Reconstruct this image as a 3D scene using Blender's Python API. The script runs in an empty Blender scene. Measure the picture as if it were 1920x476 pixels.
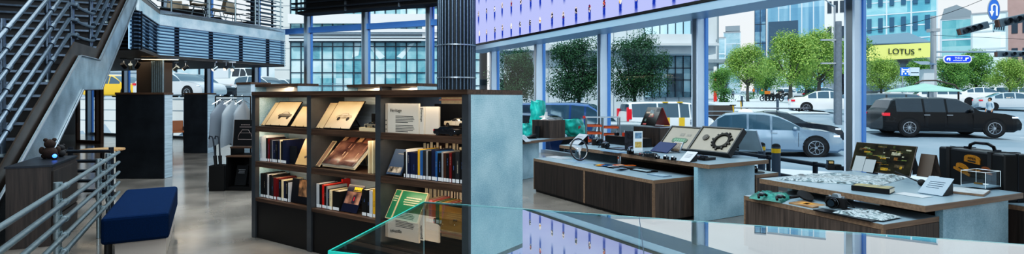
import bpy, bmesh, math, random
from math import sin, cos, pi, radians, atan2, sqrt
from mathutils import Vector, Matrix, noise
random.seed(7)
SC = bpy.context.scene
C = SC.collection
EYE, HZ, F = 1.55, 184.0, 1000.0

# ------------------------------------------------------------------ survey helpers (photo pixel -> place)
def P(px, py, z):                       # point on the horizontal plane z
    Y = (EYE - z) * F / (py - HZ)
    return Vector(((px - 960) / F * Y, Y, z))
def Q(px, py, Y):                       # point at depth Y
    return Vector(((px - 960) / F * Y, Y, EYE - (py - HZ) / F * Y))

# ------------------------------------------------------------------ mesh builder
def T(x=0, y=0, z=0): return Matrix.Translation((x, y, z))
def RX(a): return Matrix.Rotation(a, 4, 'X')
def RY(a): return Matrix.Rotation(a, 4, 'Y')
def RZ(a): return Matrix.Rotation(a, 4, 'Z')
I4 = Matrix.Identity(4)

class MB:
    def __init__(s, M=None):
        s.v, s.f, s.m, s.M, s.uv = [], [], [], M or I4, None
    def add(s, vs, fs, M=None, mi=0):
        b = len(s.v); X = s.M @ M if M is not None else s.M
        s.v.extend(X @ Vector(p) for p in vs)
        s.f.extend(tuple(b + i for i in f) for f in fs); s.m.extend([mi] * len(fs))
        return s
    def box(s, x0, x1, y0, y1, z0, z1, M=None, mi=0):
        vs = [(x, y, z) for z in (z0, z1) for y in (y0, y1) for x in (x0, x1)]
        return s.add(vs, [(0, 2, 3, 1), (4, 5, 7, 6), (0, 1, 5, 4), (2, 6, 7, 3), (0, 4, 6, 2), (1, 3, 7, 5)], M, mi)
    def quad(s, a, b, c, d, M=None, mi=0): return s.add([a, b, c, d], [(0, 1, 2, 3)], M, mi)
    def prism(s, poly, h0, h1, M=None, mi=0):          # poly in xy, extruded z h0..h1
        n = len(poly)
        vs = [(x, y, h0) for x, y in poly] + [(x, y, h1) for x, y in poly]
        fs = [tuple(range(n - 1, -1, -1)), tuple(range(n, 2 * n))] + [(i, (i + 1) % n, n + (i + 1) % n, n + i) for i in range(n)]
        return s.add(vs, fs, M, mi)
    def lathe(s, prof, n=24, M=None, mi=0, close=True):       # prof (r, z)
        vs, fs = [], []
        for r, z in prof:
            for k in range(n):
                a = 2 * pi * k / n; vs.append((r * cos(a), r * sin(a), z))
        for i in range(len(prof) - 1):
            for k in range(n):
                k2 = (k + 1) % n; fs.append((i * n + k, i * n + k2, (i + 1) * n + k2, (i + 1) * n + k))
        if close:
            fs.append(tuple(range(n - 1, -1, -1))); fs.append(tuple((len(prof) - 1) * n + k for k in range(n)))
        return s.add(vs, fs, M, mi)
    def cyl(s, r, z0, z1, n=20, M=None, mi=0, r2=None): return s.lathe([(r, z0), (r if r2 is None else r2, z1)], n, M, mi)
    def tube(s, pts, r, n=8, M=None, mi=0, closed=False, cap=True):
        pts = [Vector(p) for p in pts]; N = len(pts); vs, fs = [], []
        rs = r if isinstance(r, (list, tuple)) else [r] * N
        up = None
        for i, p in enumerate(pts):
            if closed: d = pts[(i + 1) % N] - pts[i - 1]
            elif i == 0: d = pts[1] - p
            elif i == N - 1: d = p - pts[i - 1]
            else: d = (pts[i + 1] - p).normalized() + (p - pts[i - 1]).normalized()
            if d.length < 1e-9: d = Vector((0, 0, 1))
            d.normalize()
            if up is None: up = Vector((0, 0, 1)) if abs(d.z) < .9 else Vector((1, 0, 0))
            a = d.cross(up)
            if a.length < 1e-4: a = d.cross(Vector((0, 1, .3)))
            a.normalize(); b = a.cross(d).normalized(); up = b
            for k in range(n):
                t = 2 * pi * k / n; vs.append(p + (a * cos(t) + b * sin(t)) * rs[i])
        for i in range(N if closed else N - 1):
            j = (i + 1) % N
            for k in range(n):
                k2 = (k + 1) % n; fs.append((i * n + k, i * n + k2, j * n + k2, j * n + k))
        if not closed and cap:
            fs.append(tuple(range(n - 1, -1, -1))); fs.append(tuple((N - 1) * n + k for k in range(n)))
        return s.add(vs, fs, M, mi)
    def ball(s, r, M=None, mi=0, n=16, m=10, sx=1, sy=1, sz=1):
        prof = [(max(1e-4, r * sin(pi * i / m)), -r * cos(pi * i / m)) for i in range(m + 1)]
        X = Matrix.Diagonal((sx, sy, sz, 1)); return s.lathe(prof, n, (M @ X) if M is not None else X, mi, close=False)
    def grid(s, nx, ny, fn, M=None, mi=0):
        vs = [fn(i / nx, j / ny) for j in range(ny + 1) for i in range(nx + 1)]
        fs = [(j * (nx + 1) + i, j * (nx + 1) + i + 1, (j + 1) * (nx + 1) + i + 1, (j + 1) * (nx + 1) + i) for j in range(ny) for i in range(nx)]
        return s.add(vs, fs, M, mi)
    def build(s, name, mats, parent=None, smooth=False, bevel=0, fixn=False):
        me = bpy.data.meshes.new(name)
        me.from_pydata([tuple(v) for v in s.v], [], s.f)
        if not isinstance(mats, (list, tuple)): mats = [mats]
        for m in mats: me.materials.append(m)
        if len(mats) > 1: me.polygons.foreach_set('material_index', s.m)
        if fixn:
            bm = bmesh.new(); bm.from_mesh(me); bmesh.ops.recalc_face_normals(bm, faces=bm.faces); bm.to_mesh(me); bm.free()
        if smooth:
            me.polygons.foreach_set('use_smooth', [True] * len(me.polygons))
            me.set_sharp_from_angle(angle=radians(38))
        me.update()
        o = bpy.data.objects.new(name, me); C.objects.link(o)
        if parent is not None: o.parent = parent
        if bevel:
            b = o.modifiers.new('b', 'BEVEL'); b.width = bevel; b.segments = 2; b.limit_method = 'ANGLE'; b.angle_limit = radians(40)
        return o

def tag(o, label=None, cat=None, group=None, kind=None):
    if label: o['label'] = label
    if cat: o['category'] = cat
    if group: o['group'] = group
    if kind: o['kind'] = kind
    return o
def thing(name, label, cat, loc=(0, 0, 0), rz=0, group=None):
    o = bpy.data.objects.new(name, None); C.objects.link(o); o.empty_display_size = .05
    o.location = loc; o.rotation_euler = (0, 0, rz)
    return tag(o, label, cat, group)
def struct(o): o['kind'] = 'structure'; return o
def sempty(name, loc=(0, 0, 0), rz=0):
    o = bpy.data.objects.new(name, None); C.objects.link(o); o.location = loc; o.rotation_euler = (0, 0, rz); o['kind'] = 'structure'; return o
def kids(o): return [c for c in C.objects if c.parent is o]
def dup(root, loc, rz=0, label=None, group=None, scale=None):
    r = root.copy(); C.objects.link(r); r.location = loc; r.rotation_euler = (0, 0, rz)
    if scale: r.scale = scale
    if label: r['label'] = label
    if group: r['group'] = group
    for ch in kids(root):
        c = ch.copy(); C.objects.link(c); c.parent = r
        for g in kids(ch):
            d = g.copy(); C.objects.link(d); d.parent = c
    return r

class Fr:                                 # a local frame on the floor plan
    def __init__(s, o, xdir):
        s.o = Vector((o[0], o[1], o[2] if len(o) > 2 else 0)); s.rz = atan2(xdir[1], xdir[0])
        s.M = Matrix.Translation(s.o) @ RZ(s.rz); s.Mi = s.M.inverted()
    def w(s, x, y, z=0): return s.M @ Vector((x, y, z))
    def l(s, p): return s.Mi @ Vector(p)

# ------------------------------------------------------------------ materials
def lin(h):
    h = h.lstrip('#'); c = [int(h[i:i + 2], 16) / 255 for i in (0, 2, 4)]
    return tuple(x / 12.92 if x <= .04045 else ((x + .055) / 1.055) ** 2.4 for x in c) + (1,)
_mc = {}
def nodes_of(name):
    m = bpy.data.materials.new(name); m.use_nodes = True; nt = m.node_tree
    b = nt.nodes['Principled BSDF']; return m, nt, b
def mat(name, col, rough=.5, metal=0., var=.0, vscale=6., bump=0., bscale=40., emit=None, es=0., spec=.5, stretch=None, coat=0., col2=None, sheen=0.):
    if name in _mc: return _mc[name]
    m, nt, b = nodes_of(name); L = nt.links.new
    c = lin(col)
    b.inputs['Base Color'].default_value = c; b.inputs['Roughness'].default_value = rough
    b.inputs['Metallic'].default_value = metal; b.inputs['Specular IOR Level'].default_value = spec
    if coat: b.inputs['Coat Weight'].default_value = coat; b.inputs['Coat Roughness'].default_value = .08
    if sheen: b.inputs['Sheen Weight'].default_value = sheen
    if emit: b.inputs['Emission Color'].default_value = lin(emit); b.inputs['Emission Strength'].default_value = es
    if var or bump or col2:
        tc = nt.nodes.new('ShaderNodeTexCoord'); mp = nt.nodes.new('ShaderNodeMapping'); L(tc.outputs['Object'], mp.inputs['Vector'])
        if stretch: mp.inputs['Scale'].default_value = stretch
    if var or col2:
        n = nt.nodes.new('ShaderNodeTexNoise'); n.inputs['Scale'].default_value = vscale; n.inputs['Detail'].default_value = 5
        L(mp.outputs['Vector'], n.inputs['Vector'])
        r = nt.nodes.new('ShaderNodeValToRGB'); L(n.outputs['Fac'], r.inputs['Fac'])
        d = lin(col2) if col2 else tuple(x * (1 - var) for x in c[:3]) + (1,)
        e = c if col2 else tuple(min(1, x * (1 + var)) for x in c[:3]) + (1,)
        r.color_ramp.elements[0].color = d; r.color_ramp.elements[0].position = .33
        r.color_ramp.elements[1].color = e; r.color_ramp.elements[1].position = .67
        L(r.outputs['Color'], b.inputs['Base Color'])
    if bump:
        n2 = nt.nodes.new('ShaderNodeTexNoise'); n2.inputs['Scale'].default_value = bscale; n2.inputs['Detail'].default_value = 3
        L(mp.outputs['Vector'], n2.inputs['Vector']); bp = nt.nodes.new('ShaderNodeBump'); bp.inputs['Strength'].default_value = bump; bp.inputs['Distance'].default_value = .02
        L(n2.outputs['Fac'], bp.inputs['Height']); L(bp.outputs['Normal'], b.inputs['Normal'])
    _mc[name] = m; return m
def wood(name, c1, c2, rough=.45, axis=0, sc=1.):
    st = [26 * sc, 26 * sc, 26 * sc]; st[axis] = 1.2 * sc
    return mat(name, c1, rough=rough, col2=c2, vscale=1.6, stretch=tuple(st), bump=.08, bscale=4)
def glass(name, tint, f0=.04, rough=0., gtint='#ffffff', fmax=1., expo=5.):
    if name in _mc: return _mc[name]
    m = bpy.data.materials.new(name); m.use_nodes = True; nt = m.node_tree; nt.nodes.clear(); L = nt.links.new
    out = nt.nodes.new('ShaderNodeOutputMaterial'); mx = nt.nodes.new('ShaderNodeMixShader')
    tr = nt.nodes.new('ShaderNodeBsdfTransparent'); tr.inputs[0].default_value = lin(tint)
    gl = nt.nodes.new('ShaderNodeBsdfGlossy'); gl.inputs['Roughness'].default_value = rough; gl.inputs['Color'].default_value = lin(gtint)
    lw = nt.nodes.new('ShaderNodeLayerWeight'); lw.inputs['Blend'].default_value = .5
    p = nt.nodes.new('ShaderNodeMath'); p.operation = 'POWER'; p.inputs[1].default_value = 5; p.inputs[1].default_value = expo; L(lw.outputs['Facing'], p.inputs[0])
    a = nt.nodes.new('ShaderNodeMath'); a.operation = 'MULTIPLY_ADD'; a.inputs[1].default_value = fmax - f0; a.inputs[2].default_value = f0; L(p.outputs[0], a.inputs[0])
    L(a.outputs[0], mx.inputs['Fac']); L(tr.outputs[0], mx.inputs[1]); L(gl.outputs[0], mx.inputs[2]); L(mx.outputs[0], out.inputs[0])
    _mc[name] = m; return m
def perfmetal(name, c1, c2, rough=.35, metal=.75, sc=160):      # pressed/perforated sheet: a fine dot lattice in bump and tone
    if name in _mc: return _mc[name]
    m, nt, b = nodes_of(name); L = nt.links.new
    tc = nt.nodes.new('ShaderNodeTexCoord')
    v = nt.nodes.new('ShaderNodeTexVoronoi'); v.inputs['Scale'].default_value = sc; v.inputs['Randomness'].default_value = .15; L(tc.outputs['Object'], v.inputs['Vector'])
    n = nt.nodes.new('ShaderNodeTexNoise'); n.inputs['Scale'].default_value = 3; n.inputs['Detail'].default_value = 6; L(tc.outputs['Object'], n.inputs['Vector'])
    n3 = nt.nodes.new('ShaderNodeTexNoise'); n3.inputs['Scale'].default_value = 90; n3.inputs['Detail'].default_value = 2; L(tc.outputs['Object'], n3.inputs['Vector'])
    ad = nt.nodes.new('ShaderNodeMath'); ad.operation = 'MULTIPLY_ADD'; ad.inputs[1].default_value = .6; L(n3.outputs['Fac'], ad.inputs[0]); L(n.outputs['Fac'], ad.inputs[2])
    r = nt.nodes.new('ShaderNodeValToRGB'); L(ad.outputs[0], r.inputs['Fac'])
    r.color_ramp.elements[0].color = lin(c1); r.color_ramp.elements[0].position = .55; r.color_ramp.elements[1].color = lin(c2); r.color_ramp.elements[1].position = 1.
    L(r.outputs['Color'], b.inputs['Base Color'])
    bp = nt.nodes.new('ShaderNodeBump'); bp.inputs['Strength'].default_value = .35; bp.inputs['Distance'].default_value = .004; L(v.outputs['Distance'], bp.inputs['Height']); L(bp.outputs['Normal'], b.inputs['Normal'])
    b.inputs['Metallic'].default_value = metal; b.inputs['Roughness'].default_value = rough
    _mc[name] = m; return m
def cells(name, cols, cell, rough=.15, metal=.0, off=(0, 0, 0), spec=.5, es=0.):     # curtain wall glazing, each pane its own tone
    if name in _mc: return _mc[name]
    m, nt, b = nodes_of(name); L = nt.links.new
    tc = nt.nodes.new('ShaderNodeTexCoord'); mp = nt.nodes.new('ShaderNodeMapping'); mp.inputs['Location'].default_value = off
    mp.inputs['Scale'].default_value = tuple(1 / c for c in cell); L(tc.outputs['Object'], mp.inputs['Vector'])
    fl = nt.nodes.new('ShaderNodeVectorMath'); fl.operation = 'FLOOR'; L(mp.outputs['Vector'], fl.inputs[0])
    wn = nt.nodes.new('ShaderNodeTexWhiteNoise'); L(fl.outputs['Vector'], wn.inputs['Vector'])
    n = nt.nodes.new('ShaderNodeTexNoise'); n.inputs['Scale'].default_value = .9; n.inputs['Detail'].default_value = 5; n.inputs['Distortion'].default_value = .8; L(mp.outputs['Vector'], n.inputs['Vector'])
    mx = nt.nodes.new('ShaderNodeMath'); mx.operation = 'MULTIPLY_ADD'; mx.inputs[1].default_value = .45; L(wn.outputs['Value'], mx.inputs[0])
    m2 = nt.nodes.new('ShaderNodeMath'); m2.operation = 'MULTIPLY'; m2.inputs[1].default_value = .75; L(n.outputs['Fac'], m2.inputs[0]); L(m2.outputs[0], mx.inputs[2])
    r = nt.nodes.new('ShaderNodeValToRGB'); r.color_ramp.interpolation = 'LINEAR'; L(mx.outputs[0], r.inputs['Fac'])
    k = len(cols)
    while len(r.color_ramp.elements) < k: r.color_ramp.elements.new(.5)
    for i, c in enumerate(cols):
        r.color_ramp.elements[i].position = .25 + .6 * i / (k - 1); r.color_ramp.elements[i].color = lin(c)
    L(r.outputs['Color'], b.inputs['Base Color'])
    b.inputs['Roughness'].default_value = rough; b.inputs['Metallic'].default_value = metal; b.inputs['Specular IOR Level'].default_value = spec
    _mc[name] = m; return m

M = {}
M['wood_edge'] = wood('oak edge', '#866f5c', '#6d594a', axis=0)
M['wood_dark'] = wood('dark stained oak', '#3a302c', '#1f1917', axis=2, rough=.5)
M['wood_mid'] = wood('grey brown oak', '#5d5049', '#3c332f', axis=2, rough=.5)
M['wood_shelf'] = wood('walnut shelf', '#5a4436', '#38291f', axis=0)
M['wood_light'] = wood('light oak', '#c09a72', '#96734f', axis=2)
M['top_grey'] = mat('grey laminate', '#8496a2', rough=.3, var=.06, vscale=5)
M['black'] = mat('black lacquer', '#0b0b0d', rough=.4)
M['black_soft'] = mat('black soft', '#131316', rough=.75)
M['black_gloss'] = mat('black gloss', '#08080a', rough=.12)
M['dark_metal'] = mat('dark steel', '#2b3038', rough=.42, metal=.6, var=.15, vscale=9)
M['post_metal'] = mat('bookcase upright steel', '#54585d', rough=.4, metal=.55, var=.12, vscale=7)
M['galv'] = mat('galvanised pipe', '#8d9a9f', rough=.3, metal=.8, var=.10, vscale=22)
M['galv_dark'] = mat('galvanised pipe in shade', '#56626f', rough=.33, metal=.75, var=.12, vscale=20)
M['chrome'] = mat('polished steel', '#c8ced4', rough=.12, metal=1.)
M['silver'] = mat('satin steel', '#aab2ba', rough=.3, metal=.9)
M['perf'] = perfmetal('pressed pale steel sheet', '#86acbd', '#b9d6e2', metal=.2)
M['perf_dark'] = perfmetal('pressed dark steel sheet', '#23282f', '#363d46', rough=.38, metal=.6)
M['brushed'] = mat('brushed steel back', '#b3c4d0', rough=.32, metal=.35, var=.18, vscale=2.2, stretch=(1, 1, 14))
M['stringer'] = perfmetal('stair stringer steel', '#6d7982', '#a3b1bb', rough=.3, metal=.6, sc=60)
M['stringer_b'] = mat('bronze steel plate', '#4b413b', rough=.42, metal=.6, var=.2, vscale=4)
M['fascia'] = perfmetal('mezzanine fascia steel', '#a3c0d0', '#dcedf5', rough=.3, metal=.3, sc=30)
M['louver'] = mat('louvre steel', '#43566a', rough=.35, metal=.3, var=.2, vscale=3)
M['louver_glow'] = mat('glowing louvre backing', '#a3c3dc', rough=.6, emit='#8fb9da', es=.5)  # backing made to glow, standing in for daylight between the slats
M['white'] = mat('white paint', '#e6e6e6', rough=.5)
M['offwhite'] = mat('warm white board', '#d9cfc0', rough=.45, var=.03)
M['cream'] = mat('cream board', '#d8c4a0', rough=.5, var=.05, vscale=4)
M['paper'] = mat('paper block', '#e3d9c4', rough=.8, var=.08, vscale=60, stretch=(1, 40, 1))
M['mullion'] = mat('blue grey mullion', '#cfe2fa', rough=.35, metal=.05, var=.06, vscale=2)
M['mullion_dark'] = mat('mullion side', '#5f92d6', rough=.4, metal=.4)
M['win'] = glass('window pane', '#eef6fb', f0=.03, fmax=.6)
M['case_glass'] = glass('display glass', '#dcefee', f0=.12, expo=2.6)
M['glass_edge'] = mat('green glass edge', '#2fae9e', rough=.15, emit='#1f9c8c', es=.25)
M['acrylic'] = glass('clear acrylic', '#f2f8fa', f0=.05)
M['rubber'] = mat('black rubber', '#101012', rough=.7)
M['navy_fabric'] = mat('navy upholstery', '#03203f', rough=.95, spec=.1, var=.18, vscale=90, bump=.25, bscale=220, sheen=.0)
M['orange'] = mat('orange board', '#b5532c', rough=.5)
M['warmlamp'] = mat('lamp lens', '#ffe2b8', emit='#ffd9a0', es=6.)
# ------------------------------------------------------------------ the room
def floor_mat():
    m, nt, b = nodes_of('polished concrete'); L = nt.links.new
    tc = nt.nodes.new('ShaderNodeTexCoord'); n = nt.nodes.new('ShaderNodeTexNoise'); n.inputs['Scale'].default_value = 1.3; n.inputs['Detail'].default_value = 8
    L(tc.outputs['Object'], n.inputs['Vector']); r = nt.nodes.new('ShaderNodeValToRGB'); L(n.outputs['Fac'], r.inputs['Fac'])
    r.color_ramp.elements[0].color = lin('#625d59'); r.color_ramp.elements[1].color = lin('#8d857e'); r.color_ramp.elements[0].position = .3; r.color_ramp.elements[1].position = .7
    L(r.outputs['Color'], b.inputs['Base Color']); b.inputs['Roughness'].default_value = .2
    r2 = nt.nodes.new('ShaderNodeMapRange'); r2.inputs['To Min'].default_value = .09; r2.inputs['To Max'].default_value = .2; L(n.outputs['Fac'], r2.inputs['Value']); L(r2.outputs[0], b.inputs['Roughness'])
    return m
WL = Vector((-.508, .861, 0)); WN = Vector((.861, .508, 0)); W0 = Vector((5.18, 8.0, 0))      # street window wall: direction, outward normal, anchor
BD = Vector((.925, -.381, 0)); B0 = Vector((-6.95, 18.3, 0)); BN = Vector((.381, .925, 0))     # far window wall
ROOM_H = 7.2
corner_b = B0 + BD * 5.7; corner_w = W0 + WL * 13.2
left_b = B0 + BD * -13.0
right_w = W0 + WL * -11.0
outline = [left_b, corner_b, corner_w, right_w, Vector((10.8, -5, 0)), Vector((-14, -5, 0)), Vector((-19, 6, 0))]
fl = MB(); n_ = len(outline)
fl.prism([(p.x, p.y) for p in outline][::-1], -.12, 0)
struct(fl.build('floor', floor_mat()))
ce = MB(); ce.prism([(p.x, p.y) for p in outline][::-1], ROOM_H, ROOM_H + .2); struct(ce.build('ceiling', mat('dark ceiling', '#3a3d42', rough=.8)))
def wallbox(name, a, b, m, z0=0, z1=ROOM_H, th=.15):
    d = (b - a); l = d.length; f = Fr(a, d)
    mb = MB(f.M); mb.box(0, l, -th / 2, th / 2, z0, z1); return struct(mb.build(name, m))
M['wall'] = mat('light grey plaster', '#b9bcc0', rough=.8); M['wall_dk'] = mat('charcoal plaster', '#3b3b3d', rough=.8)
wallbox('wall_right', right_w, Vector((10.8, -5, 0)), M['wall'])
wallbox('wall_rear', Vector((10.8, -5, 0)), Vector((-14, -5, 0)), M['wall'])
wallbox('wall_left', Vector((-14, -5, 0)), Vector((-19, 6, 0)), M['wall_dk'])
wallbox('wall_far_left', Vector((-19, 6, 0)), left_b, M['wall_dk'])

# street windows: one structure per bay, numbered from the corner
def window_bay(idx, a, b, depth, wd, transom=None, pane_m=None, head=None, mm=None):
    f = Fr(a, b - a); l = (b - a).length
    e = sempty('window_%d' % idx, f.o, f.rz)
    mb = MB(); mb.box(-wd / 2, wd / 2, -depth * .75, depth * .25, 0, ROOM_H, mi=0)
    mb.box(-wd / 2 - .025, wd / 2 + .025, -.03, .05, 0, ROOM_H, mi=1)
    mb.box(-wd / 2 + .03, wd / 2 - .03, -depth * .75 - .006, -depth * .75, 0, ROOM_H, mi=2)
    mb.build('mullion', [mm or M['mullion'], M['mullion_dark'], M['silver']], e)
    s = MB(); s.box(wd / 2, l - wd / 2, -.08, .08, 0, .09); s.build('sill', M['silver'], e)
    if transom: t = MB(); t.box(wd / 2, l - wd / 2, -.12, .06, transom - .09, transom + .09); t.build('transom', M['mullion_dark'], e)
    p = MB(); p.quad((wd / 2, 0, .09), (l - wd / 2, 0, .09), (l - wd / 2, 0, ROOM_H), (wd / 2, 0, ROOM_H)); p.build('pane', M['win'], e)
    return e
ss = [13.1, 11.2, 8.5, 5.7, 2.85, 0, -2.85, -5.7, -8.5]
for i in range(len(ss) - 1): window_bay(i + 1, W0 + WL * ss[i], W0 + WL * ss[i + 1], .3, .15)
M['mullion_b'] = mat('pale steel mullion', '#a9b6c2', rough=.35, metal=.4)
for i, s_ in enumerate(range(-5, 3)):
    a = B0 + BD * (2.4 * s_); b = B0 + BD * min(2.4 * (s_ + 1), 5.7)
    window_bay(10 + i, a, b, .24, .16, transom=3.87, mm=M['mullion_b'])

# louvred soffit box over the far windows
lv = sempty('trim_1'); fB = Fr(B0 + BD * .1 - BN * .5, BD)
mb = MB(fB.M); mb.box(0, 6.2, -.25, .3, 4.32, 4.4); mb.box(0, 6.2, .24, .3, 4.4, 7.1); mb.build('backing', M['black_soft'], lv)
mb = MB(fB.M)
for k in range(14): mb.box(-.04, 6.2, -.38, -.26, 4.42 + k * .19, 4.47 + k * .19)
mb.build('louver', M['dark_metal'], lv)
mb = MB(fB.M)
for k in range(4): mb.box(.05 + k * 2.0, .1 + k * 2.0, -.30, -.24, 4.3, 7.1)
mb.build('bracket', M['silver'], lv)

# round column clad in pipes
col = sempty('column', (-1.62, 15.55, 0))
mb = MB(); mb.cyl(.5, 0, ROOM_H, 40); mb.build('core', mat('column core', '#14171b', rough=.6), col, smooth=True)
for k in range(30):
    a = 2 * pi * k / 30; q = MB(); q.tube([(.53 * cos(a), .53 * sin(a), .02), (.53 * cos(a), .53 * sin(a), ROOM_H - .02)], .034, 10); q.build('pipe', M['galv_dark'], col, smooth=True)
mb = MB()
for z in (2.12, 3.05, 5.2): mb.lathe([(.57, z), (.582, z), (.582, z + .035), (.57, z + .035)], 40, close=False)
mb.build('band', M['silver'], col)
# square pillar with pipes under the mezzanine
f = Fr((-9.95, 14.9), (.92, -.38)); pl = sempty('pillar', f.o, f.rz)
mb = MB(); mb.box(-.35, .25, -.3, .3, 0, 2.6); mb.build('core', mat('brown pillar', '#3f352f', rough=.7), pl)
for k in range(6): q = MB(); q.tube([(.30 + k * .085, -.3, 0.01), (.30 + k * .085, -.3, 2.6)], .03, 8); q.build('pipe', M['galv'], pl, smooth=True)

# ------------------------------------------------------------------ mezzanine
MA = Vector((-9.37, 14.2, 0)); MD = Vector((.4, 1.0, 0)).normalized(); MC = Vector((-8.28, 11.8, 0))
MEnd = MA + MD * 4.35
ZS, ZF, ZT = 2.62, 3.5, 3.88
mz = sempty('slab_1')
poly = [MC + Vector((-.04, .1, 0)), MA, MEnd, MEnd + Vector((-12, 4.2, 0)), Vector((-18, 11.8, 0))]
mb = MB(); mb.prism([(p.x, p.y) for p in poly], ZS, ZS + .08); mb.build('soffit', mat('dark soffit', '#4a4542', rough=.6, var=.1), mz)
mb = MB(); mb.prism([(p.x, p.y) for p in poly], ZT - .1, ZT - .005); mb.build('deck', mat('mezzanine deck', '#6e6a66', rough=.5), mz)
def face(a, b, nm, back=None):
    f = Fr(a, b - a); l = (b - a).length
    q = MB(f.M); q.box(0, l, .0, .03, ZF, ZT); q.build('fascia', M['fascia'], mz)
    q = MB(f.M); q.box(0, l, -.015, .045, ZT, ZT + .02); q.box(0, l, -.015, .0, ZF - .02, ZF); q.build('trim', M['silver'], mz)
    q = MB(f.M); q.box(0.02, l - .02, .16, .18, ZS + .02, ZF); q.build('backing', back or M['louver_glow'], mz)
    q = MB(f.M); n = 10
    for k in range(n):
        z = ZS + .03 + k * (ZF - ZS - .03) / n
        q.box(-.02, l + .02, .0, .07, z, z + .03)
    q.build('louver', M['louver'], mz)
    q = MB(f.M); t = .5
    while t < l: q.box(t, t + .09, .075, .14, ZS, ZF); t += 1.05
    q.build('bracket', M['dark_metal'], mz)
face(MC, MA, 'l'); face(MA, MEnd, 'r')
face(Vector((-12.5, 11.8, 0)), MC, 'f', M['dark_metal'])
f = Fr(MEnd, Vector((-1, .3, 0))); q = MB(f.M); q.box(0, 4, 0, .04, ZS, ZT); q.build('end_panel', M['fascia'], mz)
# railing on the mezzanine edge
ra = thing('balcony_railing', 'seven-rail steel pipe railing along the mezzanine edge above the steel fascia', 'railing')
q0 = MA + Vector((-.05, .05, 0)); LR = 4.3
for k in range(7):
    z = ZT + .12 + k * .16; off = Vector((-.05, .02, 0))
    q = MB(); q.tube([MC.lerp(MA, .3) + Vector((-.12, .1, z)), MA + Vector((-.1, .05, z)), MA + MD * LR + off + Vector((0, 0, z))], .017, 7); q.build('rail', M['galv'], ra, smooth=True)
for t in (.35, 1.5, 2.4, 3.15, 3.3, 4.2):
    p = MA + MD * t + Vector((-.05, .02, 0)); q = MB(); q.tube([p + Vector((0, 0, ZT + .02)), p + Vector((0, 0, ZT + 1.25))], .024, 8); q.build('post', M['galv'], ra, smooth=True)
# louvre screen at the mezzanine end
ls = thing('louver_screen', 'tall dark louvre screen with projecting slat ends at the far end of the mezzanine', 'screen')
f = Fr(MA + MD * 3.2 + Vector((-.25, .1, 0)), MD)
for k in range(15):
    q = MB(f.M); q.box(-.1, 1.05, .02, .14, ZT + .12 + k * .13, ZT + .15 + k * .13); q.build('slat', M['galv_dark'], ls)
for x in (.05, .9): q = MB(f.M); q.box(x, x + .05, .06, .11, ZT + .005, ZT + 2.2); q.build('post', M['dark_metal'], ls)

# chairs and ottomans up there
M['beige_shell'] = mat('beige shell', '#c3b29c', rough=.45); 
def cafe_chair(label, loc, rz):
    t = thing('cafe_chair', label, 'chair', loc, rz, 'cafe chairs on the mezzanine')
    q = MB()
    def sh(u, v):
        a = (u - .5) * 2; 
        if v < .5: y = -.2 + v * .8; z = .45 - .03 * sin(pi * v * 2) + .04 * a * a
        else: y = .2 + (v - .5) * .16; z = .45 + (v - .5) * .8
        return ((.22 - .05 * max(0, v - .6)) * a, y - .06 * a * a * (v > .5), z)
    q.grid(8, 12, sh); o = q.build('seat_shell', M['beige_shell'], t, smooth=True); sm = o.modifiers.new('s', 'SOLIDIFY'); sm.thickness = .014
    for sx in (-1, 1):
        for sy in (-1, 1):
            q = MB(); q.tube([(sx * .13, sy * .1, .43), (sx * .22, sy * .22, .002)], .011, 6); q.build('leg', M['chrome'], t)
    return t
chair_at = [(325, 17.2, .4), (372, 15.9, 2.2), (408, 16.9, -.8), (438, 17.6, 1.2), (352, 18.3, 3.)]
chl = ['beige shell cafe chair on the mezzanine second from the corner of the railing', 'beige shell cafe chair on the mezzanine nearest the railing behind the first tall post',
       'beige cafe chair on the mezzanine, back to the railing, beside the black ottoman', 'beige shell cafe chair on the mezzanine beside the louvre screen', 'beige shell cafe chair on the mezzanine deepest behind the others']
for (px, Y, r), l in zip(chair_at, chl):
    p = Q(px, 100, Y); cafe_chair(l, (p.x, p.y, ZT + .0), r)
for (px, Y, w, l) in ((345, 16.6, .6, 'long black ottoman on the mezzanine behind the railing, nearest the stair'), (392, 18.2, .4, 'black ottoman on the mezzanine in the middle of the cafe chairs'), (446, 19.3, .45, 'black ottoman on the mezzanine next to the louvre screen')):
    p = Q(px, 100, Y); t = thing('ottoman', l, 'ottoman', (p.x, p.y, ZT), .35)
    q = MB(); q.box(-w, w, -.28, .28, .06, .42); q.build('cushion', M['black_soft'], t, bevel=.04)
    q = MB(); q.box(-w + .05, w - .05, -.24, .24, 0.0, .06); q.build('plinth', M['dark_metal'], t)
# track lights under the soffit
tl = [(232, 134, 0), (245, 131, 1), (258, 131, 0), (330, 131, 1), (348, 133, 0), (403, 132, 1), (424, 133, 0), (436, 132, 1)]
pos_w = ['nearest the stair', 'second from the stair', 'third from the stair', 'just past the square pillar', 'second past the square pillar', 'third from the far end', 'second from the far end', 'at the far end of the soffit']
for k, ((px, py, v), w) in enumerate(zip(tl, pos_w)):
    Y = 14.3 + .3 * v + (px > 300) * 1.0
    p = Q(px, py, Y); t = thing('spotlight', 'small track spotlight under the mezzanine soffit, ' + w, 'spotlight', (p.x, p.y, ZS), .5 * k, 'track spotlights under the mezzanine')
    q = MB(); q.cyl(.012, -.16, -.001, 8); q.box(-.09, .09, -.02, .02, -.03, -.001); q.build('stem', M['silver'], t)
    q = MB(); X = T(0, 0, -.2) @ RX(.9); q.cyl(.05, -.08, .08, 14, X); q.build('housing', M['galv'] if v else M['dark_metal'], t, smooth=True)
    q = MB(); q.cyl(.042, -.084, -.081, 14, X); q.build('lens', M['warmlamp'], t)
p = Q(300, 126, 14.0); t = thing('light_bar', 'bright linear light bar under the mezzanine soffit beside the square pillar', 'lamp', (p.x, p.y, ZS), .2)
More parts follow.
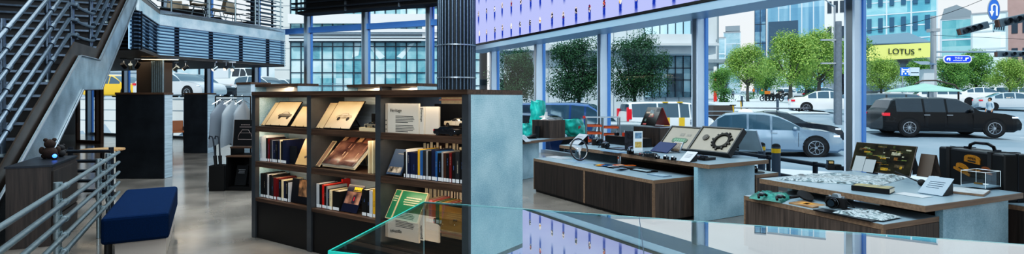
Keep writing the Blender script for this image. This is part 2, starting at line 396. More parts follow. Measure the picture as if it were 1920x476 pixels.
q = MB(); q.box(-.45, .45, -.02, .02, -.05, -.002); q.build('housing', M['silver'], t)
q = MB(); q.box(-.43, .43, -.016, .016, -.062, -.051); q.build('diffuser', M['warmlamp'], t)

# ------------------------------------------------------------------ staircase
S0 = Vector((-8.3, 11.8, 0)); SDv = Vector((.4254, -.905, 0)); SL = Vector((-.905, -.4254, 0))
fs = Fr(S0, SDv)            # local x runs down the stair, local y = to the viewer's right of travel (+y points away from stair width)
st = thing('staircase', 'steel staircase with closed dark treads and a pressed steel stringer descending from the mezzanine', 'staircase', fs.o, fs.rz)
# local y axis of fs = rot90(SDv) = (.905,.4254): the viewer's side; treads extend to -y
def zin(pts, x):
    for (a, za), (b, zb) in zip(pts, pts[1:]):
        if a <= x <= b: return za + (zb - za) * (x - a) / (b - a)
    return pts[-1][1]
low = [(0, 3.72), (2.9, 1.70), (3.96, 1.68), (6.58, .0)]
top = [(-.3, 4.38), (.2, 4.03), (3.0, 2.2), (4.08, 2.2), (5.70, 1.2), (7.6, .02)]
poly = [(-.3, 3.72), (0, 3.72), (2.9, 1.70), (3.96, 1.68), (6.58, .003), (7.62, .003), (7.6, .02), (5.70, 1.2), (4.08, 2.2), (3.0, 2.2), (.2, 4.03), (-.3, 4.38)]
X = Matrix(((1, 0, 0, 0), (0, 0, -1, 0), (0, 1, 0, 0), (0, 0, 0, 1)))     # (x, z, h) -> (x, -h, z)
q = MB(); q.prism(poly, 0, .02, X); q.build('stringer', M['stringer'], st)
rimp = [(a, 0.012, z) for a, z in poly[1:5]]
q = MB(); q.tube(rimp, .014, 6); q.tube([(a, .012, z) for a, z in [(7.6, .03), (5.7, 1.2), (4.08, 2.2), (3.0, 2.2), (.2, 4.03), (-.3, 4.38)]], .012, 6); q.build('stringer_edge', M['silver'], st)
UP = .2
polyb = [(-.3, 4.3), (.2, 3.9), (3.0, 2.1), (4.08, 2.1), (5.7, 1.1), (7.5, .01), (7.9, .01), (5.75, 1.2 + UP), (4.12, 2.2 + UP), (2.92, 2.2 + UP), (.1, 4.03 + UP), (-.3, 4.38 + UP)]
q = MB(); q.prism(polyb, .05, .07, X); q.build('stringer', M['stringer_b'], st)
M['tread'] = mat('dark steel tread', '#1f2024', rough=.5, metal=.3, var=.2, vscale=8)
M['riser'] = mat('dark riser', '#1b1b1e', rough=.6)
SW = 2.3
def flight(x0, z0, x1, z1, n):
    for k in range(n):
        xa = x0 + (x1 - x0) * k / n; xb = x0 + (x1 - x0) * (k + 1) / n; z = z0 + (z1 - z0) * (k + 1) / n; zp = z0 + (z1 - z0) * k / n
        q = MB(); q.box(xa - .02, xb + .03, -SW, -.072, z - .04, z); tr = q.build('tread', M['tread'], st)
        q = MB(); q.box(xb + .026, xb + .034, -SW, -.073, z - .03, z + .004); q.build('nosing', M['galv_dark'], tr)
        q = MB(); q.box(xa - .012, xa, -SW, -.072, z, zp - .04); q.build('riser', M['riser'], st)
flight(-.1, 3.88, 3.0, 2.12, 10); flight(4.12, 2.12, 7.5, 0.02, 12)
q = MB(); q.box(2.98, 4.15, -SW, -.072, 2.06, 2.12); q.build('landing', M['tread'], st)
q = MB(); q.prism([(a, z - .05) for a, z in [(-.3, 3.75), (2.9, 1.75), (3.96, 1.75), (6.5, .1), (6.6, .1), (4.0, 1.85), (2.95, 1.85), (-.3, 3.9)]], .1, SW, X); q.build('underside', M['riser'], st)
# pipe railing on the stair
sr = thing('stair_railing', 'six-rail galvanised pipe railing climbing the stair and kinking over its landing', 'railing', fs.o, fs.rz)
yR = -.12
base = lambda x: zin([(-.3, 4.5), (.1, 4.2), (2.92, 2.36), (4.12, 2.36), (5.75, 1.36), (7.9, .03)], x)
for k in range(6):
    dz = .16 + .232 * k; pts = [(x, yR, base(x) + dz) for x in (-.2, .1)] + [(2.85, yR, 2.36 + dz + .02), (3.0, yR, 2.36 + dz), (3.5, yR, 2.36 + dz - .01), (4.0, yR, 2.36 + dz), (4.15, yR, 2.34 + dz)] + [(x, yR, base(x) + dz) for x in (5.75, 7.6)]
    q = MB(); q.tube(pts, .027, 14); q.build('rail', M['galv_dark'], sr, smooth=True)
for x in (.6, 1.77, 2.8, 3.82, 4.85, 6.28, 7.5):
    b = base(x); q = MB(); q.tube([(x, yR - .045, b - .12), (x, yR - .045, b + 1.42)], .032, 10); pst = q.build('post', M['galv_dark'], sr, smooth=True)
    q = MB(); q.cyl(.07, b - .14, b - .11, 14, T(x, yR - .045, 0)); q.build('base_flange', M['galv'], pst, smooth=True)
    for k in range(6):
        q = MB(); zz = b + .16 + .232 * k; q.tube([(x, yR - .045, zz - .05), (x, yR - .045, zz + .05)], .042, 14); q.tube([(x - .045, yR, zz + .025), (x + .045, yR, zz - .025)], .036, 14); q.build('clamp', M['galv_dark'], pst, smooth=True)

# ------------------------------------------------------------------ guard rails near the bench
gz = [.85, .72, .59, .46, .33]
g0 = Vector((-5.11, 6.93, 0)); gd = Vector((.578, -1, 0))
gr = thing('guard_rail', 'five-rail galvanised pipe guard rail running beside the navy bench', 'railing')
for z in gz: q = MB(); q.tube([g0 + Vector((0, 0, z)), g0 + gd * 4.6 + Vector((0, 0, z))], .02, 10); q.build('rail', M['galv'], gr, smooth=True)
for s_ in (.42, 1.0, 2.66, 4.3):
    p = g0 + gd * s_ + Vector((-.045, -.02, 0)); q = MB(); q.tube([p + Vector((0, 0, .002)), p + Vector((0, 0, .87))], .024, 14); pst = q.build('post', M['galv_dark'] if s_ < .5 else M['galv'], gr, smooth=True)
    for z in gz:
        q = MB(); q.tube([p + Vector((.045, .02, z)) - gd * .03, p + Vector((.045, .02, z)) + gd * .03], .026, 14); q.tube([p + Vector((-.004, 0, z)), p + Vector((.04, .018, z))], .02, 12); q.build('clamp', M['galv'], pst, smooth=True)
        q = MB(); q.tube([p + Vector((0, 0, z - .03)), p + Vector((0, 0, z + .03))], .03, 14); q.build('collar', M['galv'], pst, smooth=True)
gk = thing('guard_rail', 'short dark pipe guard rail behind the galvanised one, beside the dark cabinet', 'railing')
for z in gz: q = MB(); q.tube([(-5.3, 7.05, z), (-5.88, 7.02, z)], .022, 10); q.build('rail', M['dark_metal'], gk, smooth=True)
for x in (-5.32, -5.86): q = MB(); q.tube([(x, 7.08, .002), (x, 7.08, .9)], .03, 10); q.build('post', M['dark_metal'], gk, smooth=True)

# bench
f = Fr((-3.76, 4.87), (.867, .498))
be = thing('bench', 'navy fabric bench on a pale plinth and dark feet beside the guard rail', 'bench', f.o, f.rz)
q = MB(); q.box(0, .53, 0, 1.8, .2, .45); q.build('cushion', M['navy_fabric'], be, bevel=.028)
q = MB(); q.box(.10, .50, .06, 1.72, .003, .2); q.build('plinth', mat('pale plinth', '#a39c96', rough=.4), be)
for x, y in ((.05, .06), (.05, 1.74)): q = MB(); q.cyl(.03, .002, .2, 12, T(x, y, 0)); q.build('foot', M['black'], be, smooth=True)

# dark cabinet under the stair with the toys on it
a = Vector((-4.84, 5.6, 0)); b = Vector((-5.34, 6.54, 0)); f = Fr(a, b - a)
cb = thing('cabinet', 'dark wooden cabinet under the stair beside the guard rail', 'cabinet', f.o, f.rz)
q = MB(); q.box(0, 1.06, .0, .36, .003, .83); q.build('carcass', M['wood_dark'], cb)
q = MB(); q.box(-.01, 1.07, -.01, .37, .83, .85); q.build('top', M['dark_metal'], cb)
for z in (.05, .3, .55): q = MB(); q.box(.03, 1.03, -.016, -.001, z, z + .23); q.build('drawer', M['wood_dark'], cb)
M['brown_plush'] = mat('brown plush', '#2e201b', rough=.95, bump=.3, bscale=120)
def plush(label, p, s, rz, m):
    t = thing('toy_figure', label, 'toy', p, rz)
    q = MB(); q.ball(.09 * s, T(0, 0, .085 * s), sz=1.0); q.ball(.07 * s, T(0, 0, .215 * s)); q.ball(.03 * s, T(0, -.06 * s, .2 * s))
    for sx in (-1, 1): q.ball(.028 * s, T(sx * .05 * s, 0, .275 * s)); q.ball(.035 * s, T(sx * .09 * s, -.03 * s, .12 * s), sz=1.6); q.ball(.04 * s, T(sx * .06 * s, -.08 * s, .035 * s), sy=1.4)
    q.build('body', m, t, smooth=True)
    q = MB()
    for sx in (-1, 1): q.ball(.009 * s, T(sx * .026 * s, -.064 * s, .235 * s))
    q.ball(.012 * s, T(0, -.088 * s, .205 * s)); q.build('face', M['black_gloss'], t, smooth=True)
p = f.w(.75, .18, .853); plush('larger dark brown plush toy sitting on the dark cabinet', p, .78, -2.4, M['brown_plush'])
p = f.w(.93, .12, .853); plush('smaller dark plush toy sitting at the end of the dark cabinet', p, .5, -2.0, mat('grey plush', '#2b2a2c', rough=.9))
p = f.w(.58, .1, .853); t = thing('night_light', 'little glowing blue lamp beside the plush toys', 'lamp', p)
q = MB(); q.cyl(.022, 0, .02, 12); q.build('base', M['black'], t); q = MB(); q.ball(.022, T(0, 0, .04)); q.build('globe', mat('blue lamp', '#4a7bff', emit='#3a78ff', es=3.), t, smooth=True)
# small wooden table behind the rails
p = P(192, 279, .74); t = thing('side_table', 'small light wooden table behind the dark guard rail', 'table', (p.x, p.y, 0))
q = MB(); q.cyl(.3, .715, .74, 28); q.build('tabletop', M['wood_light'], t, smooth=True)
q = MB(); q.cyl(.03, .02, .715, 14); q.build('column', M['black'], t, smooth=True); q = MB(); q.cyl(.2, .002, .02, 24); q.build('base', M['black'], t, smooth=True)
# timber framed street door and side panel far left
f = Fr(Q(146, 200, 18.6).to_2d().to_3d(), (.93, -.36)); dr = sempty('door_1', f.o, f.rz)
M['frame_wood'] = wood('door timber', '#6a4a35', '#4a3325', axis=2)
q = MB()
for x in (0, 1.02, 1.25): q.box(x - .045, x + .045, -.05, .05, 0, 2.5)
q.box(0, 1.25, -.05, .05, 2.42, 2.5); q.box(0, 1.25, -.05, .05, 0, .1); q.build('frame', M['frame_wood'], dr)
q = MB(); q.quad((.05, 0, .1), (1.2, 0, .1), (1.2, 0, 2.42), (.05, 0, 2.42)); q.build('pane', M['win'], dr)
q = MB(); q.tube([(.12, -.09, .7), (.12, -.09, 1.5)], .016, 8); q.build('door_handle', M['black'], dr)
# ------------------------------------------------------------------ vehicles (also used, small, for model cars)
CARS = {
 # x/L stations from rear (0) to front (1): silhouette top heights (fraction of H), belt fraction, glass ranges
 'suv': dict(L=5.0, W=1.95, H=1.62, prof=[(0, .52), (.012, .62), (.04, .72), (.075, .93), (.12, .985), (.25, 1.), (.45, 1.), (.56, .965), (.63, .84), (.70, .66), (.76, .625), (.88, .585), (.95, .53), (.985, .44), (1, .36)], belt=.62, side=(.10, .66), pillars=[.30, .465], rear=(.035, .085), ws=(.545, .72), wheels=(.19, .80), wr=.36, zb=.2),
 'hatch': dict(L=4.63, W=1.89, H=1.60, prof=[(0, .5), (.012, .6), (.05, .7), (.10, .86), (.16, .965), (.30, 1.), (.45, .99), (.55, .93), (.64, .80), (.73, .645), (.80, .62), (.90, .585), (.955, .54), (.988, .44), (1, .34)], belt=.61, side=(.10, .70), pillars=[.33, .50], rear=(.03, .15), ws=(.54, .735), wheels=(.185, .81), wr=.37, zb=.2),
 'sedan': dict(L=4.8, W=1.84, H=1.45, prof=[(0, .5), (.012, .62), (.05, .70), (.16, .73), (.22, .84), (.29, .955), (.38, 1.), (.48, 1.), (.56, .95), (.63, .84), (.71, .67), (.78, .645), (.90, .59), (.96, .53), (.988, .44), (1, .34)], belt=.655, side=(.21, .70), pillars=[.32, .47], rear=(.16, .295), ws=(.545, .72), wheels=(.19, .81), wr=.33, zb=.18),
 'classic': dict(L=4.5, W=1.72, H=1.4, prof=[(0, .48), (.008, .66), (.03, .70), (.2, .715), (.235, .76), (.30, .965), (.36, 1.), (.50, 1.), (.56, .965), (.655, .74), (.68, .71), (.95, .665), (.99, .63), (1, .4)], belt=.69, side=(.24, .65), pillars=[.425], rear=(.215, .305), ws=(.555, .665), wheels=(.2, .81), wr=.31, zb=.2),
 'van': dict(L=5.1, W=1.95, H=1.95, prof=[(0, .5), (.01, .62), (.02, .72), (.035, .93), (.06, .985), (.25, 1.), (.60, 1.), (.72, .97), (.78, .88), (.86, .68), (.90, .58), (.95, .52), (.985, .44), (1, .32)], belt=.56, side=(.06, .85), pillars=[.34, .58, .70], rear=(.015, .04), ws=(.715, .885), wheels=(.19, .80), wr=.34, zb=.19),
 'truck': dict(L=5.2, W=1.75, H=1.95, prof=[(0, .42), (.005, .5), (.01, .5), (.60, .5), (.605, .5), (.62, .93), (.66, .99), (.80, 1.), (.88, .95), (.94, .72), (.97, .6), (.99, .5), (1, .34)], belt=.58, side=(.64, .93), pillars=[.80], rear=(.99, 1), ws=(.86, .965), wheels=(.17, .84), wr=.34, zb=.3),
}
M['tyre'] = mat('tyre', '#15161a', rough=.8); M['car_glass'] = mat('car window', '#16202a', rough=.06, spec=.9)
M['car_glass2'] = mat('pale car window', '#37505f', rough=.06, spec=.9)
M['head'] = mat('headlamp', '#e8f2fa', rough=.1, emit='#dcecff', es=.4); M['tail'] = mat('tail lamp', '#c22230', rough=.2, emit='#d01828', es=.35)
M['arch'] = mat('wheel arch', '#0d0e11', rough=.9)
def paint(name, col, metal=.3): return mat('paint ' + name, col, rough=.22, metal=metal, coat=.6)
def car_mesh(kind, pm, parent, detail=2, glassm=None, rim='spoke', rimm=None, cladding=None):
    d = CARS[kind]; L, W, H = d['L'], d['W'], d['H']; hw = W / 2; zb = d['zb']
    def top(u):
        pr = d['prof']
        for (a, b), (c, e) in zip(pr, pr[1:]):
            if a <= u <= c: return (b + (e - b) * (u - a) / (c - a)) * H
        return pr[-1][1] * H
    us = sorted(set([round(p[0], 4) for p in d['prof']] + [round(x, 4) for x in d['side']] + [round(p + s, 4) for p in d['pillars'] for s in (-.008, .008)] + [round(.02 + .96 * i / 26, 4) for i in range(27)]))
    belt = d['belt'] * H; pts = []
    def sect(u):
        t = top(u); e = abs(2 * u - 1); w = hw * (1 - .10 * e ** 5); zbl = zb + (.05 * H if u > .97 or u < .03 else 0); b = min(belt + .02 * H * (.5 - u), t)
        k = max(0., (t - b) / (H - belt)); sh = .8 if k > .05 else .985
        r = [(0, zbl), (w * .9, zbl), (w * .985, zbl + .05 * H), (w, zbl + .16 * H if zbl + .16 * H < b else b), (w * .995, (b + zbl) * .5 + .06 * H if k > .01 or b > .5 * H else b * .96), (w * (.965 if k > .02 else .95), b)]
        r += [(w * (.965 - .165 * k), b + (t - b) * .9 if k > .02 else b + (t - b) * .5), (w * (.965 - .28 * k) * (.92 if k < .05 else 1), t - .005 * H * (k > .05)), (w * .4, t + .006 * H), (0, t + .008 * H)]
        return r
    secs = [sect(u) for u in us]; n = len(secs[0])
    bv = MB(); gv = MB(); cv = MB()
    for sgn in (-1, 1):
        for i in range(len(us) - 1):
            u0, u1 = us[i], us[i + 1]; um = (u0 + u1) / 2
            for j in range(n - 1):
                a, b_, c, e = secs[i][j], secs[i + 1][j], secs[i + 1][j + 1], secs[i][j + 1]
                q = [(u0 * L, sgn * a[0], a[1]), (u1 * L, sgn * b_[0], b_[1]), (u1 * L, sgn * c[0], c[1]), (u0 * L, sgn * e[0], e[1])]
                if sgn < 0: q = q[::-1] if False else q
                else: q = [q[0], q[3], q[2], q[1]]
                area_glass = False
                if j == 5 and d['side'][0] < um < d['side'][1] and not any(abs(um - p) < .0079 for p in d['pillars']) and min(secs[i][6][1] - secs[i][5][1], secs[i + 1][6][1] - secs[i + 1][5][1]) > .03 * H: area_glass = True
                if j in (7, 8) and (d['ws'][0] < um < d['ws'][1] or d['rear'][0] < um < d['rear'][1]): area_glass = True
                tgt = gv if area_glass else (cv if cladding and j <= 2 else bv)
                tgt.add(q, [(0, 1, 2, 3)])
        # end caps
    for u, flip in ((0, False), (1, True)):
        s_ = secs[0 if u == 0 else -1]; ring = [(u * L, y, z) for y, z in s_] + [(u * L, -y, z) for y, z in s_[::-1]]
        bv.add(ring, [tuple(range(len(ring)))[::1 if flip else -1]])
    def weld(mb, name, m, par):
        o = mb.build(name, m, par); bm = bmesh.new(); bm.from_mesh(o.data); bmesh.ops.remove_doubles(bm, verts=bm.verts, dist=1e-4)
        bmesh.ops.recalc_face_normals(bm, faces=bm.faces) if name == 'car_body' and not cladding else None
        bm.to_mesh(o.data); bm.free(); o.data.polygons.foreach_set('use_smooth', [True] * len(o.data.polygons)); o.data.set_sharp_from_angle(angle=radians(32)); return o
    body = weld(bv, 'car_body', pm, parent); weld(gv, 'windows_glass', glassm or M['car_glass'], parent)
    if cladding: weld(cv, 'sill_cladding', cladding, parent)
    r = d['wr']
    for u in d['wheels']:
        for sg in (-1, 1):
            wt = MB(); X = T(u * L, sg * (hw - .1), r) @ RX(-sg * pi / 2)
            if detail > 0:
                ar = MB(); ar.cyl(r * 1.14, .04, .098, 24, T(0, 0, r * .1) @ X if False else T(u * L, sg * (hw - .1), r * 1.06) @ RX(-sg * pi / 2)); ar.build('wheel_arch', M['arch'], parent)
            wt.lathe([(r * .62, -.1), (r * .94, -.1), (r, -.07), (r, .085), (r * .95, .11), (r * .66, .108)], 24, X); w = wt.build('wheel', M['tyre'], parent, smooth=True)
            rm = MB(); ns = 5 if rim == 'five' else 10
            if detail == 0: rm.cyl(r * .64, .05, .1, 14, X)
            else:
                rm.lathe([(r * .6, .06), (r * .68, .112), (r * .62, .114), (r * .58, .07)], 24, X, close=False); rm.cyl(r * .14, .06, .11, 12, X)
                for k in range(ns):
                    A = X @ RZ(2 * pi * k / ns)
                    if rim == 'five': rm.tube([(r * .12, -r * .09, .1), (r * .4, -r * .2, .105), (r * .62, -r * .12, .11)], r * .035, 6, A); rm.tube([(r * .12, r * .09, .1), (r * .4, r * .2, .105), (r * .62, r * .12, .11)], r * .035, 6, A)
                    else: rm.prism([(r * .1, -r * .05), (r * .62, -r * .07), (r * .62, r * .07), (r * .1, r * .05)], .085, .108, A)
                bk = MB(); bk.cyl(r * .6, .0, .055, 20, X); bk.build('brake_disc', M['arch'], w)
            rm.build('rim', rimm or M['silver'], w)
    hz = .50 * H if kind != 'van' else .44 * H
    lt = MB(); 
    for sg in (-1, 1): lt.box(L * .93, L * .972, sg * hw * .80 - .12, sg * hw * .80 + .105, hz * .95, hz * 1.03)
    lt.build('headlamp', M['head'], parent)
    tt = MB()
    for sg in (-1, 1): tt.box(L * .002, L * .05, sg * hw * .86 - .09, sg * hw * .86 + .09, .52 * H, .60 * H if kind != 'van' else .8 * H)
    tt.build('tail_lamp', M['tail'], parent)
    if detail > 1:
        mr = MB(); um = d['side'][1] - .035
        for sg in (-1, 1): mr.ball(.11, T(um * L, sg * (hw + .06), belt + .06), sx=.7, sy=1.1, sz=.75)
        mr.build('wing_mirror', pm, parent, smooth=True)
        hd = MB(); dl_ = MB()
        for sg in (-1, 1):
            for p in d['pillars']:
                hd.box(p * L - .02, p * L + .2, sg * hw - .015, sg * hw + .015, belt - .13, belt - .10) if p < .6 else None
                dl_.box(p * L + .01, p * L + .022, sg * hw * 1.0 - .006, sg * hw * 1.0 + .006, zb + .12 * H, belt)
            dl_.box((d['side'][1] - .01) * L, (d['side'][1] - .01) * L + .012, sg * hw - .006, sg * hw + .006, zb + .12 * H, belt - .08)
        hd.build('door_handle', M['silver'], parent); dl_.build('door_seam', M['arch'], parent)
    return d
def car(label, kind, pm, loc, rz, cat='car', name='car', scale=1., detail=1, group=None, **kw):
    t = thing(name, label, cat, loc, rz, group)
    piv = CARS[kind]['L'] / 2
    car_mesh(kind, pm, t, detail, **kw)
    for o in kids(t):
        for v in o.data.vertices: v.co.x -= piv
        for g in kids(o):
            for v in g.data.vertices: v.co.x -= piv
    t.scale = (scale,) * 3
    return t

# ------------------------------------------------------------------ display bookcase (front)
BXd = Vector((.83, -.558, 0)); BYd = Vector((.558, .83, 0))
fb = Fr((-2.88, 5.94), BXd); BL, BDp, BH = 3.02, .79, 1.62
S1, S2, S3 = 1.24, .85, .445
ANG = [0., 1.0, 2.01, 3.02]
def bookcase(name_label, f, L, D, H, shelves, uprights, back=None, ends=('perf', 'post'), thick=.045):
    t = thing('bookcase', name_label, 'bookcase', f.o, f.rz)
    q = MB(); q.box(-.02, L + .03, -.012, D + .01, H - .04, H); q.build('top', M['wood_shelf'], t)
    for k, z in enumerate(shelves):
        for x0, x1 in zip(uprights, uprights[1:]):
            q = MB(); q.box(x0 + .034, x1 - .034, .005, D - .005, z - .035, z); q.build('shelf', M['wood_shelf'], t)
    for k, x in enumerate(uprights[1:-1]): q = MB(); q.box(x - .034, x + .034, 0, D, .003, H - .04); q.build('upright', M['post_metal'], t)
    for x, s_ in ((uprights[0], -1), (uprights[-1], 1)):
        q = MB(); q.box(x - .034, x + .034, 0, .05, .003, H - .04); q.box(x - .034, x + .034, D - .05, D, .003, H - .04); q.build('upright', M['post_metal'], t)
        q = MB(); q.box(x - .03, x + .03, .051, D - .051, .003, H - .04) if s_ < 0 else q.box(x - .03, x + .036, .03, D, .003, H - .041); q.build('end_panel', M['perf'], t)
    q = MB(); q.box(.034, L - .034, .02, D - .02, .003, shelves[-1] - .036); q.build('plinth', M['black'], t)
    return t
bc = bookcase('large steel and walnut display bookcase with three bays of books and cards', fb, BL, BDp, BH, (S1, S2, S3), ANG)
# divider behind the two left bays
for x0, x1 in ((.034, .966), (1.034, 1.976)):
    for z0, z1 in ((S1, BH - .04), (S2, S1 - .035), (S3, S2 - .035)):
        q = MB(); w = x1 - (.10 if x0 > 1 and z0 == S1 else 0); q.box(x0 + .001, w, .41, .42, z0 + .001, z1 - .001 if z0 != S1 else z1 - .02); q.build('back_panel', M['brushed'], bc)
for x0, x1 in zip(ANG, ANG[1:]):
    for z in (BH - .04, S1 - .035, S2 - .035):
        q = MB(); q.box(x0 + .06, x1 - .06, .02, .032, z - .008, z - .001); q.build('led_strip', mat('strip lens', '#fff0d8', emit='#ffd6a0', es=2.), bc); q = MB(); q.box(x0 + .034, x1 - .034, .0, .012, z - .022, z + .001); q.build('light_lip', M['wood_shelf'], bc)
def area(name, loc, rot, sx, sy, power, col=(1, 1, 1), spread=None):
    l = bpy.data.lights.new(name, 'AREA'); l.shape = 'RECTANGLE'; l.size = sx; l.size_y = sy; l.energy = power; l.color = col
    if spread: l.spread = spread
    o = bpy.data.objects.new(name, l); C.objects.link(o); o.location = loc; o.rotation_euler = rot; return o
for bay, (x0, x1) in enumerate(zip(ANG, ANG[1:])):
    for z, pw in ((BH - .04, 1.7), (S1 - .035, 1.6), (S2 - .035, 1.3)):
        area('shelf_light', fb.w((x0 + x1) / 2, .045, z - .02), (Matrix.Rotation(fb.rz, 3, 'Z') @ Matrix.Rotation(radians(22), 3, 'X')).to_euler(), .86, .02, pw, (1, .76, .5))
def bxl(px, y, f=fb):                          # local x on the bookcase for a photo column at local depth y
    m = (px - 960) / F; xd = Vector((cos(f.rz), sin(f.rz))); yd = Vector((-sin(f.rz), cos(f.rz)))
    return (m * (f.o.y + y * yd.y) - f.o.x - y * yd.x) / (xd.x - m * xd.y)

# ---- books
ORD = ['first', 'second', 'third', 'fourth', 'fifth', 'sixth', 'seventh', 'eighth', 'ninth', 'tenth', 'eleventh', 'twelfth', 'thirteenth', 'fourteenth', 'fifteenth', 'sixteenth', 'seventeenth', 'eighteenth', 'nineteenth', 'twentieth', 'twenty-first', 'twenty-second']
BC = {'white': '#d8d8d4', 'grey': '#8c9094', 'black': '#0f1013', 'navy': '#15203f', 'dark red': '#6b1418', 'red': '#c1251c', 'cream': '#d9c9a6', 'yellow': '#d8a827', 'blue': '#2c5f93',
      'dark grey': '#2b2d31', 'brown': '#4c2f20', 'green': '#1f6b46', 'pale grey': '#b9bcc0', 'orange': '#cc5a2a', 'pink': '#d57f80', 'gold': '#b8842c', 'dark green': '#1d3b2b'}
M['label_white'] = mat('spine label', '#dfe3e6', rough=.6)
M['foil'] = mat('spine lettering', '#a39c8a', rough=.5); M['foil_b'] = mat('spine lettering blue', '#5573a8', rough=.5); M['foil_d'] = mat('dark lettering', '#1b1c20', rough=.5)
def bookcover(c): return mat('cover ' + c, BC[c], rough=.42, var=.06, vscale=14)
def book(label, f, x, y, z, t, h, d, colour, group=None, lean=0., label_strip=True, foil=True, facing=1, tilt=0.):
    o = thing('book', label, 'book', f.w(x, y, z), f.rz + tilt, group)
    Rm = RY(lean)
    q = MB(Rm); b = .003
    q.box(0, b, 0, d, 0, h); q.box(t - b, t, 0, d, 0, h); q.box(b, t - b, 0, b, 0, h); q.build('cover', bookcover(colour), o)
    q = MB(Rm); q.box(b + .0005, t - b - .0005, b + .0005, d - .006, .004, h - .005); q.build('pages', M['paper'], o)
    if label_strip: q = MB(Rm); q.box(t * .08, t * .92, -.0012, -.0003, .004, .034); q.build('spine_label', M['label_white'], o)
    if foil and t > .018 and random.random() < .55:
        q = MB(Rm); dark = colour in ('white', 'cream', 'pale grey', 'yellow'); n = random.randint(3, 14); zz = h * random.uniform(.3, .6); ww = t * random.uniform(.12, .22)
        for k in range(n):
            hh = random.uniform(.003, .008)
            if zz + hh > h * .9: break
            q.box(t * .5 - ww / 2, t * .5 + ww / 2, -.0011, -.0003, zz, zz + hh); zz += hh + random.choice((.002, .002, .006))
        q.build('spine_lettering', M['foil_d'] if dark else (M['foil_b'] if random.random() < .3 else M['foil']), o)
    return o
def row(f, x, y, z, specs, where, xmax=None, hk=1.):
    n = len(specs); tot = sum(s[1] for s in specs) + .0015 * n
    k_ = (xmax - x) / tot if xmax else 1
    for i, s_ in enumerate(specs):
        c, t, h, d = s_; t *= k_
        nm = ORD[i] + ' from the left' if i < n - 1 else 'last'
        book(f'{c} book, {nm} {where}', f, x, y + random.uniform(0, .012), z + .001, t, h * hk, d, c, group='books ' + where)
        x += t + .0015
    return x
R = random.Random
# left bay, middle shelf
row(fb, .042, .05, S2, [('pale grey', .03, .27, .2), ('white', .03, .27, .2), ('white', .045, .285, .22), ('black', .028, .26, .22), ('dark red', .032, .25, .22), ('dark grey', .03, .25, .22), ('grey', .022, .24, .22),
    ('navy', .045, .235, .22), ('black', .03, .235, .22), ('navy', .04, .235, .22), ('cream', .014, .25, .22), ('black', .04, .235, .22), ('navy', .06, .25, .24)], 'on the middle shelf of the left bay', xmax=bxl(537, .05))
# left bay, lower shelf
row(fb, .042, .05, S3, [('black', .05, .265, .22), ('black', .035, .27, .24), ('dark grey', .035, .265, .22), ('pale grey', .022, .265, .22), ('black', .05, .26, .22), ('dark grey', .03, .24, .22), ('dark red', .05, .235, .24), ('dark red', .035, .23, .22),
    ('black', .04, .225, .22), ('cream', .035, .225, .24), ('navy', .035, .215, .22), ('black', .03, .215, .22), ('pale grey', .02, .205, .24)], 'on the lower shelf of the left bay', xmax=bxl(541, .05))
# middle bay lower shelf
row(fb, 1.042, .05, S3, [('pale grey', .05, .24, .22), ('black', .035, .235, .22), ('red', .04, .235, .24), ('black', .03, .225, .22), ('grey', .02, .225, .24), ('dark grey', .03, .2, .22), ('cream', .035, .195, .22), ('black', .11, .19, .21)], 'on the lower shelf of the middle bay', xmax=bxl(635, .05))
row(fb, bxl(677, .045), .045, S3, [('black', .06, .245, .22), ('black', .035, .245, .22), ('pale grey', .035, .245, .22), ('yellow', .03, .26, .22)], 'beside the magazine in the middle bay', xmax=bxl(703, .045))
book('red book standing at the back behind the lower row of the middle bay', fb, bxl(640, .3), .3, S3 + .001, .02, .26, .1, 'red', label_strip=False, foil=False)
# right bay middle shelf
row(fb, bxl(757, .05), .05, S2, [('black', .018, .225, .2), ('white', .018, .25, .2), ('navy', .034, .225, .22), ('navy', .034, .225, .22), ('navy', .034, .225, .22), ('navy', .03, .22, .22), ('yellow', .028, .255, .24), ('blue', .035, .25, .22), ('dark grey', .034, .25, .22),
    ('grey', .02, .25, .22), ('black', .04, .25, .22), ('navy', .05, .26, .22), ('blue', .02, .25, .22), ('black', .05, .235, .22), ('grey', .02, .25, .22), ('brown', .032, .24, .22), ('black', .035, .24, .22), ('dark red', .026, .245, .22), ('black', .04, .25, .22), ('dark grey', .045, .26, .22), ('black', .05, .27, .22)],
    'on the middle shelf of the right bay', xmax=2.965)
# right bay lower shelf: a row of thin coloured booklets behind the gold book
row(fb, bxl(797, .2), .2, S3, [('cream', .03, .2, .24), ('pink', .03, .2, .24), ('orange', .028, .19, .24), ('green', .03, .19, .24), ('yellow', .03, .185, .24), ('pink', .028, .18, .24), ('red', .03, .18, .24), ('dark green', .03, .18, .24)], 'among the coloured booklets, right bay', xmax=2.72)

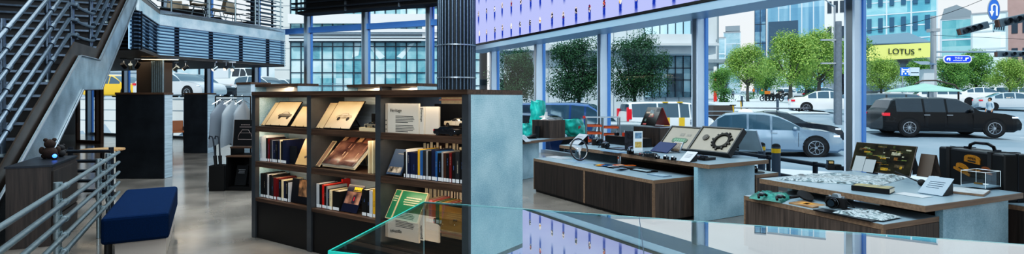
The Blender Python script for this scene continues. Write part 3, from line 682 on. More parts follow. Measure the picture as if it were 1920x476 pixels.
# ---- cards and display books leaning on small stands
def leaning(name, label, cat, x, y, z, w, h, ang, m, thick=.006, rz=0, stand=True, f=fb, decor=None, edge=None):
    """a panel of width w, height h whose lower front edge is at (x, y, z), leaning back by ang"""
    o = thing(name, label, cat, f.w(x, y, z + .003 + sin(ang) * (thick + .004) + (.0065 if edge else 0)), f.rz + rz)
    A = RX(-ang); q = MB(A); q.box(0, w, 0, thick, .002, h); q.build('panel', m, o)
    if edge: q = MB(A); e = .006; q.box(-e, w + e, -.001, thick + .003, -.004, .002); q.box(-e, 0, -.001, thick + .003, 0.002, h); q.box(w, w + e, -.001, thick + .003, 0.002, h); q.box(-e, w + e, -.001, thick + .003, h, h + e); q.build('frame', edge, o)
    if stand:
        yb = sin(ang) * h * .72; zt = cos(ang) * h * .72
        q = MB(); q.tube([(w * .5, yb + thick + .012, zt), (w * .5, yb + thick + .13 * h / .35 + .03, .006)], .006, 6); q.tube([(w * .5, thick + .02, .006), (w * .5, yb + thick + .13 * h / .35 + .03, .006)], .005, 6)
        q.tube([(w * .3, -.012, .012), (w * .3, -.012, .0), (w * .3, .02, 0)], .003, 5); q.tube([(w * .7, -.012, .012), (w * .7, -.012, .0), (w * .7, .02, 0)], .003, 5); q.build('easel', M['black'], o)
    if decor: decor(o, A, w, h)
    return o
def carpic(shift=(0, 0), sc=1., dark='#2b2724', flip=1, glare=True, y0=-.0012):
    """a drawn car in flat shapes on the face of a card"""
    def fn(o, A, w, h):
        cx, cz, s_ = w * .5 + shift[0], h * .42 + shift[1], w * .3 * sc
        X = A @ T(0, y0, 0) @ Matrix(((1, 0, 0, 0), (0, 0, 1, 0), (0, 1, 0, 0), (0, 0, 0, 1)))
        body = [(-1, -.12), (-.95, .18), (-.6, .3), (-.3, .62), (.3, .62), (.58, .32), (.95, .22), (1.02, -.1), (.7, -.3), (-.7, -.3)]
        q = MB(); q.prism([(cx + flip * a * s_, cz + b * s_ * .62) for a, b in body][::flip], 0, .0004, X); q.build('car_drawing', mat('ink ' + dark, dark, rough=.5, var=.5, vscale=30), o)
        q = MB(); q.prism([(cx + flip * a * s_, cz + b * s_ * .62) for a, b in [(-.5, .3), (-.26, .54), (.25, .54), (.46, .3)]][::flip], -.0008, -.0004, X); q.prism([(cx + a * s_, cz + b * s_ * .62) for a, b in [(-.9, .02), (.9, .08), (.9, .13), (-.9, .08)]], -.0008, -.0004, X)
        q.build('drawing_highlight', mat('drawing light', '#b9a993', rough=.5), o)
        for k in (-.58, .6): q = MB(); q.cyl(s_ * .19, -.0012, -.0006, 14, X @ T(cx + k * s_, cz - .2 * s_, 0)); q.build('drawing_wheel', mat('drawing wheel', '#121010', rough=.6), o)
    return fn
cardm = mat('cream card', '#cdb491', rough=.35, var=.10, vscale=5)
cardm2 = mat('warm card', '#c7a679', rough=.4, var=.06, vscale=5)
LA = .62
x = bxl(497, .05); leaning('display_card', 'cream card with a drawn dark sports car on the top shelf, left bay', 'card', x, .05, S1, bxl(538, .05) - x, .31, LA, cardm, decor=carpic(shift=(.05, 0)), edge=M['black'])
leaning('display_card', 'plain cream card at the left end of the top shelf of the left bay', 'card', .06, .05, S1, .07, .31, LA, cardm)
x = bxl(545, .05); leaning('display_card', 'plain tan card with a dark edge, right end of the left bay top shelf', 'card', x, .05, S1, .955 - x, .25, LA, cardm2, edge=M['black'])
leaning('display_card', 'cream card half hidden at the left end of the middle bay top shelf', 'card', 1.04, .05, S1, .12, .31, LA, cardm)
x = bxl(607, .05); leaning('display_card', 'cream card with a drawn pale car on the top shelf of the middle bay', 'card', x, .05, S1, bxl(655, .05) - x, .32, LA, cardm, decor=carpic(dark='#8d7c68', shift=(.02, .0)), edge=M['black'])
# second row: brochure beside books, small card
x = bxl(541, .1); leaning('display_card', 'beige card standing behind the grey holder on the middle shelf of the left bay', 'card', x, .32, S2, .2, .27, .12, cardm2, stand=False)
x = bxl(540, .06); o = thing('book_holder', 'dark grey L-shaped holder on the middle shelf of the left bay', 'holder', fb.w(x, .06, S2 + .001), fb.rz); q = MB(); q.box(0, .12, .02, .025, 0, .19); q.box(0, .12, -.0, .12, 0, .003); q.build('plate', M['dark_metal'], o)
x = bxl(553, .05); leaning('display_card', 'beige card with a small car photo, left bay middle shelf', 'card', x, .05, S2, .96 - x, .29, .45, cardm2, decor=carpic(sc=.6, shift=(.02, -.03)), stand=False)
leaning('display_card', 'cream edged print leaning at the left end of the middle bay middle shelf', 'card', 1.045, .05, S2, .05, .31, LA + .1, mat('sepia print', '#8d7461', rough=.3, var=.25, vscale=9), edge=M['cream'])
# left lower picture book
x = bxl(545, .06); leaning('display_book', 'dark book with a pale portrait on its cover, end of the left bay lower shelf', 'book', x, .06, S3, .95 - x, .25, .1, mat('dark cover', '#15151a', rough=.3), thick=.03, stand=False,
    decor=lambda o, A, w, h: (MB(A).box(w * .35, w * .98, -.001, -.0003, h * .3, h * .98).build('cover_photo', mat('portrait print', '#b08a68', rough=.4, col2='#1a1514', vscale=14), o)))
# big open photo book
def photo_decor(cols, seed, ny=-.001):
    def fn(o, A, w, h):
        r = R(seed)
        for k in range(9):
            q = MB(A); x0 = r.uniform(0.02, .75) * w; z0 = r.uniform(.03, .8) * h; q.box(x0, min(w * .99, x0 + w * r.uniform(.12, .35)), -.001 - k * .0002, -.0003 - k * .0002, z0, min(h * .98, z0 + h * r.uniform(.08, .22)))
            q.build('photo_patch', mat('photo tone ' + cols[k % len(cols)], cols[k % len(cols)], rough=.35, var=.3, vscale=18), o)
    return fn
x = bxl(601, .05); w_ = bxl(660, .05) - x
o = thing('open_book', 'large open photo book with sepia car pictures on the middle shelf of the middle bay', 'book', fb.w(x, .06, S2 + .042), fb.rz)
q = MB(RX(-.85))
def pg(u, v): return (u * w_, -.012 * sin(pi * min(1, abs(u - .5) * 2.)) - .004, v * .40)
q.grid(20, 6, pg); ob = q.build('page_spread', mat('sepia spread', '#8f6d60', rough=.25, col2='#3f2a2b', vscale=7), o, smooth=True); sm = ob.modifiers.new('s', 'SOLIDIFY'); sm.thickness = .003; sm.offset = -1
q = MB(RX(-.85)); q.box(0, w_, .006, .03, 0, .40); q.build('page_block', M['paper'], o); q = MB(RX(-.85)); q.box(-.008, w_ + .008, .0305, .035, -.006, .41); q.build('cover', M['cream'], o)
X = RX(-.85); r_ = R(5)
for k, (u0, u1, v0, v1, c) in enumerate([(.04, .46, .55, .72, '#b98a72'), (.54, .96, .5, .7, '#a87f6b'), (.05, .46, .3, .44, '#c7a58c'), (.52, .9, .22, .42, '#b18f78'), (.06, .2, .78, .96, '#cfae8c'), (.28, .46, .76, .95, '#7d5146'), (.55, .72, .76, .94, '#caa77f'), (.78, .95, .74, .92, '#8a5c4d'), (.2, .5, .06, .13, '#1a1215')]):
    q = MB(X); q.add([(u * w_, pg(u, 0)[1] - .002, v * .4) for u, v in ((u0, v0), (u1, v0 + .01), (u1, v1), (u0, v1))], [(0, 1, 2, 3)]); q.build('photo_patch', mat('photo tone ' + c, c, rough=.3, var=.3, vscale=20), o)
q = MB(); q.tube([(w_ * .62, .25, .27), (w_ * .62, .31, .2), (w_ * .62, .32, -.03)], .008, 6); q.build('easel', M['chrome'], o)
for i, px in enumerate((690, 697)):
    book(['cream edged catalogue standing just past the open photo book', 'cream edged catalogue against the upright past the open photo book'][i], fb, bxl(px, .06), .06, S2 + .001, .018, .3, .3, 'cream', label_strip=False, foil=False)
# magazine with yellow title
x = bxl(638, .06); wm = bxl(668, .06) - x
def mag(o, A, w, h):
    q = MB(A); q.box(w * .05, w * .95, -.001, -.0003, h * .3, h * .74); q.build('cover_photo', mat('mag photo', '#c19a86', rough=.3, col2='#3b2730', vscale=9), o)
    q = MB(A); q.box(w * .5, w * .66, -.0018, -.0012, h * .32, h * .62); q.build('cover_figure', mat('mag figure', '#20263e', rough=.4), o); q = MB(A); q.box(w * .56, w * .62, -.0024, -.002, h * .42, h * .56); q.build('cover_accent', mat('mag red', '#c0272d'), o)
    q = MB(A); 
    for k in range(5): q.box(w * (.42 + k * .1), w * (.50 + k * .1), -.001, -.0003, h * .82, h * .92)
    q.box(w * .4, w * .95, -.001, -.0003, h * .77, h * .785); q.build('cover_title', mat('mag yellow', '#e6c21c', emit='#e6c21c', es=.1), o)
leaning('magazine', 'dark magazine with a yellow title on the lower shelf, middle bay', 'magazine', x, .06, S3, wm, .27, .42, mat('mag cover', '#1d2238', rough=.25), decor=mag)
# green books and gold book
def lines(col, n, seed, top=.8, hgt=.035, x0=.15, x1=.85):
    def fn(o, A, w, h):
        r = R(seed); q = MB(A); z = h * top
        for k in range(n):
            a = r.uniform(x0, x0 + .1); b = r.uniform(x1 - .12, x1); xx = a
            while xx < b: l = r.uniform(.03, .06); q.box(w * xx, w * (xx + l), -.001, -.0003, z - h * hgt, z); xx += l + .018
            z -= h * hgt * 2.3
        q.build('title_lettering', mat('lettering ' + col, col, rough=.5), o)
    return fn
M['green_cover'] = mat('green cover', '#2c7a5a', rough=.35, var=.08, vscale=6); M['gold_cover'] = mat('gold cover', '#b07a35', rough=.35, var=.1, vscale=5)
leaning('display_book', 'green book half hidden at the left end of the right bay lower shelf', 'book', 2.055, .05, S3, .065, .27, .55, M['green_cover'], thick=.025, stand=False, decor=lines('#d9d2b4', 3, 1), edge=M['cream'])
x = bxl(735, .05); leaning('display_book', 'green book with pale lettering in the middle of the right bay lower shelf', 'book', x, .05, S3, bxl(781, .05) - x, .27, .55, M['green_cover'], thick=.025, stand=False, decor=lines('#d9d2b4', 4, 2), edge=M['cream'])
x = bxl(829, .04); leaning('display_book', 'gold brown book with a small black car emblem on the lower shelf', 'book', x, .02, S3, 2.97 - x, .19, .35, M['gold_cover'], thick=.02, decor=lambda o, A, w, h: (lines('#d4a65f', 4, 3)(o, A, w, h), carpic(sc=.35, dark='#120d0a', shift=(.02, .01), y0=-.0022)(o, A, w, h)), edge=M['wood_light'], stand=False)
# blue tilted display at the left of the right bay middle shelf
def bluedec(o, A, w, h):
    q = MB(A); q.box(w * .05, w * .95, -.001, -.0003, h * .08, h * .3); q.build('photo_strip', mat('strip photo', '#c6b7a4', rough=.3, col2='#151515', vscale=24), o)
    q = MB(A); q.box(w * .35, w * .75, -.001, -.0003, h * .8, h * .82); q.build('title_lettering', M['foil'], o)
x = 2.06; leaning('display_book', 'dark blue book with a strip of photos, middle shelf, right bay', 'book', x, .05, S2, bxl(750, .05) - x, .25, .5, mat('slate blue cover', '#4a5a70', rough=.25), thick=.02, decor=bluedec)
# heritage panel on the right bay top shelf
def text(parent, name, body, size, M4, m, extrude=.0006, align='LEFT'):
    cu = bpy.data.curves.new(name, 'FONT'); cu.body = body; cu.size = size; cu.extrude = extrude; cu.align_x = align
    ob = bpy.data.objects.new('tmp', cu); C.objects.link(ob); dg = bpy.context.evaluated_depsgraph_get(); dg.update()
    me = bpy.data.meshes.new_from_object(ob.evaluated_get(dg)); bpy.data.objects.remove(ob); me.name = name
    me.transform(M4); me.materials.clear(); me.materials.append(m)
    o = bpy.data.objects.new(name, me); C.objects.link(o); o.parent = parent; return o
XZ = Matrix(((1, 0, 0, 0), (0, 0, -1, 0), (0, 1, 0, 0), (0, 0, 0, 1)))       # text plane: x right, y up -> z, facing -y
x0 = bxl(727, .05); x1 = bxl(785, .05); ph = .262
o = thing('information_panel', 'white panel headed Heritage with lines of text on the top shelf of the right bay', 'sign', fb.w(x0, .05, S1 + .001), fb.rz)
q = MB(); q.box(0, x1 - x0, 0, .02, 0, ph); q.build('panel', mat('warm white panel', '#cfc6b8', rough=.5), o)
q = MB(); q.box(-.032, -.004, .0, .025, 0, ph); q.build('side_strip', mat('panel strip', '#b8aa98', rough=.5), o)
text(o, 'heading', 'Heritage', .042, T(.03, -.0012, ph - .075) @ XZ, M['black'], .0006)
q = MB()
for k in range(11):
    if k == 5: continue
    z = ph - .115 - k * .0135; q.box(.10, .315 - (.07 if k in (4, 10) else 0) + .008 * ((k * 7) % 3), -.0012, -.0002, z, z + .0045)
q.build('text_lines', M['dark_metal'], o)
q = MB()
for z in (.03, .07, .11): q.cyl(.005, 0, .004, 8, T(-.018, -.001, z) @ RX(pi / 2))
q.build('rivet', M['dark_metal'], o)
x2 = bxl(787, .06)
o = thing('book', 'thick white boxed book with vertical lettering beside the Heritage panel', 'book', fb.w(x2, .06, S1 + .001), fb.rz)
q = MB(); q.box(0, .045, 0, .2, 0, .235); q.build('slipcase', mat('white slipcase', '#d2cabd', rough=.5), o); q = MB(); q.box(.048, .2, .02, .04, 0, .235); q.build('back_board', M['offwhite'], o)
text(o, 'spine_lettering', 'Heritage', .03, T(.012, -.001, .21) @ Matrix.Rotation(pi / 2, 4, 'Y') @ XZ, M['black'], .0005); q = MB(); q.box(.006, .04, -.001, -.0002, .215, .221); q.build('spine_rule', M['black'], o)
# model cars on the shelf
p = fb.w(bxl(840, .06), .055, S1 + .002); car('dark model saloon car at the front of the right bay top shelf', 'classic', paint('graphite', '#2b2c31'), p, fb.rz, 'model car', 'model_car', .054, 2, rimm=M['chrome'])
xr = bxl(858, .36); o = thing('riser_box', 'low black riser under the white model estate car', 'box', fb.w(xr - .14, .29, S1 + .001), fb.rz); q = MB(); q.box(0, .3, 0, .14, 0, .05); q.build('box_body', M['black'], o); q = MB(); q.box(.005, .295, .005, .135, .0502, .052); q.build('top_inlay', M['wood_mid'], o)
p = fb.w(xr, .36, S1 + .055); car('white model estate car behind the dark model saloon on the right bay top shelf', 'classic', paint('ivory', '#e8dcc8', 0), p, fb.rz + pi, 'model car', 'model_car', .055, 2, rimm=M['chrome'])
x = bxl(675, .06); o = thing('plinth_box', 'cream box under the silver model car, middle bay top shelf', 'box', fb.w(x, .05, S1 + .001), fb.rz); q = MB(); q.box(0, 1.95 - x, 0, .14, 0, .035); q.build('box_body', M['cream'], o); q = MB(); q.box(0, 1.95 - x, .15, .16, 0, .16); q.build('back_plate', M['black'], o)
p = fb.w((x + 1.96) / 2 + .01, .085, S1 + .037); car('silver model coupe on the cream box in the middle bay top shelf', 'classic', paint('champagne', '#b3a791', .5), p, fb.rz + pi, 'model car', 'model_car', .036, 2, rimm=M['chrome'])
# things on the far side of the bookcase seen through the open bay
o = thing('archive_box', 'dark archive box with a lid on the far side of the right bay top shelf', 'box', fb.w(2.42, .52, S1 + .13), fb.rz)
o.location = fb.w(2.24, .5, S1 + .001)
q = MB(); q.box(0, .46, 0, .24, 0, .255); q.build('box_body', M['dark_metal'], o)
for k, (c, h) in enumerate((('white', .03), ('pink', .012), ('white', .028))):
    o = thing('book', ['white book lying on the archive box, lowest of three', 'pink book lying between two white books on the archive box', 'white book lying on top of the pile on the archive box'][k], 'book', fb.w(2.24 + .06 * (k == 0) + .03 * k, .53, S1 + .2565 + (.0, .0305, .043)[k]), fb.rz)
    q = MB(); q.box(0, .3, 0, .2, 0, h); q.build('cover', bookcover(c), o); q = MB(); q.box(.004, .302, -.001, .196, .003, h - .003); q.build('pages', M['paper'], o)
fb2 = Fr(fb.w(BL, BDp, 0), -BXd)          # far side frame: x runs back toward the left
for z, nm, x0_, x1_ in ((S2, 'middle', .06, .96), (S3, 'lower', .06, .96)):
    xx = x0_; k = 0
    while xx < x1_ - .05:
        t_ = random.uniform(.028, .055); h_ = random.uniform(.22, .33)
        c_ = random.choice(['black', 'black', 'dark grey', 'brown', 'navy'])
        book(f'dark book on the far side of the bookcase, {nm} shelf behind the right bay', fb2, xx, .05, z + .001, t_, h_, .22, c_, group=f'dark books on the far side {nm} shelf'); xx += t_ + .002
# ------------------------------------------------------------------ display tables
VW = -1.053; VR = -1.156      # heading of things set square to each table's long front
E1 = Vector((-.495, .869, 0)); E2 = Vector((.869, .495, 0))
RC = Vector((2.4, 6.48, 0))
fc = Fr(RC, E2)          # centre table frame: x = away to the right, y = back along the long edge
assert abs(fc.w(0, 1).x - (RC + E1).x) < .02
def table(label, f, W, L, H, leg_x0, leg_x1, leg_in=.16, th=.05):
    t = thing('display_table', label, 'table', f.o, f.rz)
    q = MB(); q.box(0, W, 0, L, H - th, H); q.build('tabletop', M['wood_edge'], t)
    q = MB(); q.box(.006, W - .006, .006, L - .006, H + .0002, H + .002); q.build('top_surface', M['top_grey'], t)
    q = MB(); q.box(leg_x0, leg_x1, leg_in, leg_in + .06, .003, H - th); q.build('leg', M['perf'], t)
    q = MB(); q.box(max(.2, leg_x0), leg_x1, L - leg_in - .06, L - leg_in, .003, H - th); q.build('leg', M['perf'], t)
    return t
HC = .74
table('long display table with a pale steel end panel in the middle of the floor', fc, 1.14, 3.19, HC - .002, .0, 1.1, .18)
def chest(label, f, x0, x1, y0, y1, H, seams=(), name='display_cabinet', dm=None):
    t = thing(name, label, 'cabinet', f.w(x0, y0), f.rz); W, L = x1 - x0, y1 - y0
    q = MB(); q.box(0.012, W, .012, L - .012, .04, H - .045); q.build('carcass', M['black'], t)
    q = MB(); q.box(0, W, 0, L, H - .045, H - .002); q.build('top', M['wood_edge'], t)
    q = MB(); q.box(.004, W - .004, .004, L - .004, H - .0018, H); q.build('top_surface', M['top_grey'], t)
    q = MB(); q.box(.03, W - .03, .03, L - .03, .003, .04); q.build('plinth', M['black'], t)
    e = [0] + list(seams) + [L]
    for a, b in zip(e, e[1:]):
        n = 2
        for k in range(n):
            ya = a + .022 + (b - a - .044) * k / n; yb = a + .022 + (b - a - .044) * (k + 1) / n
            q = MB(); q.box(-.001, .011, ya + .002, yb - .002, .042, H - .048); q.build('door', dm or M['wood_dark'], t)
        for yy in (a + .001, b - .021): q = MB(); q.box(-.001, .012, yy, yy + .02, .04, H - .046); q.build('edge_strip', M['wood_edge'], t)
    q = MB(); q.box(.03, W - .002, -.001, .011, .042, H - .048); q.build('side_panel', M['wood_mid'], t)
    q = MB(); q.box(-.001, .029, -.001, .0115, .04, H - .046); q.build('edge_strip', M['wood_edge'], t)
    return t
cl = fc.l((1.72, 6.49, 0)); HL = .55
chest('low dark oak cabinet run tucked in front of the long display table', fc, cl.x, cl.x + .74, cl.y, cl.y + 2.75, HL, (1.375,))
# platform and boxes behind the long table
chest('low cabinet behind the long display table with a pale top', fc, 1.22, 1.72, .25, 3.0, .5, name='back_cabinet')
q0 = fc.l(P(1222, 262, HC))
bx = thing('plinth_box', 'tall grey plinth box under the tent-folded picture', 'plinth', fc.w(1.25, 2.05, .501), fc.rz)
q = MB(); q.box(0, .45, 0, .62, 0, .55); q.build('box_body', M['wood_mid'], bx); q = MB(); q.box(-.02, -.001, .0, .62, 0, .55); q.build('front_panel', M['wood_dark'], bx); q = MB(); q.box(-.02, .46, -.01, .63, .5505, .565); q.build('top', M['silver'], bx)
pb = fc.w(1.36, 2.12, 1.068)
def folded_stand(label, p, rz, w, h, ang, m1, m2, name='folded_picture', decor=None, gap=None):
    t = thing(name, label, 'picture stand', p, rz)
    A = T(0, 0, .008) @ RX(-ang); q = MB(A); q.box(0, w, 0, .012, 0.004, h); q.build('front_panel', m1, t)
    y1 = 2 * sin(ang) * h + .03; B = T(0, y1, .008) @ RX(ang); q = MB(B); q.box(0, w, -.012, 0, .004, h * .985); q.build('rear_panel', m2, t)
    if decor: decor(t, A, w, h)
    return t
folded_stand('tent-folded picture of a red and black car on the tall grey plinth box', fc.w(1.32, 2.60, 1.068), VW, .34, .36, .5, M['black_gloss'], mat('red board', '#9c3b34', rough=.4), decor=photo_decor(['#7c2f2c', '#31453c', '#5d6a70', '#a08a78', '#20242b'], 11))

# right table
F1 = Vector((-.403, .915, 0)); F2 = Vector((.915, .403, 0)); RR = Vector((3.338, 4.307, 0)); HR = .68
fr = Fr(RR, F2)
table('long display table with a pale steel leg panel nearest the display case', fr, 1.5, 1.62, HR - .002, .36, 1.38, .06)
c2 = fr.l((2.94, 4.22, 0))
chest('low grey oak cabinet in front of the table with the suitcase', fr, c2.x, .345, c2.y, c2.y + 1.38, HL, name='low_cabinet', dm=M['wood_mid'])
sc = chest('low cabinet under the black suitcase behind the table', fr, 1.53, 2.3, -.3, 1.3, .55, name='suitcase_cabinet')

def on(px, py, z, f):                    # local spot on plane z in frame f
    return f.l(P(px, py, z))
# ---- steering wheel on the low cabinet
pc = P(1098, 302, HL) - E2 * .13; t = thing('steering_wheel', 'vintage wood-rimmed steering wheel with three steel spokes on the low cabinet', 'steering wheel', (pc.x, pc.y, HL + .006), .55)
A = T(0, 0, .185) @ RX(pi / 2 - .22); q = MB(A); q.tube([(.17 * cos(a), .17 * sin(a), 0) for a in [2 * pi * k / 48 for k in range(48)]], .0105, 10, closed=True); q.build('rim', mat('dark varnished rim', '#2a1a14', rough=.2, coat=.5), t, smooth=True)
q = MB(A); q.tube([(.156 * cos(a), .156 * sin(a), .004) for a in [2 * pi * k / 48 for k in range(48)]], .0035, 8, closed=True); q.build('rim_band', M['chrome'], t, smooth=True)
for a in (pi / 2 + pi, radians(30), radians(150)):
    q = MB(A @ RZ(a)); q.prism([(.02, -.02), (.165, -.011), (.165, .011), (.02, .02)], -.003, .003); q.build('spoke', M['chrome'], t)
q = MB(A); q.cyl(.035, -.02, .012, 20); q.build('hub', M['chrome'], t, smooth=True)
q = MB(); q.prism([(-.02, 0), (.13, 0), (.03, .16)], -.004, .004, RX(pi / 2) if False else Matrix(((0, 0, 1, 0), (1, 0, 0, .02), (0, 1, 0, 0), (0, 0, 0, 1)))); q.build('stand', M['acrylic'], t)
# flat items helper
def flat(name, label, cat, px, py, z, w, d, m, f, rot=0, th=.006, decor=None, parts=(), zoff=.002):
    p = P(px, py, z); t = thing(name, label, cat, (p.x, p.y, z + zoff), f.rz + rot)
    q = MB(); q.box(-w / 2, w / 2, -d / 2, d / 2, 0, th); q.build('body', m, t)
    for nm, (x0, x1, y0, y1), c in parts:
        q = MB(); q.box(x0 * w - w / 2, x1 * w - w / 2, y0 * d - d / 2, y1 * d - d / 2, th + .0003, th + .0012); q.build(nm, mat('print ' + c, c, rough=.35, var=.25, vscale=25), t)
    return t
o = flat('booklet', 'open pale booklet lying at the far left end of the low cabinet', 'booklet', 1048, 296, HL, .22, .42, mat('pale booklet', '#b6bcc2', rough=.4), fc, .1, .008, parts=[('page_print', (.08, .92, .06, .46), '#9aa3ab'), ('page_print', (.08, .92, .54, .94), '#a8adb5')])
flat('backing_board', 'thin pale blue board lying under the steering wheel', 'board', 1088, 303, HL, .26, .5, mat('pale blue board', '#8ea2b8', rough=.3), fc, 0, .003, zoff=.0008).location.z = HL + .0003
bro = [(1126, 309.5, '#e0a13a', '#c6501f'), (1138, 310.5, '#3c6f9c', '#20344e'), (1150, 313, '#aeb6bd', '#444b57'), (1160, 311, '#c5502c', '#e5d2b5'), (1163, 318, '#8fa9bd', '#3d4a55'), (1181, 313, '#d7702a', '#704a2f')]
bl_ = ['orange brochure at the left end of the brochure fan on the low cabinet', 'blue brochure second in the brochure fan on the low cabinet', 'grey brochure in the middle of the brochure fan on the low cabinet', 'red and cream brochure on the brochure fan beside the grey one', 'pale blue brochure at the front of the brochure fan on the low cabinet', 'orange and brown brochure at the right end of the brochure fan']
t = flat('tray', 'thin black tray under the fan of brochures on the low cabinet', 'tray', 1150, 313, HL, .24, .62, M['black'], fc, 0, .006)
for k, ((px, py, c, c2_), l) in enumerate(zip(bro, bl_)):
    flat('brochure', l, 'brochure', px, py, HL + .012, .15, .11, mat('brochure ' + c, c, rough=.25, var=.2, vscale=20), fc, .5 - .15 * k, .003, zoff=.0005 + k * .0042, parts=[('cover_photo', (.1, .9, .1, .55), c2_)])
t = flat('tray', 'black tray of pale prints to the right of the brochure fan', 'tray', 1207, 320.5, HL, .2, .34, M['black'], fc, 0, .012, parts=[('print_sheet', (.1, .55, .1, .9), '#9fb2bd'), ('print_sheet', (.58, .94, .2, .8), '#5d6d78')])
flat('booklet', 'slate booklet lying at the right end of the low cabinet', 'booklet', 1236, 329, HL, .16, .28, mat('slate booklet', '#6f8292', rough=.25), fc, .05, .008, parts=[('cover_photo', (.1, .9, .1, .9), '#8fa6b8')])
# ---- on top of the long table
def label_stand(label, px, py, z, w, h, f, rz, face='#9fa8b2'):
    p = P(px, py, z); t = thing('label_stand', label, 'label', (p.x, p.y, z + .006), rz)
    d = h * .8; hh = h * .62; X = Matrix(((0, 0, 1, 0), (1, 0, 0, 0), (0, 1, 0, 0), (0, 0, 0, 1)))
    q = MB(); q.prism([(0, 0), (d, 0), (d, hh)], -w / 2 + .006, w / 2 - .006, X); q.build('wedge', M['black'], t)
    a = atan2(hh, d); A = RX(a) ; q = MB(A); q.box(-w / 2, w / 2, -.006, sqrt(d * d + hh * hh) + .01, .0015, .006); q.build('face_plate', mat('label face ' + face, face, rough=.3), t)
    q = MB(A); L_ = sqrt(d * d + hh * hh)
    for k in range(4): q.box(-w * .32, w * (.3 - .1 * (k == 3)), L_ * (.72 - k * .12), L_ * (.75 - k * .12), .0062, .0066)
    q.build('text_lines', M['dark_metal'], t); return t
label_stand('white angled label stand at the right front of the long table', 1284, 303, HC, .17, .17, fc, VW)
label_stand('white angled display stand at the far left end of the long table', 1076, 271, HC, .26, .26, fc, VW)
# black camera-like boxes at the left end
def camera_obj(label, p, rz, s=1., m=None, chrome=True, strap=True):
    t = thing('camera', label, 'camera', p, rz); m = m or M['black_soft']
    q = MB(); q.prism([(-.07 * s, -.022 * s), (.07 * s, -.022 * s), (.075 * s, 0), (.07 * s, .025 * s), (-.07 * s, .025 * s), (-.075 * s, 0)], 0, .078 * s); q.build('body', m, t, bevel=.004 * s)
    q = MB(); q.prism([(-.03 * s, .078 * s), (.03 * s, .078 * s), (.018 * s, .105 * s), (-.018 * s, .105 * s)], -.025 * s, .022 * s, Matrix(((1, 0, 0, 0), (0, 0, -1, 0), (0, 1, 0, 0), (0, 0, 0, 1)))); q.build('viewfinder', M['silver'] if chrome else m, t)
    q = MB(); X = T(0, -.022 * s, .04 * s) @ RX(pi / 2); q.lathe([(.036 * s, 0), (.036 * s, .02 * s), (.033 * s, .022 * s), (.033 * s, .045 * s), (.036 * s, .047 * s), (.036 * s, .06 * s), (.028 * s, .062 * s)], 24, X); ln = q.build('lens', M['black_gloss'], t, smooth=True)
    q = MB(); q.cyl(.026 * s, .0625 * s, .063 * s, 20, X); q.build('front_glass', M['car_glass'], ln); q = MB(); q.lathe([(.0362 * s, .021 * s), (.037 * s, .023 * s), (.0362 * s, .025 * s)], 24, X, close=False); q.build('ring', M['silver'], ln)
    q = MB(); q.cyl(.012 * s, .078 * s, .09 * s, 14, T(.05 * s, 0, 0)); q.cyl(.009 * s, .078 * s, .088 * s, 14, T(-.05 * s, 0, 0)); q.build('dial', M['silver'], t, smooth=True)
    if strap:
        q = MB(); q.tube([(-.075 * s, 0, .06 * s), (-.10 * s, .02 * s, .03 * s), (-.11 * s, .06 * s, .006 * s), (-.02 * s, .09 * s, .005 * s), (.1 * s, .07 * s, .006 * s), (.1 * s, .02 * s, .03 * s), (.075 * s, 0, .06 * s)], .004 * s, 6); q.build('strap', M['rubber'], t)
    return t
for px, py, s, l in ((1120, 272, 1.3, 'bulky black camera standing at the left end of the long table'), (1135, 277, .95, 'smaller black camera next to the bulky one on the long table')):
    p = P(px, py, HC); camera_obj(l, (p.x, p.y, HC + .002), .6 - s * .3, s)
t = flat('glass_sheet', 'dark flat portfolio lying on the long table, nearest the cameras', 'portfolio', 1162, 279.5, HC, .3, .34, M['black'], fc, .1, .012, parts=[('cover_photo', (.1, .9, .1, .5), '#46566a')])
flat('booklet', 'pale blue booklet lying behind the front edge of the long table', 'booklet', 1150, 284.5, HC, .16, .42, mat('pale blue booklet', '#7f98b2', rough=.25), fc, 0, .01, parts=[('cover_photo', (.15, .85, .1, .9), '#61798f')])
# white folded brochure with car photos
p = P(1188, 283, HC); t = thing('brochure_stand', 'white upright folded brochure with two car pictures on the long table', 'brochure', (p.x, p.y, HC + .001), .25)
q = MB(); q.box(-.005, .15, -.003, .003, .0, .30); q.build('front_leaf', mat('gloss white print', '#d9e2e8', rough=.2), t)
q = MB(T(-.006, 0, 0) @ RZ(pi / 2 + .9)); q.box(0, .13, -.003, .003, 0, .30); q.build('side_leaf', mat('black print leaf', '#2b2d33', rough=.2, var=.4, vscale=20), t)
for z0, c in ((.19, '#6f8aa0'), (.05, '#b49a5c')):
    q = MB(); q.box(.02, .135, -.0045, -.0035, z0, z0 + .09); q.build('car_photo', mat('print ' + c, c, rough=.25, var=.35, vscale=30), t)
# rack with orange trays
t = thing('tray_rack', 'steel post rack with orange slatted trays behind the long table', 'rack', (1.5, 10.75, .003), -.08)
for x in (0, .33, .66):
    for y in (0, .3): q = MB(); q.tube([(x, y, 0), (x, y, 1.15)], .016 if y == 0 else .011, 8); q.build('post', M['silver'], t, smooth=True)
for k, (x0, x1) in enumerate(((0, .33), (.33, .66))):
    for z in (.36, .66, .82, .97):
        z -= .03 * k
        q = MB(); q.box(x0 + .018, x1 - .018, -.012, .012, z, z + .04); q.build('tray_rail', M['orange'], t)
        q = MB(); q.box(x0 + .018, x1 - .018, .29, .31, z, z + .04); q.build('tray_rail', M['orange'], t)
        q = MB(); q.box(x0 + .018, x1 - .018, .0125, .288, z, z + .008); q.build('tray', M['wood_light'], t)
q = MB(); q.box(-.02, .68, -.012, .31, 1.151, 1.17); q.build('cross_bar', M['silver'], t)
q = MB(); q.box(-.07, -.021, -.02, .03, 1.14, 1.19); q.build('end_cap', mat('red cap', '#c0302a'), t)
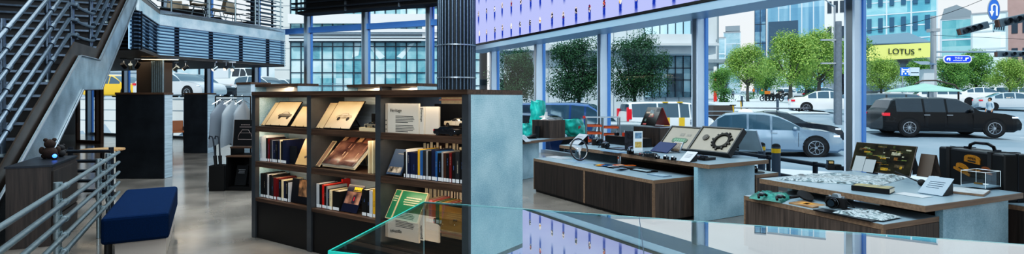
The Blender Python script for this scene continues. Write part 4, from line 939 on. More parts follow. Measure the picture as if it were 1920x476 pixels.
t = thing('riser_box', 'long black riser box on the long table in front of the orange tray rack', 'box', fc.w(.9, 2.1, HC + .002), fc.rz); q = MB(); q.box(0, .2, 0, .95, 0, .14); q.build('box_body', M['black'], t); q = MB(); q.box(.02, .18, .02, .93, .1405, .146); q.build('top_inlay', M['wood_mid'], t)
for k, (y, c, h, l) in enumerate(((.35, '#b8912f', .07, 'small brass toy model standing on the long black riser box'), (.55, '#b5412c', .1, 'small red fuel pump toy standing on the long black riser box'), (.75, '#22242a', .08, 'small dark toy model at the far end of the long black riser box'))):
    o = thing('toy_model', l, 'toy', fc.w(1.0, 2.1 + y, HC + .1505), fc.rz); q = MB(); q.box(-.03, .03, -.03, .03, 0, h * .6); q.build('body', mat('toy ' + c, c, rough=.3, metal=.3), o); q = MB(); q.cyl(.018, h * .6, h, 12); q.build('head', M['silver'], o)
# black tray with small figure + model car
flat('tray', 'thin black tray carrying the small black helmet model and the black model car', 'tray', 1206, 291, HC, .16, .52, M['black'], fc, -.05, .008)
p = P(1182, 288.5, HC + .01); t = thing('engine_model', 'small black engine model with steel fittings at the end of the thin black tray', 'model', (p.x, p.y, HC + .011), .3)
q = MB(); q.box(-.04, .04, -.03, .03, 0, .05); q.ball(.035, T(0, 0, .075)); q.build('block', M['black_gloss'], t, smooth=True); q = MB(); q.cyl(.02, -.05, .05, 12, T(.0, 0, .06) @ RX(pi / 2)); q.tube([(-.03, -.03, .05), (-.05, -.04, .1), (.02, -.03, .11)], .006, 6); q.build('fittings', M['chrome'], t, smooth=True)
p = P(1216, 293.5, HC + .01); car('black model sports car on the thin black tray of the long table', 'sedan', paint('jet', '#101216', .4), (p.x, p.y, HC + .011), -.15, 'model car', 'model_car', .052, 2, rimm=M['chrome'], glassm=M['car_glass2'])
# navy folder on a stand
fol = Fr(P(1221, 292, HC).to_2d().to_3d(), Vector((.9, -.35, 0)))
leaning('folder', 'navy blue folder tilted on a stand on the long table', 'folder', 0, 0.0, HC, .34, .24, 1.0, mat('navy folder', '#10234c', rough=.6), f=Fr(P(1219, 284.5, HC).to_2d().to_3d(), -E1), thick=.012)
p = P(1266, 285, HC); leaning('photo_frame', 'small upright photo frame with a pale edge in front of the green plate frame', 'photo frame', 0.10, -.02, HC, .15, .15, .55, mat('small photo', '#6a5c50', rough=.25, var=.4, vscale=40), f=Fr(P(1251, 284, HC).to_2d().to_3d(), -E1), edge=M['silver'], thick=.02)
for px, py, s, l in ((1232, 298, .42, 'tiny black camera at the front of the long table, leftmost of three'), (1248, 299, .55, 'tiny black camera at the front of the long table, middle of three'), (1262, 300.5, .5, 'tiny black camera at the front of the long table, closest to the white label')):
    p = P(px, py, HC); camera_obj(l, (p.x, p.y, HC + .002), .2 + s, s, m=M['black_gloss'], strap=False)
# framed exhibits
def shadow_frame(name, label, p, rz, w, h, ang, decor, th=.035, m=None):
    t = thing(name, label, 'frame', Vector(p) + Vector((0, 0, sin(ang) * th)), rz); A = RX(-ang)
    q = MB(A); b = .022
    q.box(0, w, 0, th, .004, b); q.box(0, w, 0, th, h - b, h); q.box(0, b, 0, th, b, h - b); q.box(w - b, w, 0, th, b, h - b); q.build('frame', m or M['black'], t)
    q = MB(A); q.box(b, w - b, .015, th - .001, b, h - b); q.build('mount_board', mat('mount board', '#8d877b', rough=.6, var=.05), t)
    yb = sin(ang) * h + .005
    q = MB(T(0, yb, cos(ang) * h) @ RX(.35)); q.box(w * .3, w * .7, .05, .06, -cos(ang) * h / cos(.35) * .96, -.05); q.build('back_leg', M['dark_metal'], t)
    decor(t, A, w, h); return t
def plates(t, A, w, h):
    q = MB(A @ T(w * .56, .012, h * .38) @ RX(pi / 2)); q.prism([(x, y) for x, y in [(-.15, -.02), (-.12, -.045), (.12, -.045), (.15, -.02), (.15, .03), (.1, .05), (-.1, .05), (-.15, .03)]], -.002, .006); q.build('green_plate', mat('green plate', '#1f4a2d', rough=.35, var=.3, vscale=40), t)
    q = MB(A)
    for k in range(5): q.box(w * .56 - .105 + k * .044, w * .56 - .075 + k * .044, .0045, .0055, h * .38 - .02, h * .38 + .025)
    q.build('plate_lettering', mat('plate lettering', '#5f8a6a'), t)
    q = MB(A); q.box(w * .46, w * .60, .012, .0145, h * .58, h * .70); q.box(w * .68, w * .82, .012, .0145, h * .58, h * .68); q.build('caption_print', mat('grey print', '#6f6a62', var=.3, vscale=60), t)
def gear(t, A, w, h):
    X = A @ T(w * .68, .006, h * .46) @ RX(pi / 2); q = MB(X); q.tube([(.115 * cos(a), .12 * sin(a), 0) for a in [2 * pi * k / 40 for k in range(40)]], .022, 8, closed=True)
    rr = R(4)
    for k in range(14):
        a = 2 * pi * k / 14 + rr.uniform(-.1, .1); q.box(-.012, .012, .12, .12 + rr.uniform(.03, .05), -.015, .015, RZ(a))
    q.build('gear_ring', mat('gunmetal part', '#26231f', rough=.45, metal=.5), t)
    X = A @ T(w * .26, .006, h * .55) @ RX(pi / 2); q = MB(X); q.cyl(.05, -.008, .01, 24); q.cyl(.03, .01, .014, 16); q.build('metal_disc', mat('dark disc', '#3d3833', rough=.4, metal=.5, var=.4, vscale=60), t)
shadow_frame('shadow_frame', 'tilted black frame holding a green oval plate on the long table', P(1232, 278, HC) + Vector((0, 0, .003)), VW, .62, .47, .78, plates)
shadow_frame('shadow_frame', 'large tilted black frame holding a dark toothed ring at the end of the long table', P(1288, 288.5, HC) + Vector((0, 0, .003)), VW, .70, .47, .78, gear, th=.09)
bf_ = Fr(P(1302, 281, HC) + E2 * .50, -E1); t = thing('back_board', 'slanted grey board propped behind the toothed ring frame', 'board', (bf_.o.x, bf_.o.y, HC + .003), bf_.rz)
q = MB(T(.05, .18, 0) @ RX(.45)); q.box(0, .66, -.02, 0, .01, .36); q.build('board_face', M['top_grey'], t); q = MB(T(.05, .18, 0) @ RX(.45)); q.box(.661, .67, -.021, .001, .009, .361); q.build('board_edge', M['silver'], t)
t = flat('exhibit_base', 'black base with a little dark car behind the white label stand', 'base', 1316, 298.5, HC, .20, .28, M['black'], fc, .0, .03, parts=[('inlay', (.1, .9, .1, .9), '#39434d')])
p = P(1318, 296, HC + .035); car('tiny dark model car on the black base beside the toothed ring frame', 'sedan', paint('jet2', '#1a1f26', .4), (p.x, p.y, HC + .0345), .2, 'model car', 'model_car', .028, 0)
p = P(1308, 293, HC + .03); t = thing('glass_cup', 'small yellow topped glass cup on the black base', 'cup', (p.x - .02, p.y + .1, HC + .004), 0); q = MB(); q.cyl(.022, 0, .05, 14); q.build('cup_body', M['acrylic'], t); q = MB(); q.cyl(.023, .0505, .066, 14); q.build('lid', mat('yellow lid', '#d8b93e'), t)
# small dark stand on the back cabinet
p = P(1418, 318, .5); t = thing('ink_bottle', 'small black bottle on a round pad behind the long table', 'bottle', fc.w(1.45, .42, .502), 0); q = MB(); q.cyl(.12, 0, .01, 20); q.build('pad', M['black'], t); q = MB(); q.lathe([(.03, .0105), (.035, .05), (.018, .07), (.018, .09)], 16); q.build('bottle_body', M['black_gloss'], t, smooth=True)

# ---- on the right table
def cloth(name, label, cat, corners, z, amp, m, seed=0, nx=70, ny=40, cx=3., fold=1.):
    """a rumpled cloth filling a quad given by four plan points"""
    a, b, c, d = [Vector((p[0], p[1], 0)) for p in corners]; o = thing(name, label, cat, (a.x, a.y, z + .002), 0)
    def fn(u, v):
        p = a.lerp(b, u).lerp(d.lerp(c, u), v); e = min(1, min(u, 1 - u, v, 1 - v) * 9)
        w_ = Vector((p.x * cx, p.y * cx, seed)); n = noise.noise(w_ * 1.3) * .5 + (1 - abs(noise.noise(w_ * 2.2 + Vector((noise.noise(w_) * fold, 0, 0))))) ** 2 * .8
        h = amp * (.35 + .9 * max(0, n)) * e ** .6; j = .02 * noise.noise(w_ * 1.1) * (1 if e < 1 else 0)
        return (p.x - a.x + j, p.y - a.y + j, h)
    q = MB(); q.grid(nx, ny, fn); ob = q.build('fabric', m, o, smooth=True)
    q = MB(); a2 = Vector((0, 0, 0)); pts = [a - a, b - a, c - a, d - a]; cen = sum(pts, Vector()) / 4
    q.add([tuple(cen + (p - cen) * .97 + Vector((0, 0, .0))) for p in pts] , [(0, 1, 2, 3)]); q.build('lining', M['black_soft'], o); return o
def camo():
    m, nt, b = nodes_of('rumpled camouflage cloth'); L = nt.links.new
    tc = nt.nodes.new('ShaderNodeTexCoord'); n = nt.nodes.new('ShaderNodeTexNoise'); n.inputs['Scale'].default_value = 14; n.inputs['Detail'].default_value = 4; n.inputs['Distortion'].default_value = 1.5; L(tc.outputs['Object'], n.inputs['Vector'])
    r = nt.nodes.new('ShaderNodeValToRGB'); r.color_ramp.interpolation = 'EASE'; L(n.outputs['Fac'], r.inputs['Fac'])
    for k, (p_, c) in enumerate(((.36, '#1d2423'), (.46, '#62757a'), (.54, '#a7b8c0'), (.64, '#414d51'))):
        if k > 1: r.color_ramp.elements.new(p_)
        r.color_ramp.elements[k].position = p_; r.color_ramp.elements[k].color = lin(c)
    L(r.outputs['Color'], b.inputs['Base Color']); b.inputs['Roughness'].default_value = .5; b.inputs['Sheen Weight'].default_value = .3
    return m
M['camo'] = camo()
cq = [P(1455, 337, HR), P(1648, 349, HR), P(1698, 335, HR), P(1520, 326, HR)]
cloth('folded_jacket', 'rumpled grey and silver camouflage jacket spread along the table by the window', 'clothing', cq, HR, .045, M['camo'], 2, 110, 60, 1.9)
def camera_case(): pass
p = P(1576, 320, HR + .02); t = thing('camera', 'black instant camera with a raised flash behind the camouflage jacket', 'camera', (p.x + .05, p.y + .22, HR + .001), -.25)
q = MB(); q.box(-.075, .075, -.045, .05, 0, .07); q.build('body', M['black'], t, bevel=.006); q = MB(); q.box(-.07, -.0, -.03, .03, .0705, .115); q.build('flash_head', M['black_gloss'], t); q = MB(); q.box(-.06, -.01, -.032, -.0305, .08, .105); q.build('flash_window', mat('amber window', '#b79c6a', rough=.2), t); q = MB(); q.cyl(.028, 0, .02, 18, T(.03, -.046, .035) @ RX(pi / 2)); q.build('lens', M['black_gloss'], t, smooth=True)
# large picture with papers
fp = Fr(P(1594, 319, HR).to_2d().to_3d(), -F1)
def darkphoto(t, A, w, h):
    r = R(21); cols = ['#8a6d22', '#3f4a24', '#4a4030', '#6b5a3a', '#5c3f1d', '#8d8a78', '#2a2c1a', '#575f35']
    for k in range(46):
        x0, z0 = r.uniform(.02, .93), r.uniform(.05, .93); ww, hh = r.uniform(.03, .16), r.uniform(.012, .11)
        q = MB(A); q.box(w * x0, min(w * .985, w * (x0 + ww)), -.0009 - k * .00004, -.0003 - k * .00004, h * z0, min(h * .985, h * (z0 + hh))); q.build('print_patch', mat('dark print ' + cols[k % 8], cols[k % 8], rough=.3, var=.5, vscale=50), t) if False else acc.append((q, k % 8))
acc = []
o = leaning('poster_board', 'wide dark photograph on a tilted board behind the camouflage jacket', 'picture', 0, .0, HR, .66, .34, .38, mat('dark photo print', '#0a0907', rough=.5, spec=.08, col2='#2d2a1c', vscale=9), f=fp, decor=darkphoto, edge=M['wood_mid'], thick=.012, stand=False)
cols = ['#8a6d22', '#3f4a24', '#4a4030', '#6b5a3a', '#5c3f1d', '#8d8a78', '#2a2c1a', '#575f35']
for qq, k in acc: qq.build('print_patch', mat('dark print ' + cols[k], cols[k], rough=.5, var=.5, vscale=50, spec=.1), o)
q = MB(RX(-.38)); q.box(.33, .333, -.003, -.002, .005, .335); q.build('fold_line', M['black'], o)
q = MB(); q.prism([(.16, .0), (.30, 0), (.17, .27)], .60, .606, Matrix(((0, 0, 1, 0), (1, 0, 0, 0), (0, 1, 0, 0), (0, 0, 0, 1)))); q.build('side_support', M['black'], o)
for k, (px, py, l) in enumerate(((1612, 316, 'white caption sheet leaning on the dark photograph, nearer the instant camera'), (1628, 318, 'white caption sheet leaning on the dark photograph, overlapping the first'))):
    leaning('caption_sheet', l, 'sheet', .04 + .125 * k, -.03, HR + .0, .12, .19 - .03 * k, .42, mat('caption grey', '#8b9398', rough=.5), f=fp, stand=False, thick=.003)
fp2 = Fr(P(1718, 332, HR).to_2d().to_3d(), -F1)
folded_stand('brown tent-folded board standing to the right of the dark photograph', (fp2.o.x, fp2.o.y, HR + .003), fp2.rz, .14, .26, .34, mat('brown board', '#4a3d34', rough=.5), M['wood_mid'], 'folded_board')
# yellow topped book
pA = P(1596, 357, HR); pB = P(1668, 365, HR); fy = Fr((pA.x, pA.y, 0), (pB - pA).normalized()); lw_ = (pB - pA).length
o = thing('book', 'thick black book with a faded yellow cover lying on the camouflage jacket edge', 'book', (pA.x, pA.y - .0, HR + .003), fy.rz)
q = MB(); q.box(0, lw_, 0, .2, 0, .004); q.box(0, lw_, 0, .2, .042, .046); q.box(0, lw_, 0, .004, .004, .042); q.build('cover', M['black'], o); q = MB(); q.box(.004, lw_ - .004, .005, .197, .0045, .0415); q.build('pages', M['paper'], o); q = MB(); q.box(.01, lw_ - .01, .01, .19, .0465, .0475); q.build('cover_print', mat('faded yellow print', '#a39355', rough=.35, col2='#6d6a58', vscale=14), o)
o.location = fr.w(.10, .21, HR + .003); o.rotation_euler.z = fr.rz + pi / 2 + .08; o.location = (pA.x, pA.y, HR + .003); o.rotation_euler.z = fy.rz
# black mallet
pA, pB = P(1728, 349, HR), P(1676, 338, HR); o = thing('mallet', 'black ball-headed stick lying across the table beside the label stand', 'stick', (pA.x, pA.y, HR + .036), 0)
q = MB(); q.ball(.034); q.build('head', M['rubber'], o, smooth=True); q = MB(); v = (pB - pA); q.tube([v.normalized() * .03, v * .95 + Vector((0, 0, .06))], .007, 8); q.build('handle', M['black'], o)
label_stand('pale grey angled label stand near the front corner of the table', 1744, 365, HR, .20, .21, fr, VR, '#93a5b4')
flat('paper_sheet', 'pale paper sheet lying in front of the label stand', 'sheet', 1712, 366, HR, .16, .24, mat('pale sheet', '#b4bcc2', rough=.4), fr, 0, .002)
flat('board', 'thin wooden board lying between the label stand and the acrylic box', 'board', 1816, 361, HR, .34, .26, M['wood_edge'], fr, .3, .018, parts=[('board_face', (.02, .98, .02, .98), '#aeb7bd')])
pa, pb, pc_ = P(1802, 352, HR), P(1848, 358, HR), P(1876, 352, HR)
fa = Fr((pa.x, pa.y, 0), (pb - pa)); wa = (pb - pa).length; da = .26
o = thing('acrylic_box', 'clear acrylic display box with a small gold part inside, in front of the suitcase', 'display box', (pa.x, pa.y + .0, HR + .022), fa.rz)
hA = .15; q = MB(); q.box(0, wa, 0, da, 0, .012); q.build('base', M['top_grey'], o)
for (a_, b_, c_, d_) in (((0, 0, 0), (wa, 0, 0), (wa, 0, hA), (0, 0, hA)), ((wa, 0, 0), (wa, da, 0), (wa, da, hA), (wa, 0, hA)), ((0, da, 0), (wa, da, 0), (wa, da, hA), (0, da, hA)), ((0, 0, 0), (0, da, 0), (0, da, hA), (0, 0, hA)), ((0, 0, hA), (wa, 0, hA), (wa, da, hA), (0, da, hA))):
    q = MB(); q.quad(a_, b_, c_, d_); q.build('pane', M['acrylic'], o)
q = MB()
for a_, b_ in (((0, 0, 0), (0, 0, hA)), ((wa, 0, 0), (wa, 0, hA)), ((wa, da, 0), (wa, da, hA)), ((0, 0, hA), (wa, 0, hA)), ((wa, 0, hA), (wa, da, hA)), ((0, da, hA), (wa, da, hA)), ((0, 0, hA), (0, da, hA)), ((0, da, 0), (0, da, hA))): q.tube([a_, b_], .0022, 4)
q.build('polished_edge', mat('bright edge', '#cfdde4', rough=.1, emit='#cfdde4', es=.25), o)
o2 = thing('metal_part', 'small gold and white part lying inside the acrylic box', 'part', fa.w(wa * .5, da * .5, HR + .04), fa.rz + .02); q = MB(); q.box(-.05, .02, -.012, .012, 0, .014); q.build('bar', mat('brass', '#9a6f2d', rough=.3, metal=.7), o2); q = MB(); q.box(.021, .06, -.01, .01, 0.002, .012); q.build('tip', M['white'], o2)
# suitcase
sx = fr.w(1.66, .12); q2 = fr.w(2.03, .93); fsu = Fr((5.78, 5.0, 0), Vector((0, 0, 0)))if False else None
sR = Vector((4.70, 5.10, 0)); sL = Vector((4.78, 5.98, 0)); fsu = Fr(sR, (sL - sR)); lS = (sL - sR).length; hS = .46
fsu = Fr(sL, (sR - sL))           # x runs toward the viewer's right, y = away behind the face
o = thing('suitcase', 'black hard suitcase with three gold badges standing on the low cabinet by the window', 'suitcase', (sL.x, sL.y, .553), fsu.rz)
q = MB(); q.box(0, lS, 0, .26, 0, hS); q.build('shell', M['black'], o, bevel=.02)
for x in (.13, lS - .19): q = MB(); q.box(x, x + .05, -.006, .266, -.0, hS + .006); q.build('strap', M['black_soft'], o, bevel=.003)
q = MB(); q.box(-.003, lS + .003, .125, .135, .001, hS + .004); q.build('seam', M['dark_metal'], o)
q = MB(); q.tube([(.27, .13, hS), (.29, .13, hS + .045), (.36, .13, hS + .07), (lS - .36, .13, hS + .07), (lS - .29, .13, hS + .045), (lS - .27, .13, hS)], .016, 8); q.build('handle', M['black_gloss'], o, smooth=True)
for x in (.22, lS - .26): q = MB(); q.box(x, x + .04, .11, .15, hS, hS + .02); q.build('clasp', M['dark_metal'], o)
M['badge'] = mat('gold badge', '#b07a2c', rough=.3, metal=.4, var=.2, vscale=60); M['badge2'] = mat('copper badge', '#8a5230', rough=.35, metal=.4, var=.2, vscale=60)
def badge(x, z, w, h, rot, m, letters, base=False):
    A = T(x, -.008, z) @ RY(rot) @ Matrix(((1, 0, 0, 0), (0, 0, 1, 0), (0, 1, 0, 0), (0, 0, 0, 1)))
    pts = [(-w / 2, 0), (w / 2, 0), (w / 2, h * .55)] + [(w / 2 * cos(a), h * .55 + h * .45 * sin(a)) for a in [pi * k / 12 for k in range(1, 12)]] + [(-w / 2, h * .55)]
    q = MB(A); q.prism(pts, -.003, .006)
    if base: q.box(-w * .68, w * .68, -h * .38, -.0, -.003, .006)
    b = q.build('badge', m, o, fixn=True)
    if letters: text(b, 'badge_lettering', letters, h * .42, T(x, -.0125, z) @ RY(rot) @ T(0, 0, h * .42) @ XZ, M['black'], .0006, 'CENTER')
    q = MB(A); q.box(-w * .25, w * .25, h * .12, h * .3, -.0045, -.0035); q.build('badge_bar', M['black_soft'], o)
badge(.50, .33, .21, .085, .06, M['badge'], 'AEMEA'); badge(.36, .24, .17, .07, .25, M['badge'], '', True); badge(.68, .265, .11, .05, .08, M['badge2'], '', True)
# ---- lower right cabinet
cq = [P(1404, 372, HL), P(1466, 381, HL), P(1486, 371, HL), P(1436, 361, HL)]
cloth('folded_jacket', 'folded teal jacket at the left end of the grey oak cabinet', 'clothing', cq, HL, .045, mat('teal nylon', '#2f7f73', rough=.45, col2='#153a38', vscale=8), 9, 40, 30, 6.)
for px, py, l in ((1428, 366, 'black strap bundle lying across the left of the teal jacket'), (1462, 370, 'black strap bundle lying across the right of the teal jacket')):
    p = P(px, py, HL + .06); o = thing('strap', l, 'strap', (p.x, p.y, HL + .05), .6); q = MB(); q.tube([(-.08, -.02, 0), (-.04, .01, .015), (.0, -.01, .012), (.05, .015, .02), (.09, 0, .0)], .012, 7); q.build('band', M['rubber'], o, smooth=True); q = MB(); q.box(-.015, .02, -.02, .02, .022, .034); q.build('buckle', M['silver'], o)
p = P(1510, 376.8, HL); o = thing('round_paddle', 'round black bat with a short grip propped on the grey oak cabinet', 'bat', (p.x, p.y, HL + .002), .3)
q = MB(T(0, 0, .05) @ RX(pi / 2 - 1.05)); q.cyl(.075, -.008, .008, 32); q.build('blade', M['rubber'], o, smooth=True); q = MB(T(0, 0, .05) @ RX(pi / 2 - 1.05)); q.tube([(-.08, 0, 0), (-.19, -.01, 0)], .014, 8); q.build('grip', M['black_soft'], o)
flat('picture_book', 'brown and orange picture book lying on the grey oak cabinet', 'book', 1514, 384.5, HL, .2, .24, mat('brown picture cover', '#a88763', rough=.3, col2='#7a5a40', vscale=7), fr, .05, .012, parts=[('cover_photo', (.2, .75, .3, .75), '#c98a35'), ('cover_photo', (.3, .6, .4, .6), '#4a5a66')])
flat('tray', 'long black tray under the folded newspaper print cloth', 'tray', 1600, 402, HL, .34, .5, M['black'], fr, .02, .01)
flat('picture_book', 'pale grey picture book under the single lens camera', 'book', 1560, 393, HL, .14, .16, mat('pale picture cover', '#93a4ad', rough=.3, var=.15), fr, .1, .009, zoff=.0135)
p = P(1572, 391, HL + .02); camera_obj('black single lens reflex camera with steel trim on the grey oak cabinet', (p.x, p.y + .03, HL + .026), VR + .15, 1.15)
cq = [P(1560, 397, HL + .02), P(1655, 412, HL + .02), P(1690, 405, HL + .02), P(1612, 391, HL + .02)]
cloth('printed_scarf', 'folded grey printed scarf on the long black tray', 'clothing', cq, HL + .0105, .022, M['camo'], 17, 60, 30, 7.)
# ------------------------------------------------------------------ outside: ground
def sst(x): x = min(1, max(0, x)); return x * x * (3 - 2 * x)
def g(x, y):
    base = -.6 + .40 * sst((x - 9) / 9.)
    y0 = 20 + 14 * sst((x - 19) / 8.) + 12 * sst((13.5 - x) / 3.)
    r = max(0, y - y0); sl = .055 + .03 * sst((x - 19) / 8)
    h = base + min(1.75 - .40 * sst((x - 9) / 9.), r * sl) + max(0, y - 60) * (.001 + .020 * sst((x - 34) / 16))
    if x < -8: h = h + (max(h, 1.5) - h) * sst((y - 20.84 + .412 * x) / .6) * sst((-8 - x) / 1.)
    return h
def ground_mat():
    m, nt, b = nodes_of('street asphalt and paving'); L = nt.links.new
    tc = nt.nodes.new('ShaderNodeTexCoord'); n = nt.nodes.new('ShaderNodeTexNoise'); n.inputs['Scale'].default_value = .35; n.inputs['Detail'].default_value = 8; L(tc.outputs['Object'], n.inputs['Vector'])
    r = nt.nodes.new('ShaderNodeValToRGB'); L(n.outputs['Fac'], r.inputs['Fac']); r.color_ramp.elements[0].color = lin('#6b7d8d'); r.color_ramp.elements[1].color = lin('#8b9ba9'); r.color_ramp.elements[0].position = .3; r.color_ramp.elements[1].position = .7
    L(r.outputs['Color'], b.inputs['Base Color']); b.inputs['Roughness'].default_value = .55; return m
mb = MB(); nx, ny = 150, 170
def gp(u, v):
    x = -80 + 230 * u; y = (2 + 220 * v ** 1.7); return (x, y, g(x, y) if (x * .508 * 0 + 1) else 0)
mb.grid(nx, ny, gp); o = mb.build('street_ground', ground_mat()); struct(o)
# pull the ground down where the building stands
for v in o.data.vertices:
    p = Vector((v.co.x, v.co.y, 0))
    if (p - W0).dot(WN) < .6 and (p - B0).dot(BN) < .6: v.co.z = min(v.co.z, -.75)
# plaza paving and road markings
M['paving'] = mat('pale plaza paving', '#bcc7cf', rough=.6, var=.06, vscale=1.2); M['lane'] = mat('lane paint', '#e9eef2', rough=.6)
def patch(name, pts, m, dz, n=24):
    q = MB(); a, b, c, d = [Vector((x, y, 0)) for x, y in pts]
    def fn(u, v): p = a.lerp(b, u).lerp(d.lerp(c, u), v); return (p.x, p.y, g(p.x, p.y) + dz)
    q.grid(n, n, fn); return struct(q.build(name, m))
patch('plaza_pavement', [(12.2, 33.5), (20, 33.5), (56, 115), (40, 115)], M['paving'], .05)
patch('sidewalk_strip', [(-2, 20.0), (10.5, 12.5), (11.6, 13.6), (-1, 21.2)], M['paving'], .06)
for k in range(7):
    x = 12 + k * 3.4; y = 25.5 - k * .75
    patch('road_marking', [(x, y), (x + 1.7, y - .4), (x + 1.76, y - .25), (x + .06, y + .15)], M['lane'], .02, 4)
# ------------------------------------------------------------------ cars
RD = radians(-22.4)
def onroad(px, Y): x = (px - 960) / F * Y; return (x, Y, g(x, Y) + .003)
car('metallic grey electric hatchback passing close by the window with its front to the right', 'hatch', paint('metal grey', '#8fa2b4', .55), onroad(1443, 20.4), RD, detail=2, rim='five', glassm=M['car_glass2'])
car('black people carrier with ten-spoke wheels crossing in front of the parasol', 'suv', mat('paint black', '#04070c', rough=.25, spec=.35, coat=.12), onroad(1760, 22.9), radians(-12), detail=2)
car('dark car with a roof rack half hidden behind the grey hatchback', 'sedan', paint('dark blue black', '#20262e', .3), onroad(1462, 24.3), RD, detail=1)
q0 = car('white van with yellow stripes and a red tail lamp beyond the street window', 'van', paint('white', '#dfe6ea', 0), onroad(1248, 30), radians(7), detail=1, glassm=M['car_glass2'], cat='van', name='van')
d = CARS['van']; q = MB()
for sg in (-1, 1):
    for x in (-.5, .35): q.box(x, x + .32, sg * .985 - .006, sg * .985 + .006, .35, 1.09); q.box(x, x + .3, sg * .74 - .1, sg * .74 + .1, 1.90, 1.955)
q.build('stripe', mat('taxi yellow', '#e3b73a', rough=.35), q0)
q = MB(); q.box(-2.57, -2.48, -.97, -.86, .8, 1.65); q.build('tall_tail_lamp', M['tail'], q0)
q = MB()
for k in range(5): q.box(1.0 + k * .15, 1.1 + k * .15, -1.0, -.97, .72, .86)
q.box(1.0, 1.7, -1.0, -.97, .93, .97); q.build('side_lettering', mat('van lettering', '#5b6a78'), q0)
car('dark blue van beyond the window behind the turquoise bag', 'van', paint('blue', '#35588e', .3), onroad(1060, 22.4), radians(-20), detail=1, cat='van', name='van', glassm=M['car_glass2'])
car('blue hatchback parked in front of the dark blue van', 'hatch', paint('blue2', '#2c4a76', .3), onroad(1022, 19.6), radians(-30), detail=1)
car('white saloon half hidden behind the white van', 'sedan', paint('white', '#dfe6ea', 0), onroad(1168, 15.2), radians(-95), detail=1)
car('white car at the edge of the window just past the bookcase end', 'hatch', paint('white', '#dfe6ea', 0), onroad(985, 27.), RD, detail=1, glassm=M['car_glass2'])
yt = car('yellow taxi on the raised street beyond the stair', 'hatch', paint('yellow', '#e9b511', 0), onroad(228, 35.5), radians(-14), cat='taxi', detail=1, name='taxi', glassm=M['car_glass2'])
lc = [('sedan', '#5d6f80', 300, 42, 'blue grey saloon on the raised street behind the square pillar'), ('suv', '#2a3038', 366, 35, 'dark off-roader on the raised street under the mezzanine'),
      ('sedan', '#c9d1d8', 338, 29.5, 'pale saloon on the raised street nearest the square pillar'), ('hatch', '#d9dee2', 498, 37, 'white compact car on the raised street left of the cream building'), ('suv', '#d6dadd', 540, 44, 'white off-roader with red lamps in front of the cream building')]
for kd, c, px, Y, l in lc: car(l, kd, paint(c, c, .2), onroad(px, Y), RD + .1, detail=1, glassm=M['car_glass2'])
tr = car('white light truck on the raised street under the mezzanine', 'truck', paint('white', '#dfe6ea', 0), onroad(436, 50), RD + .1, detail=1, cat='truck', name='truck')
q = MB(); q.box(-2.5, .35, -.85, .85, 1.0, 1.9); q.build('cargo_box', mat('white box body', '#cdd5da', rough=.5), tr)
tr.location.z += .9
far = [('suv', '#23262b', 1700, 27.5, 'dark car with red tail lamps directly behind the black people carrier'), ('van', '#4b5258', 1642, 72, 'dark grey van by the window post under the pale trees'), ('sedan', '#dfe3e6', 1715, 52, 'white saloon under the parasol'),
       ('sedan', '#cfd6db', 1690, 66, 'silver saloon far behind the parasol'), ('hatch', '#e2e6e9', 1772, 47, 'white hatchback just right of the parasol pole'), ('suv', '#d8dde1', 1790, 71, 'pale off-roader behind the white hatchback'), ('sedan', '#e4e7ea', 1842, 52, 'white saloon behind the pedestrian in the blue shirt'),
       ('sedan', '#b8c3cb', 1900, 43, 'silver saloon in the near queue at the right edge'), ('suv', '#e6e8ea', 1905, 57, 'white off-roader in the far queue at the right edge'), ('sedan', '#c6d0d7', 1850, 82, 'grey saloon in the far queue below the white canopy shop'), ('hatch', '#eceeee', 1798, 92, 'small white hatchback in the far queue under the oval street sign'), ('sedan', '#d9dfe3', 1745, 82, 'pale saloon in the far queue beside the steel signal pole'),
       ('sedan', '#e3e7ea', 1556, 35.5, 'white car crossing behind the grey utility pole'), ('sedan', '#ccd4da', 1515, 72, 'silver car parked under the ginkgo trees beside the kiosk'), ('hatch', '#e0e5e8', 1552, 82, 'white car parked in the back row under the ginkgo trees'), ('suv', '#5d7694', 1548, 64, 'blue car parked beside the brown kiosk'), ('hatch', '#dfe4e7', 1478, 84, 'pale car parked in the back row seen past the forked tree')]
for kd, c, px, Y, l in far: car(l, kd, paint(c, c, .15), onroad(px, Y), RD + random.uniform(-.06, .06), detail=1 if Y < 36 else 0, glassm=M['car_glass2'])
# roof rack, taxi lamp
p = onroad(1452, 24.35); t = thing('roof_rack', 'long black roof rack on the dark car behind the grey hatchback', 'rack', (p[0], p[1], p[2] + 1.47), RD)
q = MB()
for y in (-.6, .6): q.tube([(-1.7, y, .12), (1.3, y, .12), (1.5, y, .05)], .025, 6)
for k in range(6): q.tube([(-1.6 + k * .56, -.6, .12), (-1.6 + k * .56, .6, .12)], .018, 6)
q.build('basket', M['dark_metal'], t); q = MB()
for x in (-1.2, .9):
    for y in (-.55, .55): q.box(x, x + .08, y - .03, y + .03, -.01, .11)
q.build('foot', M['black'], t)
p = onroad(1398, 20.4); t = thing('roof_lamp', 'white cap lamp on the roof of the grey hatchback', 'lamp', (p[0], p[1], p[2] + 1.6), RD); q = MB(); q.ball(.28, T(0, 0, 0), sz=.5, sy=.6); q.build('lamp_shell', M['white'], t, smooth=True); q = MB(); q.box(-.2, .2, -.1, .1, -.03, .02); q.build('base', M['black'], t)

